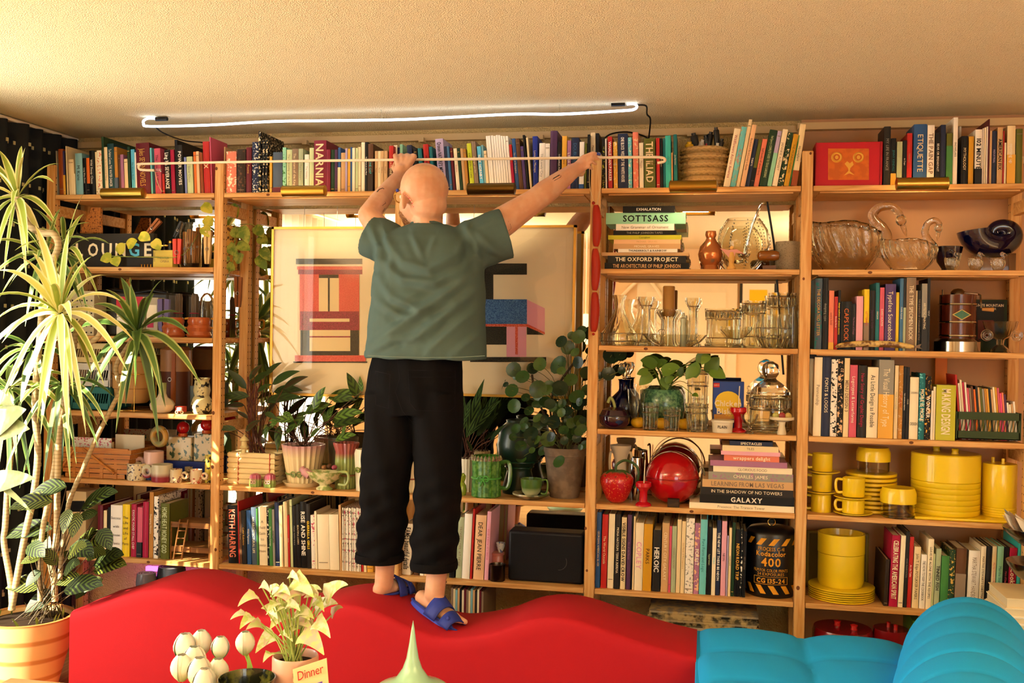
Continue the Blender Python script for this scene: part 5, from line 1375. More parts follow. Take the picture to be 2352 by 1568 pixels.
# second shelf
ra, x0, x1, z0, z1 = boxi('radio', 'cream perforated metal radio behind the dracaena leaves', 'radio', 160, 215, 668, 2, .06, .1, M('c9c0a0', .5))
mb = MB()
for i in range(5):
    for j in range(7): mb.tube([(x0 + (x1 - x0) * (i + .5) / 5, .0585, z0 + (z1 - z0) * (j + .5) / 7), (x0 + (x1 - x0) * (i + .5) / 5, .0595, z0 + (z1 - z0) * (j + .5) / 7)], .004, 8)
q = mb.build('speaker_holes', M('black', .6), ra); q['kind'] = 'stuff'
for i, (a, b, vt, nm) in enumerate(((216, 300, 662, 'dark ribbed typewriter case behind the red packet'), (303, 384, 664, 'black ribbed case with a curved lid beside the asparagus mugs'))):
    t, x0, x1, z0, z1 = boxi('typewriter_case', nm, 'case', a, b, vt + 8, 2, .165, .12, M('2a2622', .4, k='bandx', c2='3c362e', s=700.), None, .01)
    MB().tube([(x0 + .01, .178, z1), ((x0 + x1) / 2, .178, z1 + .012), (x1 - .01, .178, z1)], .008).build('lid_rim', M('black', .3), t)
ci, x0, x1, z0, z1 = boxi('giant_cigarette_box', 'oversized red and white cigarette box on the shelf', 'box', 267, 328, 681, 2, .05, .07, M('e6dcc4', .5))
MB().prism([P(267, 681, .049), P(328, 681, .049), P(328, 722, .049), P(297, 700, .049), P(267, 722, .049)], (0, -.0006, 0)).build('red_chevron', M('b3202c', .5), ci, flat=True)
txt(ci, 'FLIP-TOP BOX', 299, 691, .047, 40, 3, LT); txt(ci, 'Marlboro', 297, 747, .047, 50, 9, M('black', .5), 1)
gk, x0, x1, z0, z1 = boxi('grey_packet', 'grey and cream packet beside the red cigarette box', 'box', 335, 362, 683, 2, .06, .06, M('a89a80', .5)); quadp(gk, 'cream_label', 337, 700, 360, 730, .059, LT); quadp(gk, 'red_badge', 338, 738, 352, 752, .058, M('crimson', .5)); txt(gk, 'menthol', 348, 761, .058, 20, 4, M('black', .5))
peg('large purple plastic clothespin beside the asparagus mugs', 362, 390, 686, 768, .05, M('4a2466', .4))
for u0, u1, us, lb in ((371, 425, 409, 'terracotta bumpy mug beside the purple clothespin'), (428, 486, 446, 'terracotta bumpy mug beside the glass dome')):
    o, c, R, H = pot('bumpy_mug', lb, 'mug', u0, u1, 729, 2, .06, hollow([(0, 0), (.85, 0), (1, .12), (.88, .3), (.98, .48), (.84, .62), (.92, .8), (.8, 1)], .08), M('b0582c', .25, coat=.4), 28, 'terracotta bumpy mugs')
    handle(o, c, R, H * .5, H * .95, R * .5, .005, M('c9932c', .4), .2)
    ab = thing('asparagus_bundle', 'tied bundle of asparagus spears standing ' + ('by the purple clothespin' if us < 420 else 'by the glass dome'), 'candle', base(us, 2, .13), 'asparagus bundles')
    for i in range(9):
        a = i * 2.4; r = .014 * (i / 9) ** .5; q = base(us, 2, .13) + V((r * math.cos(a), r * math.sin(a), .0)); h = P(us, 674, .13).z - Z[2]
        MB().tube([q, q + V((0, 0, h * .8)), q + V((0, 0, h * .9)), q + V((0, 0, h))], [.0055, .0055, .0065, .001], 7).build('spear', M('9aa050', .5, k='grad', c2='6a5a4a', s=.05, b=.0), ab)
    MB().torus(base(us, 2, .13) + V((0, 0, h * .55)), .021, .002, n=16).build('tie', M('crimson', .5), ab)
o, c, R, H = glass('glass_dome', 'frosted glass dome beside the asparagus bundle', 456, 492, 672, 2, .1, [(0, 0), (1, 0), (1, .6), (.8, .88), (.4, .98), (0, 1)], 'dome', th=.04)
# third shelf
def crate(name, label, u0, u1, vt, vb, y, d, mat, grp=None):
    a, b = P(u0, vb, y), P(u1, vb, y); zt = P((u0 + u1) / 2, vt, y).z; t = thing(name, label, 'crate', V(((a.x + b.x) / 2, y + d / 2, a.z)), grp); h = zt - a.z
    for q in ((a.x, b.x, y, y + .004), (a.x, b.x, y + d - .004, y + d), (a.x, a.x + .004, y, y + d), (b.x - .004, b.x, y, y + d)):
        for z0, z1 in ((a.z, a.z + h * .3), (a.z + h * .72, zt)): MB().box(*q, z0, z1).build('rail', mat, t)
        mb = MB(); L = max(q[1] - q[0], q[3] - q[2]); n = max(3, int(L / .012))
        for i in range(n):
            f = (i + .5) / n
            if q[1] - q[0] > .01: x = q[0] + (q[1] - q[0]) * f; mb.tube([(x - .004, (q[2] + q[3]) / 2, a.z + h * .28), (x + .004, (q[2] + q[3]) / 2, a.z + h * .74)], .0018, 5)
            else: yy = q[2] + (q[3] - q[2]) * f; mb.tube([((q[0] + q[1]) / 2, yy, a.z + h * .28), ((q[0] + q[1]) / 2, yy, a.z + h * .74)], .0018, 5)
        g = mb.build('lattice', mat, t); g['kind'] = 'stuff'
    MB().box(a.x, b.x, y, y + d, a.z, a.z + .004).build('crate_floor', mat, t)
    for x in (a.x, b.x): 
        for yy in (y + .004, y + d - .004): MB().box(x - .004, x + .004, yy - .004, yy + .004, a.z, zt).build('corner', mat, t)
    return t, a.x, b.x, a.z, zt
crate('crate', 'teal plastic crate at the bottom of the stack', 164, 250, 888, base(200, 3, .05).z and 940, .05, .2, M('2a6a68', .45), 'stacked plastic crates')
crate('crate', 'white plastic crate in the middle of the stack', 162, 250, 834, 887, .05, .2, M('c9c8c0', .45), 'stacked plastic crates')
crate('crate', 'cream plastic crate on top of the stack', 160, 250, 788, 833, .05, .2, M('d8c48c', .45), 'stacked plastic crates')
dm, c, R, H = pot('paper_drum_vase', 'tan drum planter standing in a gold wire stand', 'planter', 255, 356, 818, 3, .13, [(0, .14), (.6, .14), (.78, .22), (.84, .4), (.9, .42), (.92, .9), (1, .92), (1, 1), (.9, 1), (.88, .5), (0, .48)], M('b98c52', .6), 32)
for i in range(4): a = .6 + i * math.pi / 2; MB().tube([c + V((R * 1.02 * math.cos(a), R * 1.02 * math.sin(a), 0)), c + V((R * .94 * math.cos(a), R * .94 * math.sin(a), H * .72))], .0022, 6).build('stand_leg', M('gold', .25, m=1.), dm)
MB().torus(c + V((0, 0, .006)), R * 1.02, .0022, n=24).build('stand_ring', M('gold', .25, m=1.), dm); MB().torus(c + V((0, 0, H * .68)), R * .95, .0022, n=24).build('stand_ring', M('gold', .25, m=1.), dm)
gv, c, R, H = pot('garlic_vase', 'ceramic vase shaped like a garlic bulb', 'vase', 345, 400, 879, 3, .04, [(0, 0), (.5, 0), (.9, .12), (1, .28), (.8, .42), (.42, .52), (.3, .65), (.32, 1), (.26, 1), (.22, .6), (0, .5)], M('e0d0ac', .35, k='grad', c2='9aa860', s=.04, b=.075, coat=.3), 36, wav=8, wa=.05)
hb = thing('leather_cylinder', 'brown leather cylinder case with a strap behind the garlic vase', 'case', base(402, 3, .17)); c, R, H = item(370, 436, 796, 3, .17)
MB().lathe([(0, 0), (R, 0), (R, H * .62), (0, H * .62)], c, 28).build('case_body', M('4a2412', .45), hb); MB().lathe([(0, H * .62), (R * 1.05, H * .62), (R * 1.05, H * .95), (R * .8, H), (0, H)], c, 28).build('case_lid', M('8a6038', .4), hb)
MB().box(c.x + R * .2, c.x + R * .5, c.y - R * 1.02, c.y - R * .8, c.z, c.z + H * .9).build('strap', M('8a4a1c', .5), hb); MB().torus(c + V((R * .1, -R, H * .5)), .009, .002, ax=(0, 1, 0), n=14).build('ring', M('silver', .3, m=1.), hb)
tt = thing('toy_cart', 'tiny red and white toy cart in front of the leather case', 'toy', base(416, 3, .03)); a = base(405, 3, .03); MB().box(a.x, a.x + .04, .02, .05, a.z + .008, a.z + .034).build('body', M('a0301c', .5), tt); MB().box(a.x + .008, a.x + .034, .0185, .02, a.z + .014, a.z + .03).build('label_panel', LT, tt)
for x in (a.x + .008, a.x + .034): MB().torus((x, .018, a.z + .008), .006, .002, ax=(0, 1, 0), n=12).build('wheel', M('cream', .5), tt)
o, c, R, H = pot('patterned_vase', 'cream gourd vase painted with black leaves', 'vase', 438, 488, 868, 3, .07, hollow([(0, 0), (.7, 0), (1, .18), (.9, .38), (.66, .5), (.78, .65), (.7, .82), (.6, .92), (.75, 1)]), M('d0cb9a', .3, k='spots', c2='1c1a16', s=42., coat=.3), 32)
handle(o, c, R * .7, H * .55, H * .9, R * .5, .004, M('d0cb9a', .3), 2.6)
pot('blue_tumbler', 'small grey blue tumbler behind the patterned vase', 'cup', 436, 452, 886, 3, .16, hollow([(0, 0), (.9, 0), (1, 1)]), M('6a7f8a', .4), 24)
# fourth shelf
pb = thing('picnic_basket', 'woven wooden picnic basket full of papers', 'basket', base(238, 4, .13)); a, b = base(147, 4, .03), base(262, 4, .03); zt = P(230, 1030, .03).z
BW = M('c07c34', .5, k='woodx', c2='a8642a', s=30.)
for j in range(6):
    z0 = Z[4] + .002 + (zt - Z[4]) * j / 6; z1 = z0 + (zt - Z[4]) / 6 - .0035; e = .006 * j
    for q in ((a.x - e, b.x + e + .06, .03 - e * .3, .036 - e * .3), (a.x - e, b.x + e + .06, .23, .236), (a.x - e, a.x - e + .006, .03, .236), (b.x + e + .054, b.x + e + .06, .03, .236)): MB().box(*q, z0, z1).build('woven_band', BW, pb)
MB().box(a.x + .005, b.x + .05, .04, .226, Z[4] + .001, Z[4] + .02).build('basket_lining', M('3a2412', .8), pb)
for i in range(9): x = a.x + (b.x + .06 - a.x) * (i + .5) / 9; MB().box(x - .008, x + .008, .0265, .0285, Z[4] + .001, zt - .004).build('upright_slat', BW, pb) if i % 2 else None
for s, e in (((190, 1030), (262, 1088)), ((172, 1030), (140, 1075))): MB().tube([P(*s, .016), P(*e, .014)], .006, 6).build('carry_handle', BW, pb)
MB().box(a.x - .02, b.x + .075, .02, .03, zt - .012, zt + .004).build('rim', BW, pb)
for i, (u0, u1, vt, cc) in enumerate(((165, 255, 1003, 'white*rose'), (180, 250, 1012, 'cream*teal'), (245, 312, 996, 'pale'))):
    cn, _, mo = col2(cc); x0, x1 = P(u0, 1010, .1).x, P(u1, 1010, .1).x; yy = .10 + .035 * i; z1 = P(u0, vt, yy).z
    tag(MB().box(x0, x1, yy, yy + .006, Z[4] + .02, z1).build('paper', book_mat(cn, mo)), ['white folded sheet with red dots in the basket', 'patterned booklet standing in the picnic basket', 'plain cream envelope standing in the picnic basket'][i], 'paper', 'papers in the picnic basket')
SPK = M('d8c69a', .3, k='spots', c2='7a3a3a', s=70.); SPK2 = M('c9b88c', .3, k='spots', c2='38523a', s=48.)
rg_ = thing('ring_vase', 'amber and speckled ring shaped ceramic vase', 'vase', base(365, 4, .12)); MB().torus(P(366, 1002, .12), .038, .014, ax=(.2, 1, 0), n=28, k=12).build('ring_body', M('b88a3a', .3, k='mottle', c2='8a8a5a', s=20.), rg_); MB().lathe([(0, 0), (.03, 0), (.025, .06), (0, .06)], base(366, 4, .12), 20).build('ring_foot', M('b88a3a', .3), rg_)
bb, x0, x1, z0, z1 = boxi('blue_box', 'flat cobalt blue box under the square teapot', 'box', 366, 470, 1059, 4, .152, .12, M('1c2f7c', .4))
for u0, u1, vt, lb, rd in ((381, 439, 1003, 'square marbled ceramic teapot with a red ball lid', (407, 972, 16)), (444, 486, 996, 'square marbled ceramic jar beside the upright with a red lid', (468, 968, 13))):
    t, xa, xb, za, zb_ = boxi('square_teapot', lb, 'teapot', u0, u1, vt, z1, .162, .075, SPK2, 'square marbled teapots', .004); cx = (xa + xb) / 2
    MB().lathe([(0, 0), (.022, 0), (.022, .014), (0, .014)], (cx, .2, zb_), 24).build('lid_collar', M('c0521c', .3), t); MB().ball((cx, .2, zb_ + .04), .03, n=24, h=14).build('lid_ball', M('b00c18', .15, coat=.5), t)
def cup(label, u0, u1, vt, y, mat, hs, paddle=True, k=4, grp='speckled ceramic cups'):
    o, c, R, H = pot('mug', label, 'cup', u0, u1, vt, k, y, hollow([(0, 0), (.95, 0), (1, .1), (.97, 1)], .1), mat, 28, grp)
    if paddle:
        q = c + V((hs * R * 1.55, -.0, H * .55)); MB().torus(q, R * .45, R * .22, ax=(0, 1, 0), n=18, k=8).build('paddle_handle', mat, o)
    return o, c, R, H
cup('speckled brown cup with a pierced paddle handle', 292, 338, 1063, .05, M('d6c69c', .3, k='spots', c2='3c2c3c', s=90.), -1); cup('cup banded cream grey and maroon with a pierced handle', 348, 396, 1066, .035, M('8a2a34', .3, k='grad', c2='c8c0a0', s=.02, b=.022), -1)
cup('cream cup splashed with red beside the banded cup', 390, 418, 1077, .03, SPK, 1); cup('cream cup splashed with red beside the upright', 437, 464, 1078, .03, M('dcc8a0', .3, k='spots', c2='b04a30', s=70.), 1)
cup('wide low blue and white cup on the blue saucer', 330, 375, 1036, .09, M('22345a', .3, k='grad', c2='d8b0a0', s=.02, b=.03), -1); cup('dark speckled cup behind the splashed cups', 424, 442, 1072, .09, M('8a7a5a', .3, k='spots', c2='2a2420', s=80.), 1)
cup('small yellow and black cup beside the upright', 470, 488, 1045, .06, M('c9b84a', .3, k='spots', c2='2a2420', s=50.), 1)
# low shelf: toy bunk bed
bk = thing('toy_bunk_bed', 'small wooden toy bunk bed with a ladder', 'toy', base(438, 5, .12)); TW = M('8a5a28', .5, k='woodx', c2='6e4420', s=30.); f5 = lambda a, b, y=.05: P(a / 3.213, 1080 + b / 3.213, y)
for u, y in ((1258, .05), (1258, .2), (1545, .05), (1545, .2)): p = base(u / 3.213, 5, y); MB().lathe([(0, 0), (.006, 0), (.006, .14), (.004, .15), (.008, .16), (.004, .172), (0, .174)], p, 10).build('bed_post', TW, bk)
for vz in (395, 575):
    p = f5(1255, vz); q = f5(1545, vz); MB().box(p.x, q.x, .05, .2, p.z - .004, p.z + .006).build('bed_board', TW, bk); MB().box(p.x, q.x, .045, .052, p.z - .012, p.z + .012).build('bed_rail', TW, bk)
for vz in (300, 330): p = f5(1258, vz); MB().box(p.x - .003, p.x + .003, .05, .2, p.z - .005, p.z + .005).build('headboard_rail', TW, bk)
for u in (1328, 1388): MB().tube([P(u / 3.213, 1080 + 360 / 3.213, .04), P((u - 48) / 3.213, 1080 + 655 / 3.213, .012)], .004, 8).build('ladder_rail', TW, bk)
for j in range(5): t_ = .1 + .19 * j; a = P(1328 / 3.213, 1192, .04).lerp(P(1280 / 3.213, 1283.8, .012), t_); b = P(1388 / 3.213, 1192, .04).lerp(P(1340 / 3.213, 1283.8, .012), t_); MB().tube([a, b], .003, 6).build('rung', TW, bk)
rc, x0, x1, z0, z1 = boxi('recipe_tin', 'cream card box with dark print behind the calathea', 'box', 150, 196, 1128, 5, .06, .12, M('c9b48a', .6)); quadp(rc, 'dark_print', 152, 1150, 194, 1175, .059, M('black', .5))
# dark shelf near the floor
for u0, u1, vt, lb, y in ((312, 358, 1316, 'clear plastic pot lying behind the sofa', .0), (360, 426, 1300, 'round black vented fan behind the sofa', .06)):
    o, c, R, H = pot('humidifier', lb, 'appliance', u0, u1, vt, .2, y, [(0, 0), (.9, 0), (1, .8), (.9, 1), (.3, 1), (0, .99)], M('2c2c30', .3) if y else M('6a6870', .2), 28)
    for r in (.35, .6, .8): MB().torus(c + V((0, 0, H)), R * r, .003, n=24, k=5).build('vent_ring', M('8a8890', .3), o)
gl_ = thing('grow_lamp', 'small magenta grow lamp glowing behind the sofa', 'lamp', base(345, .3, .24)); p = P(350, 1310, .25); MB().box(p.x - .03, p.x + .12, .24, .26, p.z - .0, p.z + .02).build('lamp_bar', M('d050f0', .5, e=5.), gl_)
light('grow_glow', 'POINT', .7, (.8, .15, 1.), (0, 0, 0), (0, 0, -1), shadow_soft_size=.04).parent = gl_; bpy.data.objects['grow_glow'].location = (.05, -.06, .0)
row6 = ('in the record row below the green urn', 'records in the row behind the sofa')
n0 = len(ALLB)
Z.append(.13)
for i in range(15): 
    u = 1034 + i * 5; p = base(u, 6, .03); q = base(u + 4.4, 6, .03); cn = ('taupe', 'cream', 'lightblue', 'tan', 'charcoal', 'pale', 'maroon')[i % 7]
    tag(MB().box(p.x, q.x, .03, .29, Z[6] + .0005, Z[6] + .275 - .004 * (i % 3)).build('record_sleeve', M(cn, .6)), '%s record sleeve in the row on the lowest shelf' % wn_(cn), 'record', row6[1])
ip, c, R, H = None, None, None, None
gm = thing('glossy_magazines', 'stack of glossy magazines lying under the film can', 'magazine', base(1620, .3, .1)); gm_z = P(1620, 1440, .03).z
sl = MB().box(P(1490, 1430, .03).x, P(1745, 1430, .03).x, .0, .29, gm_z - .02, gm_z).build('magazine_tray', M('b0a898', .5), gm)
for i in range(7):
    z = gm_z + .0085 * i; MB().box(P(1488, 1420, .03).x + rnd.uniform(0, .01), P(1742, 1420, .03).x + rnd.uniform(-.01, .01), .01 + rnd.uniform(0, .006), .26, z, z + .008).build('magazine', M(('4a4438', '2e2a24', '8a8070', '5a5040')[i % 4], .15, k='mottle', c2='b8a070', s=26.), gm)
MB().box(P(1495, 1460, .03).x, P(1740, 1460, .03).x, .02, .28, Z[6], gm_z - .02).build('storage_box', M('3a1c1c', .7), gm)

# --- pot shelf under the prints
PK = M('8aa050', .35, k='grad', c2='a8485c', s=.012, b=.028, coat=.3)
for u0, u1, lb in ((573, 600, 'asparagus salt shaker with a pink tip by the planter'), (606, 633, 'asparagus pepper shaker with a pink tip by the striped pot')):
    o, c, R, H = pot('shaker', lb, 'shaker', u0, u1, 1087, 4, .02, [(0, 0), (.9, 0), (1, .1), (.92, .7), (.8, .9), (.4, 1), (0, 1)], PK, 36, 'asparagus shakers', wav=12, wa=.05)
    for s in (-1, 1): MB().torus(c + V((s * .006, -R, H * .4)), .006, .002, ax=(.1, 1, 0), n=12, k=5).build('bow_loop', M('d8a0a0', .4), o)
gb, c, R, H = pot('gravy_boat', 'asparagus patterned gravy boat on a cream foot', 'bowl', 700, 790, 1082, 4, .02, [(0, 0), (.42, 0), (.44, .1), (.25, .22), (.3, .32), (.75, .6), (.95, .95), (.98, 1), (.88, .95), (.6, .6), (0, .42)], M('d8cf9a', .35, k='mottle', c2='8a9a50', s=40., coat=.3), 36, sy=.6, wav=16, wa=.02)
MB().tube(smooth_path([c + V((-R * .8, 0, H * .75)), c + V((-R * 1.1, 0, H * .95)), c + V((-R * 1.3, 0, H * 1.15))], 4), [.02] * 5 + [.014] * 3 + [.007], 10).build('spout', M('c08a8c', .35), gb)
handle(gb, c, R * .85, H * .35, H * 1.0, R * .5, .006, M('9aa860', .35), -.1)
for i, (u, v) in enumerate(((745, 1073), (768, 1073), (757, 1070))): q = P(u, v, .03); tag(MB().ball(q, .012, .016, .011).build('cork_stopper', M(('8a6038', 'a04a5a', '5a3a20')[i], .7)), ['brown wooden stopper lying in the gravy boat', 'pink tipped ornament lying in the gravy boat', 'dark stopper lying in the gravy boat'][i], 'ornament', 'stoppers in the gravy boat')
o, c, R, H = pot('asparagus_vase', 'green asparagus vase with a flared red rim', 'vase', 765, 823, 1016, 4, .1, hollow([(0, 0), (.8, 0), (.84, .5), (.8, .8), (1, .97), (1, 1)]), M('8a9a54', .35, k='grad', c2='9a4a44', s=.03, b=.13, coat=.3), 40, wav=20, wa=.04)
MB().torus(c + V((0, 0, H * .3)), R * .86, .004, n=24).build('ribbon', M('8a5a34', .4), o)
o, c, R, H = pot('white_asparagus_vase', 'white asparagus vase tied with a green bow', 'vase', 814, 862, 1031, 4, .06, hollow([(0, 0), (.8, 0), (.9, .5), (1, .9), (.9, 1)]), M('e0d8bc', .3, coat=.3), 40, wav=14, wa=.05); MB().torus(c + V((0, 0, H * .5)), R * .92, .004, n=24).build('green_ribbon', M('7a8a3a', .4), o)
for s in (-1, 1): MB().torus(c + V((s * .01 - .01, -R * .95, H * .52)), .011, .003, ax=(.2, 1, .2), n=12).build('bow_loop', M('7a8a3a', .4), o)
o, c, R, H = pot('white_asparagus_cup', 'white ribbed cup with a brown cord behind the man', 'vase', 922, 966, 1040, 4, .09, hollow([(0, 0), (.95, 0), (.85, .6), (.9, 1)]), M('e0d8bc', .3), 40, wav=14, wa=.05); MB().torus(c + V((0, 0, H * .35)), R * .95, .003, n=24).build('cord', M('7a3a24', .5), o)
bh, c, R, H = pot('birdhouse', 'tiny cream birdhouse standing in the bamboo planter', 'ornament', 549, 572, 1001, zt - .004, .05, [(0, 0), (.5, 0), (.45, .2), (.9, .3), (.6, .38), (.55, .62), (1, .66), (.5, .82), (.15, .9), (.2, .95), (0, 1)], M('d0bc84', .5), 20); bh.location.z = W[bh].z = P(560, 1040, .05).z
fr2, c, R, H = pot('frog_figurine', 'small lime green glazed frog shaped shaker', 'shaker', 1048, 1072, 1086, 4, .06, [(0, 0), (.8, 0), (1, .2), (.85, .45), (.5, .58), (.75, .75), (.8, .88), (.4, 1), (0, 1)], M('8a9a2c', .2, coat=.5), 24)
for s in (-1, 1): MB().ball(c + V((s * R * .5, -R * .5, H * .92)), R * .22).build('eye_bump', M('8a9a2c', .2), fr2)
gm2, c, R, H = pot('asparagus_mug', 'large green asparagus mug tied with a bow', 'mug', 1083, 1150, 1046, 4, .06, hollow([(0, 0), (.92, 0), (1, .03), (.94, .5), (1, .97), (.95, 1)]), M('2f6418', .42, k='mottle', c2='5c8a34', s=60., coat=.12), 48, wav=18, wa=.045)
handle(gm2, c, R, H * .25, H * .85, R * .75, .009, M('3f6a24', .25, coat=.5), -.15); MB().torus(c + V((0, 0, H * .47)), R * 1.0, .004, n=30).build('green_ribbon', M('4f9a3c', .3), gm2)
for s in (-1, 1): MB().torus(c + V((s * .012, -R * 1.02, H * .48)), .012, .003, ax=(.2 * s, 1, .2), n=14).build('bow_loop', M('4f9a3c', .3), gm2); MB().tube([c + V((0, -R * 1.04, H * .46)), c + V((s * .014, -R * 1.04, H * .3))], .003, 6).build('bow_tail', M('4f9a3c', .3), gm2)
for i in range(12): a = -math.pi * (i + .5) / 12; q = c + V((R * math.cos(a), R * math.sin(a), H * .9)); MB().tube([q, q + V((0, 0, H * .06)), q + V((0, 0, H * .13))], [R * .13, R * .12, R * .02], 6).build('spear_tip', M('8a8a4a', .4, k='mottle', c2='6a3a30', s=120.), gm2)
ur, c, R, H = pot('green_urn', 'large dark green glazed urn behind the teacup', 'urn', 1140, 1243, 964, 4, .2, hollow([(0, 0), (.72, 0), (.75, .06), (.55, .3), (.6, .36), (.95, .5), (1, .68), (.9, .88), (.6, .97), (.62, 1)]), M('0c2417', .35, coat=.15), 36)
for z in (.36, .44): MB().torus(c + V((0, 0, H * z)), R * (.62 if z < .4 else .86), .004, n=30).build('rope_band', M('123420', .25), ur)
tc, c, R, H = pot('teacup', 'green and pink asparagus teacup on a saucer', 'cup', 1195, 1245, 1099, Z[4] + .01, .06, hollow([(0, 0), (.45, 0), (.8, .25), (.95, .6), (1, 1)], .06), M('d0cfa0', .3, k='grad', c2='4a6a28', s=.03, b=.01, coat=.4), 36, wav=16, wa=.025); handle(tc, c, R, H * .2, H * .95, R * .55, .004, M('5a7a30', .3), -.1)
o, c, R, H = pot('saucer', 'cream rimmed green saucer under the teacup', 'saucer', 1177, 1263, 1131, 4, .06, [(0, 0), (.5, 0), (1, .75), (1, 1), (.95, 1), (.5, .4), (0, .4)], M('c9b98c', .3, k='mottle', c2='3a4a20', s=20., coat=.4), 36)
# low shelf behind the man
mg, c, R, H = pot('pewter_mug', 'dull pewter tumbler on the low shelf', 'cup', 1125, 1160, 1295, 5, .04, hollow([(0, 0), (.95, 0), (1, .04), (1, .94), (1.05, 1)], .06), M('4a423c', .3, m=1.), 28)
pj, c, R, H = pot('pink_jar', 'pink ribbed jar behind the pewter tumbler', 'jar', 1128, 1156, 1268, 5, .11, [(0, 0), (.9, 0), (1, .1), (1, .85), (.9, .9), (1.15, .91), (1.15, 1), (0, 1)], M('b06a5c', .4, coat=.3), 24)
pot('tiny_bowl', 'tiny blue and white bowl on top of the pink jar', 'bowl', 1139, 1160, 1246, W[pj].z + H + .001, .11, hollow([(0, 0), (.4, 0), (.9, .6), (1, 1)], .08), M('d8d8d0', .3, k='spots', c2='1c3a8c', s=110.), 20)
sk, x0, x1, z0, z1 = boxi('speaker', 'wide flat black loudspeaker on the low shelf', 'speaker', 1166, 1339, 1222, 5, .05, .11, M('16151a', .5), None, .012); MB().box(x0 + .012, x1 - .012, .0485, .051, z0 + .012, z1 - .012).build('grille', M('121114', .8, k='bump', s=900., b=.4), sk); MB().torus(P(1283, 1290, .047), .035, .0007, ax=(0, 1, 0), a0=.3, a1=2.4, n=14, k=4).build('scratch', M('5a5650', .5), sk)
rs_ = [o for o in bpy.data.objects if o.name.startswith('book') and str(o.get('label', '')).find('RO-S') >= 0]

# --- glassware bay
o, c, R, H = pot('wicker_basket', 'round edged wicker basket of tubes and cans on the top shelf', 'basket', 1565, 1668, 342, 0, .12, [(0, 0), (.86, 0), (.9, .04), (1, .55), (1, .97), (.97, 1), (.92, .97), (.9, .6), (.8, .1), (0, .08)], M('a88a5a', .8, k='bump', s=40., b=.5), 40, sy=.85)
WK = [M('b89a68', .8), M('8f7446', .8)]; n = 26
for j in range(11):
    mb = MB(); z = H * (.05 + .9 * j / 10); r = R * (.88 + .13 * min(1, z / H * 1.6))
    pts = []
    for i in range(n * 2 + 1): a = math.pi * i / n; rr = r + .0035 * (1 if (i + j) % 2 else -1); pts.append(c + V((rr * math.cos(a), .85 * rr * math.sin(a), z + .002 * ((i + j) % 2))))
    mb.tube(pts, .0052, 5, False).build('woven_strand', WK[j % 2], o)
for i, (u, v, rr, L, cc, dx) in enumerate(((1594, 313, .016, .06, '1c2024', -.2), (1583, 333, .018, .03, 'd8b01c', 0), (1612, 328, .012, .07, 'b8b4a8', .35), (1648, 336, .012, .03, 'd8d0c0', .1), (1632, 310, .014, .08, '141416', .2), (1645, 300, .012, .06, '101012', -.1), (1622, 318, .012, .06, '1a2a30', -.3), (1657, 326, .012, .06, '141414', .3), (1622, 337, .008, .02, 'a01c2c', .1))):
    p = P(u, v, .12 - .03 * (i % 2)); d = V((dx, -.25, 1)).normalized(); t = thing('paint_tube', ['round dark lens cap', 'yellow film tin', 'silver tube with a white cap', 'white cap', 'black rubber handle', 'black crumpled sleeve', 'dark teal can', 'black cable end', 'red cap'][i] + ' sticking out of the wicker basket', 'tube', p - d * L, 'things in the wicker basket')
    MB().tube([p - d * (L + .05), p, p + d * .004], [rr, rr, rr * .8], 14).build('tube_body', M(cc, .35), t)
    MB().tube([p + d * .003, p + d * .014], rr * .6, 12).build('cap', M(cc if i != 2 else 'd8d4cc', .3), t)
CP = M('b87040', .15, m=.7)
pot('copper_vase', 'ringed copper coloured vase beside the stacked books', 'vase', 1603, 1660, 531, 1, .06, hollow([(0, 0), (.7, 0), (.62, .12), (.9, .25), (1, .4), (.85, .6), (.45, .75), (.35, .82), (.45, .9), (.4, 1)], .06), CP, 32)
pb2, c, R, H = glass('punch_bowl', 'large clear glass punch bowl with beaded ribs', 1646, 1766, 503, 1, .15, [(0, 0), (.4, 0), (.5, .05), (.85, .25), (1, .5), (.92, .78), (.62, 1)], 'bowl', 40, th=.035)
for i in range(9):
    a = i * 2 * math.pi / 9; mb = MB()
    for j in range(14): f = .15 + .8 * j / 13; r = R * 1.005 * math.sin(math.pi * (.18 + .64 * f)) ** .75; mb.ball(c + V((r * math.cos(a), r * math.sin(a), H * f)), .003, n=6, h=4)
    q = mb.build('bead_rib', M('b8b09c', .2), pb2); q['kind'] = 'stuff'
ld = thing('ladle', 'clear glass ladle leaning in the punch bowl', 'ladle', P(1712, 580, .15)); MB().tube(smooth_path([P(1755, 468, .12), P(1745, 475, .12), P(1725, 530, .14), P(1712, 585, .15)], 5), .005, 8).build('ladle_handle', G('d8d4c8', .1), ld); MB().lathe([(0, 0), (.02, .006), (.028, .02), (.025, .02), (.0, .004)], P(1708, 594, .15), 20).build('ladle_cup', G(), ld)
fg = thing('draped_figurine', 'little figurine in a pink cloth with spread arms', 'figurine', base(1680, 1, .03)); c, R, H = item(1666, 1694, 565, 1, .03)
lathe(MB(), c, R, H, [(0, 0), (.8, 0), (.8, .08), (.5, .15), (.4, .3), (.6, .5), (.5, .72), (.2, .8), (0, .82)], 16).build('figure_body', M('c9964a', .5), fg); MB().ball(c + V((0, 0, H * .92)), H * .09).build('head', M('d8a860', .5), fg)
MB().prism([P(u, v, .02) for u, v in ((1654, 570), (1672, 574), (1692, 572), (1710, 583), (1690, 580), (1682, 602), (1668, 584))], (0, .006, 0)).build('pink_cloth', M('c98a7c', .7), fg)
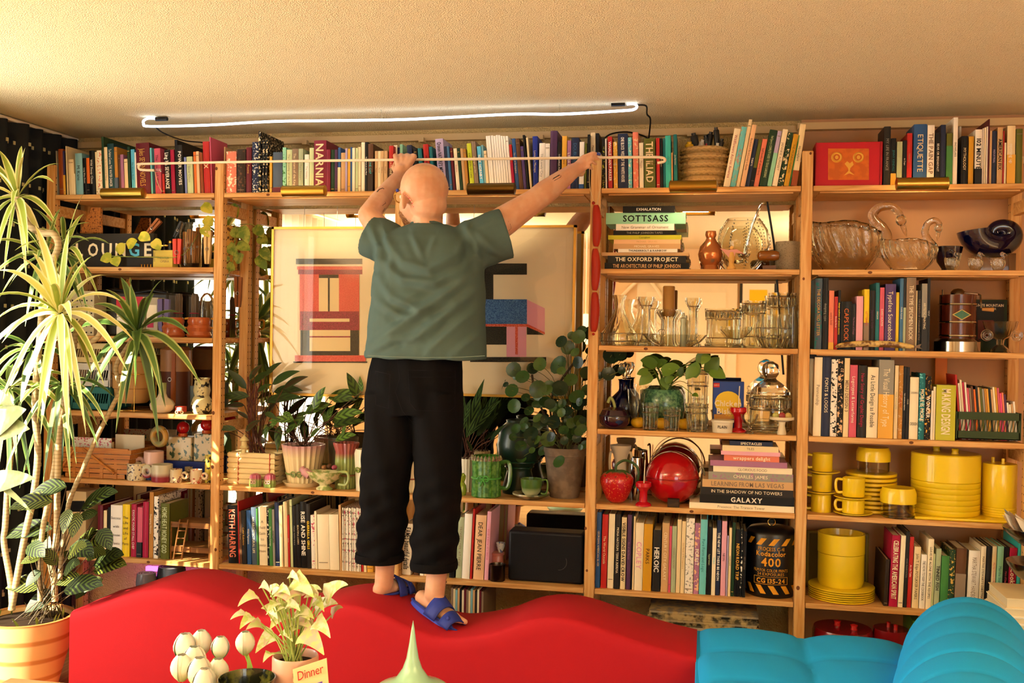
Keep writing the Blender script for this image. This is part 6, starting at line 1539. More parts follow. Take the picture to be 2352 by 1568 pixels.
ab = thing('amber_bottle', 'amber glass capsule bottle lying on its side', 'bottle', P(1765, 605, .05)); MB().tube([P(1739, 587, .05), P(1741, 587, .05), P(1746, 587, .05), P(1782, 587, .05), P(1789, 587, .05), P(1791, 587, .05)], [.004, .014, .021, .021, .016, .008], 18).build('bottle_body', M('7a4410', .15, coat=.6), ab); MB().box(P(1752, 600, .05).x, P(1782, 600, .05).x, .03, .07, Z[1], Z[1] + .018).build('bottle_rest', M('5a3410', .4), ab)
pot('beige_canister', 'speckled beige cylinder at the end of the shelf', 'canister', 1781, 1836, 556, 1, .12, hollow([(0, 0), (1, 0), (1, 1)], .08), M('8f7f66', .7, k='spots', c2='7a6a54', s=200.), 28)
cb_ = thing('cable', 'black cable running down behind the glass shelves', 'cable', P(1780, 575, .27)); MB().tube(smooth_path([P(1762, 460, .308), P(1772, 520, .308), P(1780, 575, .308), P(1786, 660, .308), P(1794, 780, .308), P(1800, 860, .308)], 5), .004, 6).build('cable_run', M('black', .4), cb_)
COLU = [(0, 0), (1, 0), (1, .06), (.6, .12), (.55, .2), (.5, .75), (.62, .8), (1, .92), (1, 1)]
JAR = [(0, 0), (.95, 0), (1, .06), (.9, .1), (.94, .2), (.88, .25), (.88, .72), (.95, .76), (.95, .93), (1, .96), (1, 1)]
def ridges(o, c, R, H, fs, r=.0025):
    for f, k in fs: MB().torus(c + V((0, 0, H * f)), R * k, r, n=28, k=5).build('raised_ring', G('e8e4d8'), o)
for u0, u1, vt, y, lb in ((1379, 1463, 678, .08, 'clear glass carafe with a greek key base'), (1440, 1505, 682, .2, 'clear glass carafe standing behind the first one')):
    o, c, R, H = glass('carafe', lb, u0, u1, vt, 2, y, [(0, 0), (.9, 0), (1, .1), (.98, .22), (.7, .38), (.4, .58), (.27, .75), (.3, .9), (.4, 1)], 'carafe', 36, wav=12, wa=.03); ridges(o, c, R, H, ((.08, 1.02), (.24, 1.0)))
for u0, u1, vt, y, lb in ((1463, 1502, 682, .08, 'tall glass column candlestick beside the carafe'), (1573, 1608, 684, .12, 'tall glass column candlestick beside the glass lady')): 
    o, c, R, H = glass('candlestick', lb, u0, u1, vt, 2, y, COLU, 'candlestick', 32, wav=10, wa=.05, th=.2); ridges(o, c, R, H, ((.83, .72), (.12, .66)), .003)
ho, c, R, H = glass('candle_holder', 'wide fluted glass column holder carrying a brown candle', 1507, 1562, 711, 2, .12, [(0, 0), (.8, 0), (.62, .12), (.6, .7), (.75, .8), (1, .92), (1, 1)], 'candlestick', 40, wav=16, wa=.05, th=.15)
pot('pillar_candle', 'tall brown pillar candle on the glass holder', 'candle', 1522, 1549, 657, W[ho].z + H * .82, .12, [(0, 0), (1, 0), (1, .97), (.9, 1), (0, .99)], M('a87c3c', .5, a='sss'), 24)
lady, c, R, H = pot('glass_lady', 'small frosted glass lady figurine', 'figurine', 1560, 1577, 718, 2, .05, [(0, 0), (1, 0), (.8, .12), (.75, .4), (.85, .55), (.6, .68), (.85, .76), (.7, .83), (.3, .86), (.45, .93), (.3, 1), (0, 1)], M('c9cdb0', .4, t=.6), 18)
bd_, c, R, H = glass('boat_dish', 'long shallow pressed glass boat dish', 1476, 1622, 768, 2, .035, [(0, 0), (.5, 0), (.8, .4), (1, 1)], 'dish', 40, sy=.35, wav=20, wa=.02, th=.03); MB().torus(c + V((-R * .4, 0, H * 1.1)), .014, .004, ax=(0, 1, 0), n=14).build('loop_handle', G(), bd_)
GK = 'greek key glass'
for u0, u1, vt, y, lb in ((1619, 1702, 709, .175, 'wide fluted glass jar with a greek key band'), (1703, 1757, 691, .16, 'narrow fluted glass jar with a silver collar'), (1765, 1826, 673, .17, 'tall fluted glass jar beside the upright')):
    o, c, R, H = glass('key_jar', lb, u0, u1, vt, 2, y, JAR, 'jar', 44, wav=22, wa=.02, th=.06); ridges(o, c, R, H, ((.24, .92), (.74, .98), (.94, 1.0)))
    mb = MB()
    for i in range(16):
        a = 2 * math.pi * i / 16; 
        for (da, z0, z1) in ((-.13, .78, .91), (.1, .78, .88), (.0, .84, .91)): q = c + V((R * .97 * math.cos(a + da), R * .97 * math.sin(a + da), 0)); mb.tube([q + V((0, 0, H * z0)), q + V((0, 0, H * z1))], .002, 4)
    q = mb.build('key_pattern', G('e0dccc'), o); q['kind'] = 'stuff'
o, c, R, H = glass('compote', 'low stemmed glass compote in front of the jars', 1654, 1726, 750, 2, .04, [(0, 0), (.5, 0), (.45, .1), (.15, .2), (.15, .38), (.6, .5), (1, .85), (1, 1)], 'compote', 36, th=.05)
o, c, R, H = glass('cut_bowl', 'round cut glass sugar bowl in front of the tall jar', 1737, 1816, 722, 2, .06, [(0, 0), (.6, 0), (.95, .3), (1, .55), (.9, .8), (.95, 1)], 'bowl', 44, wav=22, wa=.04, th=.06); ridges(o, c, R, H, ((.3, 1.0), (.6, 1.02)))
o, c, R, H = glass('glass_pitcher', 'cut glass pitcher tucked against the upright', 1797, 1836, 700, 2, .08, [(0, 0), (.8, 0), (1, .4), (.8, .75), (.95, 1)], 'pitcher', 28, th=.08); handle(o, c, R, H * .3, H * .9, R * .3, .004, G(), .2)
# next shelf
gj2, c, R, H = pot('eggplant_jar', 'dark purple lidded jar with a green stem on top', 'jar', 1376, 1447, 935, 3, .05, [(0, 0), (.6, 0), (.95, .25), (1, .55), (.97, .62), (.8, .88), (.35, 1), (0, 1)], M('2a0c1c', .12, coat=.7), 36)
MB().torus(c + V((0, 0, H * .62)), R * .98, .0025, n=32).build('lid_seam', M('1a0812', .3), gj2); MB().tube(smooth_path([c + V((0, 0, H)), c + V((-.008, 0, H * 1.3)), c + V((-.02, -.0, H * 1.45)), c + V((-.03, 0, H * 1.2))], 4), .0065, 8).build('stem_handle', M('8f9450', .4), gj2)
bd2, c, R, H = pot('blue_decanter', 'round cobalt blue decanter with a clear stopper', 'decanter', 1398, 1468, 871, 3, .205, hollow([(0, 0), (.5, 0), (.95, .22), (1, .4), (.85, .6), (.4, .75), (.36, .8), (.38, .97), (.45, 1)], .05), M('0a0f5a', .05, t=.8), 32)
MB().lathe([(0, 0), (.01, 0), (.008, .012), (.02, .03), (.027, .05), (.024, .066), (.02, .07), (.0, .01)], c + V((0, 0, H)), 24).build('stopper', G(), bd2)
for u0, u1, vt, y, lb in ((1440, 1480, 893, .1, 'small cut glass dish before the blue decanter'), (1470, 1486, 895, .16, 'tiny glass salt cellar behind the fern pot')): glass('cut_dish', lb, u0, u1, vt, Z[3] + .02, y, [(0, 0), (.4, 0), (.4, .1), (.9, .5), (1, 1)], 'dish', 36, wav=16, wa=.03)
for u0, u1, vt, lb in ((1473, 1513, 925, 'tall fluted tumbler in front of the green planter'), (1522, 1563, 935, 'short greek key tumbler in front of the green planter'), (1573, 1626, 926, 'wide heavy greek key tumbler beside the short one')):
    o, c, R, H = glass('tumbler', lb, u0, u1, vt, 3, .04, [(0, 0), (.8, 0), (.84, .12), (.9, .6), (.93, .66), (.95, .9), (1, 1)], 'tumbler', 40, wav=20, wa=.025); ridges(o, c, R, H, ((.66, .95), (.86, .98)))
o, c, R, H = glass('tall_vase', 'tall greek key glass vase behind the tumblers', 1576, 1626, 847, 3, .15, JAR, 'vase', 40, wav=18, wa=.03); ridges(o, c, R, H, ((.72, .94), (.92, .98)))
for i, (u, y) in enumerate(((1466, .1), (1520, .09), (1572, .1))): p = base(u, 3, y); tag(MB().ball(p + V((0, 0, .024)), .033, .025, .024).build('lemon', M('d8a81c', .4)), ['yellow lemon behind the tall tumbler', 'yellow lemon between the tumblers', 'yellow lemon behind the wide tumbler'][i], 'lemon', 'lemons behind the tumblers')
cbx, x0, x1, z0, z1 = boxi('cracker_box', 'blue cracker box with a yellow disc and cream lettering', 'box', 1637, 1708, 876, Z[3] + .045, .1, .05, M('223e86', .5))
for q in ((x0, x1, .1, .15),): MB().box(q[0] + .01, q[1] - .01, .105, .145, Z[3] + .0005, Z[3] + .046).build('box_riser', M('223e86', .5), cbx)
mb = MB(); mb.v = [P(1672 + 30 * math.cos(a), 925 + 27 * math.sin(a), .0985) for a in [k * math.pi / 10 for k in range(20)]]; mb.f = [tuple(range(20))]; mb.build('yellow_disc', M('d8b42c', .5), cbx, flat=True, fix=False)
txt(cbx, 'Chicken', 1672, 926, .0975, 60, 13, LT, 1); txt(cbx, 'in a', 1680, 935, .0975, 14, 4, LT); txt(cbx, 'Biskit', 1670, 944, .0975, 50, 13, LT, 1); quadp(cbx, 'red_corner', 1639, 879, 1653, 889, .0982, M('red', .5), -.0004); txt(cbx, 'NABISCO', 1646, 884, .0975, 12, 3, LT); quadp(cbx, 'orange_strip', 1640, 951, 1706, 962, .0982, M('ochre', .5), -.0004); txt(cbx, 'original', 1675, 953, .0972, 30, 4, M('yellow', .5))
tb_, c, R, H = pot('yogurt_tub', 'small cream tub with a PLAIN label', 'tub', 1633, 1685, 964, 3, .04, [(0, 0), (.85, 0), (.93, .8), (1, .82), (1, 1), (0, 1)], M('d8ccb0', .4), 28); letter_cyl(tb_, 'PLAIN', c, R * .95, c.z + H * .5, R * .8, H * .22, M('black', .5), 1)
PIN = [(0, 0), (1, 0), (1, .06), (.8, .12), (.5, .17), (.48, .6), (.6, .68), (1, .82), (1, .97), (.9, 1), (.8, .95), (0, .9)]
RDP = M('b80e1c', .25, coat=.4)
pot('pushpin_cup', 'giant red pushpin cup beside the cracker box', 'cup', 1676, 1714, 935, 3, .085, PIN, RDP, 28); pot('pushpin_cup', 'giant red pushpin cup beside the red ball', 'cup', 1459, 1496, 1107, 4, .02, PIN, RDP, 28)
tag(MB().tube([base(1695, 3, .085) + V((0, 0, .09)), base(1697, 3, .085) + V((0, 0, .19))], .0022, 6).build('drinking_straw', LT), 'white straw standing in the pushpin by the cracker box', 'straw'); tag(MB().tube([base(1478, 4, .02) + V((0, 0, .09)), base(1480, 4, .02) + V((0, 0, .19))], .0022, 6).build('drinking_straw', LT), 'white straw standing in the pushpin by the red ball', 'straw')
o, c, R, H = glass('sherbet_glass', 'small stemmed sherbet glass in front of the big jar', 1700, 1741, 951, 3, .03, [(0, 0), (.5, 0), (.45, .08), (.15, .15), (.15, .4), (.7, .55), (.9, .8), (1, 1)], 'glass', 32)
bj, c, R, H = glass('lidded_jar', 'big clear greek key jar with a domed lid', 1722, 1813, 905, 3, .145, [(0, 0), (.9, 0), (1, .06), (.95, .12), (1, .5), (.95, .6), (.98, .95), (.94, 1)], 'jar', 44, th=.05); ridges(bj, c, R, H, ((.12, .98), (.6, .98), (.9, 1.0)), .003)
MB().lathe([(0, .0), (R * 1.0, 0), (R * 1.0, .012), (R * .6, .045), (R * .3, .062), (R * .28, .068), (R * .42, .085), (R * .46, .105), (R * .36, .125), (R * .12, .137), (0, .14)], c + V((0, 0, H)), 36).build('jar_lid', G(), bj)
mb = MB()
for i in range(18):
    a = 2 * math.pi * i / 18
    for (da, z0, z1) in ((-.12, .66, .85), (.09, .66, .8), (.0, .74, .85)): q = c + V((R * 1.0 * math.cos(a + da), R * 1.0 * math.sin(a + da), 0)); mb.tube([q + V((0, 0, H * z0)), q + V((0, 0, H * z1))], .0025, 4)
q = mb.build('key_pattern', G('e0dccc'), bj); q['kind'] = 'stuff'
cs_, c, R, H = pot('cake_stand', 'miniature cream fruit stand with tiny fruit', 'ornament', 1768, 1823, 957, 3, .025, [(0, 0), (.35, 0), (.38, .08), (.25, .5), (.3, .72), (1, .85), (1, 1), (.9, .95), (0, .9)], M('d8c8a4', .5), 24)
for i, cc in enumerate(('b5b060', '9a3a3c', 'c0a458')): MB().ball(c + V(((i - 1) * R * .5, 0, H * 1.05)), R * .3).build('tiny_fruit', M(cc, .4), cs_)
# strawberry shelf
sb, c, R, H = pot('strawberry_jar', 'red ceramic strawberry jar with a green curled handle', 'jar', 1377, 1455, 1083, 4, .06, [(0, 0), (.32, 0), (.6, .12), (.84, .4), (.98, .66), (.98, .8), (.82, .93), (.45, 1), (0, 1)], M('d8803c', .3, k='cells', c2='b4121a', s=120., coat=.4), 36)
for i in range(8): a = i * math.pi / 4; leaf(sb, c + V((0, 0, H * 1.02)), c + V((R * .95 * math.cos(a), R * .95 * math.sin(a), H * .88)), R * .5, M('3a5a24', .4), name='sepal', shape='lance', droop=.1)
MB().tube(smooth_path([c + V((-.005, 0, H)), c + V((-.002, 0, H * 1.22)), c + V((R * .5, 0, H * 1.38)), c + V((R * 1.15, 0, H * 1.2)), c + V((R * 1.25, 0, H * .85)), c + V((R * 1.0, 0, H * .5))], 5), .0055, 8).build('stem_handle', M('2c4a1c', .35), sb)
pv, c, R, H = pot('pale_vase', 'pale cream two handled vase behind the strawberry', 'vase', 1400, 1448, 1022, 4, .17, hollow([(0, 0), (.7, 0), (.6, .3), (.55, .7), (.8, .88), (1, .94), (1, 1)], .1), M('c9b99a', .4), 28)
for s in (-1, 1): handle(pv, c, R * .6, H * .45, H * .85, R * .45, .006, M('c9b99a', .4), 0 if s > 0 else math.pi)
sp = thing('silver_pitcher', 'chrome handled pitcher beside the strawberry', 'pitcher', base(1458, 4, .17)); c, R, H = item(1440, 1480, 1050, 4, .17); lathe(MB(), c, R, H, hollow([(0, 0), (.8, 0), (1, .4), (.8, 1)]), 28).build('pitcher_body', M('b0aca4', .12, m=1.), sp); handle(sp, c, R, H * .2, H * 1.1, R * .35, .004, M('b0aca4', .12, m=1.), -.6)
rb, c, R, H = None, *item(1482, 1604, 1026, 4, .13); rbt = thing('red_ball_server', 'big glossy red ball shaped picnic server with chrome rim', 'server', c)
RB = M('ac0a12', .12, coat=.8)
MB().lathe([(0, 0)] + [(R * math.sin(math.pi * (.1 + .45 * i / 8)), R * (1 - math.cos(math.pi * (.1 + .45 * i / 8))) * 1.0 - .006) for i in range(9)] + [(0, R * 1.05)], c, 40).build('lower_shell', RB, rbt)
MB().lathe([(0, R * .94)] + [(R * math.sin(math.pi * (.52 + .43 * i / 9)), R * (1 - math.cos(math.pi * (.52 + .43 * i / 9))) - .006) for i in range(10)] + [(0, R * 1.99 - .004)], c, 40).build('upper_shell', RB, rbt)
MB().torus(c + V((0, 0, R * .98)), R * 1.005, .003, n=40).build('seam_ring', M('8a0a10', .2), rbt); MB().torus(c + V((.02, .03, R * 1.05)), R * 1.08, .0035, ax=(.35, 1, .12), n=40).build('chrome_rim', M('b8b4ac', .1, m=1.), rbt); MB().torus(c + V((.01, .03, R * 1.22)), R * 1.0, .0014, ax=(.1, 1, 0), n=36).build('wire_handle', M('b8b4ac', .1, m=1.), rbt)
boxi('small_wooden_box', 'tiny dark wooden box in front of the red ball', 'box', 1533, 1560, 1146, 4, .012, .03, M('2e1c0e', .5))
o, c, R, H = pot('dark_bowl', 'dark amber glass bowl on top of the stacked books', 'bowl', 1690, 1766, 1006, zs, .12, hollow([(0, 0), (.8, 0), (.95, .4), (1, 1)], .06), M('1c120a', .1, coat=.6), 28)
# film can
fc, c, R, H = pot('film_can', 'black and yellow film canister tin with a ring lid', 'tin', 1713, 1826, 1206, 5, .13, [(0, 0), (.93, 0), (.99, .03), (1, .05), (1, .9), (.97, .93), (.85, .975), (.3, 1), (0, 1)], M('0b090b', .35, coat=.08), 72)
YL = M('d8921c', .45); r2 = R * 1.014; zz_ = lambda f: c.z + H * f; a0 = math.atan2(CAM.y - c.y, CAM.x - c.x)
for zA, zB, sg_ in ((.77, .87, 1), (.07, .19, -1)):
    for i in range(-3, 4):
        aa = a0 + i * .5; dl = .22 * sg_; mb = MB()
        for fz, off in ((zA, -dl / 2), (zB, dl / 2)):
            for k in range(4): a = aa + off + .22 * k / 3; mb.v.append(V((c.x + r2 * math.cos(a), c.y + r2 * math.sin(a), zz_(fz))))
        for k in range(3): mb.f.append((k, k + 1, k + 5, k + 4))
        mb.build('hazard_stripe', YL, fc, flat=True)
for s, fz, h, w_, bo in (('PROCESS C-41', .72, .052, 1.05, 0), ('Kodacolor', .65, .068, 1.2, 1), ('400', .53, .12, 1.15, 1), ('FILM FOR COLOR PRINTS', .41, .042, 1.4, 0), ('24 EXPOSURES', .355, .042, 1.1, 0), ('CG 135-24', .26, .065, 1.22, 1)): letter_cyl(fc, s, c, R * 1.01, zz_(fz), R * w_, H * h, YL, bo)
for z in (.21, .315): MB().tube([V((c.x + r2 * math.cos(a0 + t), c.y + r2 * math.sin(a0 + t), zz_(z))) for t in [-.68 + 1.36 * k / 16 for k in range(17)]], .0008, 4).build('label_border', YL, fc)
for t in (-.68, .68): MB().tube([V((c.x + r2 * math.cos(a0 + t), c.y + r2 * math.sin(a0 + t), zz_(z))) for z in (.21, .315)], .0008, 4).build('label_border', YL, fc)
MB().torus(c + V((0, 0, H + .014)), .015, .0018, ax=(0, 1, 0), n=18).build('lid_ring', M('gold', .2, m=1.), fc)

# --- last bay
rx, x0, x1, z0, z1 = boxi('red_carton', 'red cardboard carton with an orange cat face print', 'box', 1872, 2026, 326, 0, .02, .12, M('b01020', .5), None, .002)
quadp(rx, 'orange_panel', 1902, 341, 1996, 413, .0195, M('c8641c', .6, k='mottle', c2='b85a1c', s=30.), -.0004)
YF = M('d8a03c', .6)
for u, ccx in ((1922, 0), (1972, 0)):
    MB().torus(P(u, 361, .018), .017, .0045, ax=(0, 1, 0), n=20, k=4).build('printed_eye', YF, rx); MB().ball(P(u, 361, .018), .007, .001, .008).build('printed_pupil', YF, rx)
MB().prism([P(u, v, .0185) for u, v in ((1940, 376), (1946, 370), (1952, 375), (1958, 370), (1961, 378), (1953, 386), (1952, 393), (1963, 402), (1951, 398), (1938, 403), (1949, 392), (1948, 386))], (0, -.0004, 0)).build('printed_muzzle', YF, rx, flat=True)
for u in (1874, 2022): q = P(u, 380, .018); MB().box(q.x - .0015, q.x + .0015, .017, .02, z0, z1).build('carton_flap_edge', M('880a18', .5), rx)
GS = M('f6efdc', .03, t=1., ior=1.46, k='bump', s=45., b=.3)
def swan(label, cu_, vt, vb, half, neck, y, k=1, grp='glass swans'):
    c = base(cu_, k, y); R = half * PX(c); H = P(cu_, vt, y).z - c.z; t = thing('glass_swan', label, 'ornament', c, grp)
    mb = MB()
    def f(a, b):
        an = 2 * math.pi * a; r = math.sin(math.pi * (.12 + .5 * b)) ** .6; rip = 1 + .05 * math.cos(an * 18 + 5 * b) * b
        return c + V((R * r * rip * math.cos(an), R * .5 * r * rip * math.sin(an), H * (b + .12 * b * math.cos(an + math.pi) ** 3 * (1 if True else 0) + .10 * b * abs(math.sin(an)) ** 4)))
    mb.grid(f, 144, 12); o = mb.build('swan_body', GS, t); m_ = o.modifiers.new('s', 'SOLIDIFY'); m_.thickness = R * .06; m_.offset = -1
    MB().lathe([(0, 0), (R * .55, 0), (R * .55, H * .04), (0, H * .04)], c, 24, sy=.5).build('swan_base', GS, t)
    for s in (-1, 1):
        mb = MB()
        for i in range(7): f_ = i / 6; p = c + V((R * (.55 - 1.15 * f_), s * R * .5, H * (.35 + .1 * f_))); mb.tube([p, p + V((-R * .12, 0, H * .22)), p + V((-R * .3, s * R * .04, H * (.48 + .08 * math.sin(f_ * 3))))], [R * .03, R * .045, R * .015], 6)
        w_ = mb.build('wing_feathers', GS, t); w_['kind'] = 'stuff'
    pts = [P(u, v, y) for u, v in neck]; n_ = len(smooth_path(pts, 6)); r0 = R * (.13 if R > .06 else .16)
    MB().tube(smooth_path(pts, 6), [r0 * (1.25 - .55 * i / n_) for i in range(n_)], 12).build('neck', GS, t)
    h = pts[-1]; d = (pts[-1] - pts[-2]).normalized(); MB().ball(h, r0 * 1.15, r0 * .95, r0 * 1.2).build('head', GS, t)
    MB().tube([h + d * r0 * .8, h + d * r0 * 2.4, h + d * r0 * 3.6], [r0 * .62, r0 * .45, r0 * .1], 8).build('beak', GS, t)
swan('large clear glass swan bowl with a curved neck', 1938, 520, 612, 82, [(2020, 590), (2036, 550), (2028, 525), (2008, 505), (2006, 490), (2022, 476), (2048, 474), (2064, 488), (2070, 506)], .165)
swan('medium clear glass swan bowl beside the large swan', 2085, 556, 611, 62, [(2136, 590), (2146, 570), (2133, 552), (2125, 535), (2130, 515), (2146, 506), (2157, 513), (2156, 524)], .05)
for i, (u, lb) in enumerate(((2186, 'tiny glass swan before the cobalt bowl'), (2240, 'tiny glass swan between the two others'), (2292, 'tiny glass swan under the nautilus'))): swan(lb, u, 594, 608, 16, [(u + 12, 600), (u + 14, 590), (u + 8, 584), (u + 10, 580), (u + 15, 583)], .04)
CB = M('06082c', .06, t=.35, coat=.6)
o, c, R, H = pot('cobalt_bowl', 'small cobalt blue glass bowl with a scalloped rim', 'bowl', 2147, 2208, 567, 1, .14, hollow([(0, 0), (.5, 0), (.45, .12), (.8, .4), (1, 1)], .06), CB, 40, wav=6, wa=.04)
nl = thing('nautilus_vase', 'large cobalt blue glass nautilus shell vase on a clear riser', 'vase', base(2280, 1, .2)); q = base(2280, 1, .2)
MB().box(q.x - .07, q.x + .07, .14, .26, Z[1] + .0005, P(2280, 584, .2).z).build('clear_riser', G('fbf6ea'), nl)
mb = MB(); pts = []; rr = []; pu = PX(P(2290, 540, .2))
for i in range(72):
    an = math.radians(560 - 750 * i / 71); q_ = 52 * 3.2 ** (-(an - math.radians(-190)) / (2 * math.pi)); p = P(2294, 536, .2)
    pts.append(p + V((q_ * pu * math.cos(an), -.03 * (1 - i / 71), q_ * pu * math.sin(an) * .72))); rr.append(q_ * pu * .76)
mb.tube(pts, rr, 20, False).build('shell_spiral', CB, nl)
# ice cream maker
ic = thing('ice_cream_maker', 'wooden barrel ice cream maker with a crank and chrome base', 'appliance', base(2197, 2, .13)); c, R, H = item(2151, 2244, 672, 2, .13)
MB().lathe([(0, 0), (R * 1.1, 0), (R * 1.1, H * .17), (R * .95, H * .22), (0, H * .22)], c, 36).build('chrome_base', M('a8a49c', .15, m=1.), ic); Rb = R * .84
MB().lathe([(0, 0), (Rb, 0), (Rb * 1.02, H * .37), (Rb, H * .74), (0, H * .74)], c + V((0, 0, H * .22)), 36).build('barrel', M('5e2410', .25, k='woodz', c2='48180a', s=30., coat=.4), ic)
for f in (.27, .5, .8): MB().torus(c + V((0, 0, H * f)), Rb * 1.02, .0045, n=36, k=6).build('hoop', M('c8bfa8', .15, m=1.), ic)
MB().lathe([(0, 0), (R * .36, 0), (R * .34, .012), (R * .2, .024), (0, .027)], c + V((0, 0, H * .96)), 24).build('motor_cap', M('a8a49c', .15, m=1.), ic)
yb = c.y - Rb * 1.03; zc_ = c.z + H * .62
for s, cc_, sc_ in ((1.0, 'c8a83c', 0), (.86, '1c5a34', 1)): MB().prism([(c.x - .035 * s, yb - .001 - .001 * sc_, zc_), (c.x, yb - .003 - .001 * sc_, zc_ + .021 * s), (c.x + .035 * s, yb - .001 - .001 * sc_, zc_), (c.x, yb - .003 - .001 * sc_, zc_ - .021 * s)], (0, .003, 0)).build('diamond_badge', M(cc_, .4), ic, flat=True)
MB().tube([P(2215, 672, .09), P(2246, 675, .09), P(2252, 678, .08), P(2254, 708, .06)], .004, 8).build('crank', M('a8a49c', .15, m=1.), ic); MB().tube([P(2256, 710, .06), P(2282, 711, .06)], [.006, .009], 10).build('crank_knob', M('b07a3c', .5), ic); MB().tube([P(2165, 680, .1), P(2165, 665, .1)], .003, 6).build('latch', M('a8a49c', .15, m=1.), ic)
wb, x0, x1, z0, z1 = boxi('ice_cream_maker_box', 'dark green printed carton behind the ice cream crank', 'box', 2240, 2312, 688, 2, .21, .07, M('1a2a14', .6)); quadp(wb, 'black_panel', 2243, 692, 2306, 780, .2095, M('12120e', .6), -.0005); txt(wb, 'WHITE MOUNTAIN', 2272, 701, .208, 62, 6, LT, 1); txt(wb, 'JUNIOR', 2276, 709, .208, 28, 5, LT); quadp(wb, 'printed_tub', 2246, 735, 2282, 778, .2085, M('5e1c10', .5), -.0003)
cp2, c, R, H = glass('snail_compote', 'clear glass compote with curled shell handles', 2260, 2334, 738, 2, .06, [(0, 0), (.6, 0), (.5, .1), (.2, .25), (.25, .42), (.7, .55), (.9, .8), (1, 1)], 'compote', 40, wav=8, wa=.06, th=.05)
for s in (-1, 1):
    for r in (.018, .011): MB().torus(c + V((s * R * .85, -.02, H * .55)), r, .005, ax=(0, 1, 0), n=18).build('shell_curl', G(), cp2)
fi = thing('fish_ornament', 'long painted wooden fish lying in front of the books', 'ornament', P(2018, 800, .008)); fp = [P(u, v, .006) for u, v in ((1919, 797), (1930, 793), (1960, 790), (2000, 789), (2050, 791), (2080, 794), (2098, 797))]; fn = smooth_path(fp, 4)
MB().tube(fn, [max(.002, .0135 * math.sin(math.pi * (.06 + .86 * i / len(fn))) ** .7) for i in range(len(fn))], 12).build('fish_body', M('d0b068', .35, k='mottle', c2='6a4418', s=45.), fi); MB().prism([P(2095, 797, .006), P(2116, 789, .006), P(2112, 797, .006), P(2118, 801, .006)], (0, .004, 0)).build('tail_fin', M('6a4a1c', .4), fi)
fi.location.y = -.0
# magazines in the green crate, orange strip
crate('green_crate', 'dark green plastic crate full of thin magazines', 2198, 2343, 947, 1007, .03, .2, M('2a3a14', .5))
mc = ['red', 'white', 'pale', 'crimson', 'white', 'rose', 'taupe', 'brown', 'orange', 'charcoal', 'tan', 'olive', 'grey', 'ochre', 'amber', 'charcoal', 'tan', 'pale', 'mustard', 'rose', 'magenta', 'coral', 'plum', 'white', 'pale', 'tan', 'white']
for i, cn in enumerate(mc):
    u = 2205 + i * 4.95; v = 860 if i == 0 else 876 + 14 * (i > 4) + (0 if i < 20 else 14) + 22 * (i > 22) + rnd.uniform(-4, 4); p = base(u, Z[3] + .005, .045); zt2 = P(u, v, .045).z; rot = Matrix.Rotation(-.09, 3, 'Y')
    mb = MB().box(p.x, p.x + .0065, .045, .2, p.z, zt2, rot, p)
    tag(mb.build('magazine', M(cn, .5)), 'thin %s magazine in the green crate %s' % (wn_(cn), ('beside a %s one' % wn_(mc[i - 1])) if i else 'at its end'), 'magazine', 'magazines in the green crate')
os_, x0, x1, z0, z1 = boxi('orange_bracket', 'bright orange flat bracket hanging behind the yellow book', 'bracket', 2145, 2173, 820, Z[3], .26, .012, M('d8741c', .5))
# yellow tableware
YW = M('e6c41a', .25, coat=.25); YG = 'yellow tableware'
def ycyl(name, label, cat, u0, u1, vt, vb, y, prof=None, n=40, grp=YG):
    a = P((u0 + u1) / 2, vb, y); return pot(name, label, cat, u0, u1, vt, a.z, y, prof or [(0, 0), (.98, 0), (1, .03), (1, .98), (.97, 1), (0, 1)], YW, n, grp)
z4 = lambda u, v, y: P(u, v, y).z
def ymug(label, u0, u1, vt, vb, y, up, hs=-1):
    o, c, R, H = ycyl('mug', label, 'mug', u0, u1, vt, vb, y, hollow([(0, 0), (.95, 0), (1, .06), (1, 1)], .07) if up else [(0, 0), (1, 0), (1, .94), (.93, 1), (0, 1)]); handle(o, c, R, H * .2, H * .88, R * .62, .0055, YW, math.pi if hs < 0 else 0); return o
def ydisc(label, u0, u1, vt, vb, y): return ycyl('saucer', label, 'saucer', u0, u1, vt, vb, y, [(0, 0), (.6, 0), (1, .8), (1, 1), (.6, .4), (0, .4)])
vb4 = lambda u, y: 784 - 0 * u
ymug('yellow mug turned upside down at the bottom of the tall mug stack', 1863, 1908, 1134, 1175.5, .1, False); ydisc('yellow saucer on the upturned bottom mug', 1852, 1922, 1127, 1134, .1)
ymug('yellow mug in the middle of the tall mug stack', 1865, 1910, 1088, 1127, .1, True); ydisc('yellow saucer under the topmost yellow mug', 1855, 1928, 1081, 1088, .1); ymug('topmost yellow mug of the tall mug stack', 1866, 1911, 1041, 1081, .1, True)
ydisc('yellow saucer lying on the shelf under the short mug stack', 1916, 2002, 1175, 1182, .05); ymug('yellow mug turned upside down in the short mug stack', 1935, 1984, 1146, 1177, .05, False); ydisc('yellow saucer between the two mugs of the short stack', 1917, 2000, 1139, 1146, .05); ymug('upright yellow mug on top of the short stack', 1936, 1985, 1097, 1139, .05, True)
zpl = None
for i in range(9): ycyl('plate', 'yellow plate in the stack under the glass jar', 'plate', 1945, 2057, 1163.5 - i * 10, 1173.5 - i * 10, .18, [(0, 0), (.85, 0), (1, .4), (1, .94), (.9, .96), (0, .9)], 40, 'stacked yellow plates')
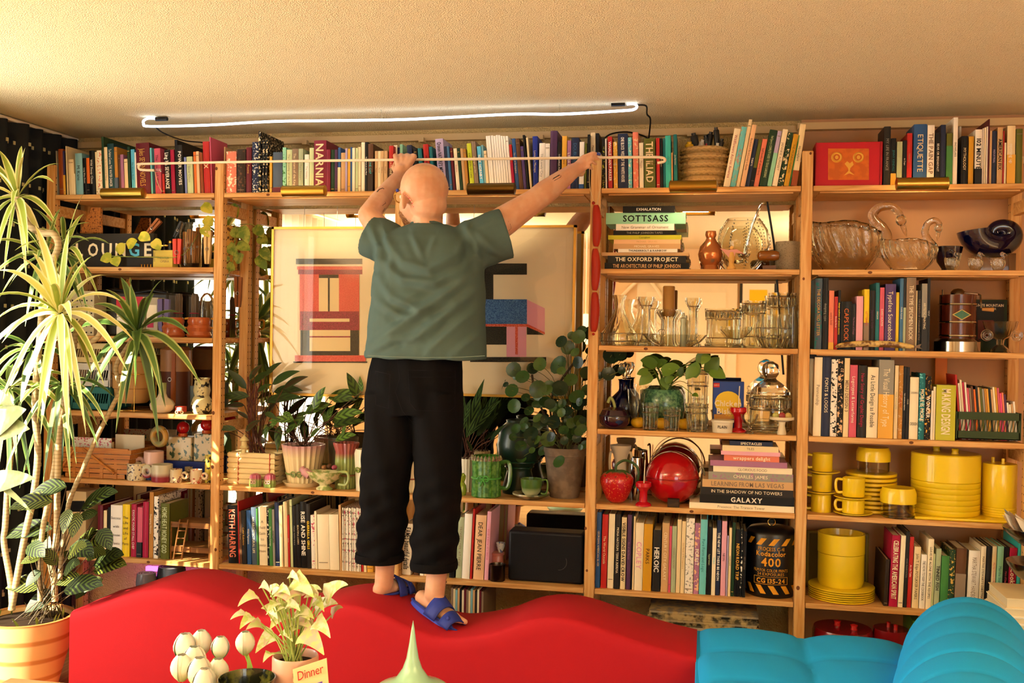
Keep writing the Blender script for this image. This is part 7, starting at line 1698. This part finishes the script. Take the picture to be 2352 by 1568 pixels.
def yjar(label, u0, u1, vt, vm, vb, y):
    a = P((u0 + u1) / 2, vb, y); t = thing('lidded_glass_jar', label, 'jar', a, 'glass jars with yellow lids'); R = (u1 - u0) / 2 * PX(a); h1 = P(u0, vm, y).z - a.z; h2 = P(u0, vt, y).z - a.z
    MB().lathe([(0, 0), (R * .85, 0), (R * .95, h1 * .1), (R * .95, h1), (R * .85, h1), (R * .85, h1 * .2), (0, h1 * .1)], a + V((0, 0, .0005)), 36).build('glass_body', G('efe8d0'), t); MB().lathe([(0, h1), (R, h1), (R, h2 - (h2 - h1) * .35), (R * .88, h2), (R * .5, h2), (0, h2 - .002)], a, 36).build('lid', YW, t)
yjar('glass jar with a yellow lid on top of the plates', 1968, 2043, 1025, 1056, 1086, .18); yjar('glass jar with a yellow lid standing on the shelf', 2023, 2102, 1117, 1151, 1187, .05)
tray = thing('yellow_tray', 'long yellow tray under the yellow canisters', 'tray', base(2205, 4, .13)); a, b = base(2100, 4, .02), base(2338, 4, .02); bevel(MB().box(a.x, b.x, .01, .285, Z[4] + .0005, Z[4] + .012).build('tray_floor', YW, tray), .005)
def can(label, u0, u1, vt, vl, nb, y, knobs):
    a = base((u0 + u1) / 2, Z[4] + .012, y); R = (u1 - u0) / 2 * PX(a); Ht = P(u0, vt, y).z - a.z; hl = P(u0, vl, y).z - a.z; t = thing('canister', label, 'canister', a, 'yellow canisters')
    for i in range(nb): z0, z1 = hl * i / nb, hl * (i + 1) / nb; MB().lathe([(0, z0 + .0006), (R * .985, z0 + .0006), (R, z0 + .003), (R, z1 - .001), (R * .985, z1), (0, z1)], a, 48).build('stacking_ring', YW, t)
    ld_ = MB().lathe([(0, hl), (R * .985, hl + .0006), (R * 1.005, hl + .003), (R * 1.005, Ht - .004), (R * .97, Ht), (0, Ht)], a, 48).build('lid', YW, t)
    for dx, dy in knobs: MB().lathe([(0, 0), (R * .11, 0), (R * .09, .008), (R * .11, .016), (R * .09, .021), (0, .022)], a + V((dx * R, dy * R, Ht)), 20).build('knob', YW, ld_)
can('wide yellow ringed canister with two knobs', 2096, 2244, 1036, 1098, 6, .155, ((-.2, .35), (.2, -.3))); can('narrow yellow ringed canister with two knobs', 2258, 2331, 1062, 1160, 4, .13, ((-.3, .4), (.1, -.3)))
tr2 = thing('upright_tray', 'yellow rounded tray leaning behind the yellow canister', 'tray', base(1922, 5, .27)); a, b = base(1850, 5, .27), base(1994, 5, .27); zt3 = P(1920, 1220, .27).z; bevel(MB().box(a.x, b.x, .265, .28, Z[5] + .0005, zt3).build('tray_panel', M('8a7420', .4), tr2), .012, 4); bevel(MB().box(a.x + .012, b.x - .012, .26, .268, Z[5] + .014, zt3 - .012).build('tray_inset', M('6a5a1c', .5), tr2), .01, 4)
a = base(1932, 5, .14); R = 73 * PX(a); hp = .0
for i in range(6): o, c_, R_, H_ = pot('plate', 'yellow plate in the stack under the yellow canister', 'plate', 1859, 2005, 0, Z[5] + .0085 * i, .14, [(0, 0)], YW) if False else (None,) * 4; mb = MB().lathe([(0, 0), (R * .9, 0), (R, .003), (R, .0075), (R * .9, .008), (0, .008)], a + V((0, 0, .0005 + .0085 * i)), 44); tag(mb.build('plate', YW), 'yellow plate in the stack under the yellow canister', 'plate', 'yellow plates under the canister')
zc4 = Z[5] + .052; q = V((base(1930, 5, .14).x, .14, zc4)); R = 51 * PX(q); Ht = P(1930, 1222, .14).z - zc4
yc = thing('ice_bucket', 'yellow canister with a sunken lid standing on yellow plates', 'canister', q); MB().lathe([(0, 0), (R * .93, 0), (R, .02), (R, Ht * .62), (0, Ht * .62)], q, 44).build('canister_body', YW, yc); MB().lathe([(0, Ht * .63), (R * 1.02, Ht * .63), (R * 1.02, Ht), (R * .95, Ht), (R * .9, Ht * .88), (R * .4, Ht * .86), (0, Ht * .88)], q, 44).build('canister_lid', YW, yc)
# red serving set under the last bay
RR = M('7a0c10', .2, coat=.5)
for u0, u1, vt, y, ks, lb in ((1866, 2000, 1440, .1, ((-.15, .2), (.35, -.2)), 'wide dark red lidded serving dish behind the blue sofa'), (2004, 2084, 1442, .12, ((-.1, .2), (.2, -.3)), 'smaller dark red lidded dish behind the blue sofa')):
    o, c, R, H = pot('red_serving_dish', lb, 'dish', u0, u1, vt, 6, y, [(0, 0), (.95, 0), (1, .1), (1, .9), (.95, 1), (0, 1)], RR, 40, 'dark red dishes')
    for dx, dy in ks: MB().lathe([(0, 0), (R * .12, 0), (R * .1, .01), (R * .13, .02), (0, .024)], c + V((dx * R, dy * R, H)), 16).build('knob', M('b0201c', .2, coat=.5), o)
tag(MB().box(base(2094, 6, .05).x, base(2114, 6, .05).x, .05, .25, Z[6] + .0005, P(2095, 1425, .05).z).build('green_folder', M('4a6a1c', .5)), 'green magazine standing behind the blue sofa', 'magazine')
# tower of books and steel bowls beside the blue sofa
tw = thing('side_table', 'small dark side table behind the blue sofa arm', 'table', (base(2340, .4, -.17).x + .02, -.17, 0)); tx = W[tw].x
MB().box(tx - .12, tx + .16, -.305, -.03, .38, .4).build('table_top', M('3a2412', .4), tw)
for dx in (-.1, .14):
    for dy in (-.285, -.05): MB().box(tx + dx - .012, tx + dx + .012, dy - .012, dy + .012, 0, .381).build('leg', M('3a2412', .4), tw)
z = .4005
for i, (x0, h, cn) in enumerate(((-.085, .03, 'tan'), (-.09, .035, 'taupe'), (-.1, .028, 'pale'), (-.108, .025, 'white'), (-.102, .03, 'pale'), (-.095, .035, 'cream'))):
    o = MB().box(tx + x0, tx + .14, -.30 + .004 * i, -.04, z, z + .003).box(tx + x0, tx + .14, -.30 + .004 * i, -.04, z + h - .003, z + h).build('book', M(cn, .5)); MB().box(tx + x0 + .003, tx + .137, -.296 + .004 * i, -.043, z + .0028, z + h - .0028).build('pages', M('e0cfa8', .8, k='bandz', c2='c4ae80', s=2600.), o)
    tag(o, ['tan', 'taupe', 'ivory', 'thin white', 'ivory thick paged', 'topmost cream'][i] + ' book in the pile under the steel bowls', 'book', 'piled books under the steel bowls'); z += h + .0003
SVM = M('8a8884', .2, m=1.)
for i, (R, zz0, lb) in enumerate(((.11, z, 'lower ribbed steel bowl on the piled books'), (.125, z + .125, 'upper ribbed steel bowl holding paper samples'))):
    bo = tag(MB().lathe([(0, 0), (.03, 0), (.025, .03), (.05, .045), (.08, .065), (R * .95, .1), (R, .115), (R * .97, .115), (R * .85, .09), (.04, .055), (0, .05)], (tx + .04, -.18, zz0), 32).build('steel_bowl', SVM), lb, 'bowl', 'steel bowls'); 
    for f in (.06, .08, .098): MB().torus((tx + .04, -.18, zz0 + f), .05 + (R - .05) * (f - .04) / .07, .002, n=32, k=5).build('turned_ring', SVM, bo)
for i in range(9): a = 2.2 + i * .28; p = V((tx + .04 + .06 * math.cos(a), -.18 + .05 * math.sin(a), z + .2)); tag(MB().prism([p, p + V((.05 * math.cos(a), -.02, .05)), p + V((.07 * math.cos(a), -.01, .085 + .01 * (i % 3))), p + V((.01, .0, .05))], (.0008, .001, 0)).build('paper_slip', M(('white', 'pale', 'grey', 'cream', 'white', 'taupe', 'white', 'pale', 'rose')[i], .6)), 'loose printed paper slip fanned out in the upper steel bowl', 'paper', 'paper slips in the steel bowl')
bpy.context.view_layer.update()
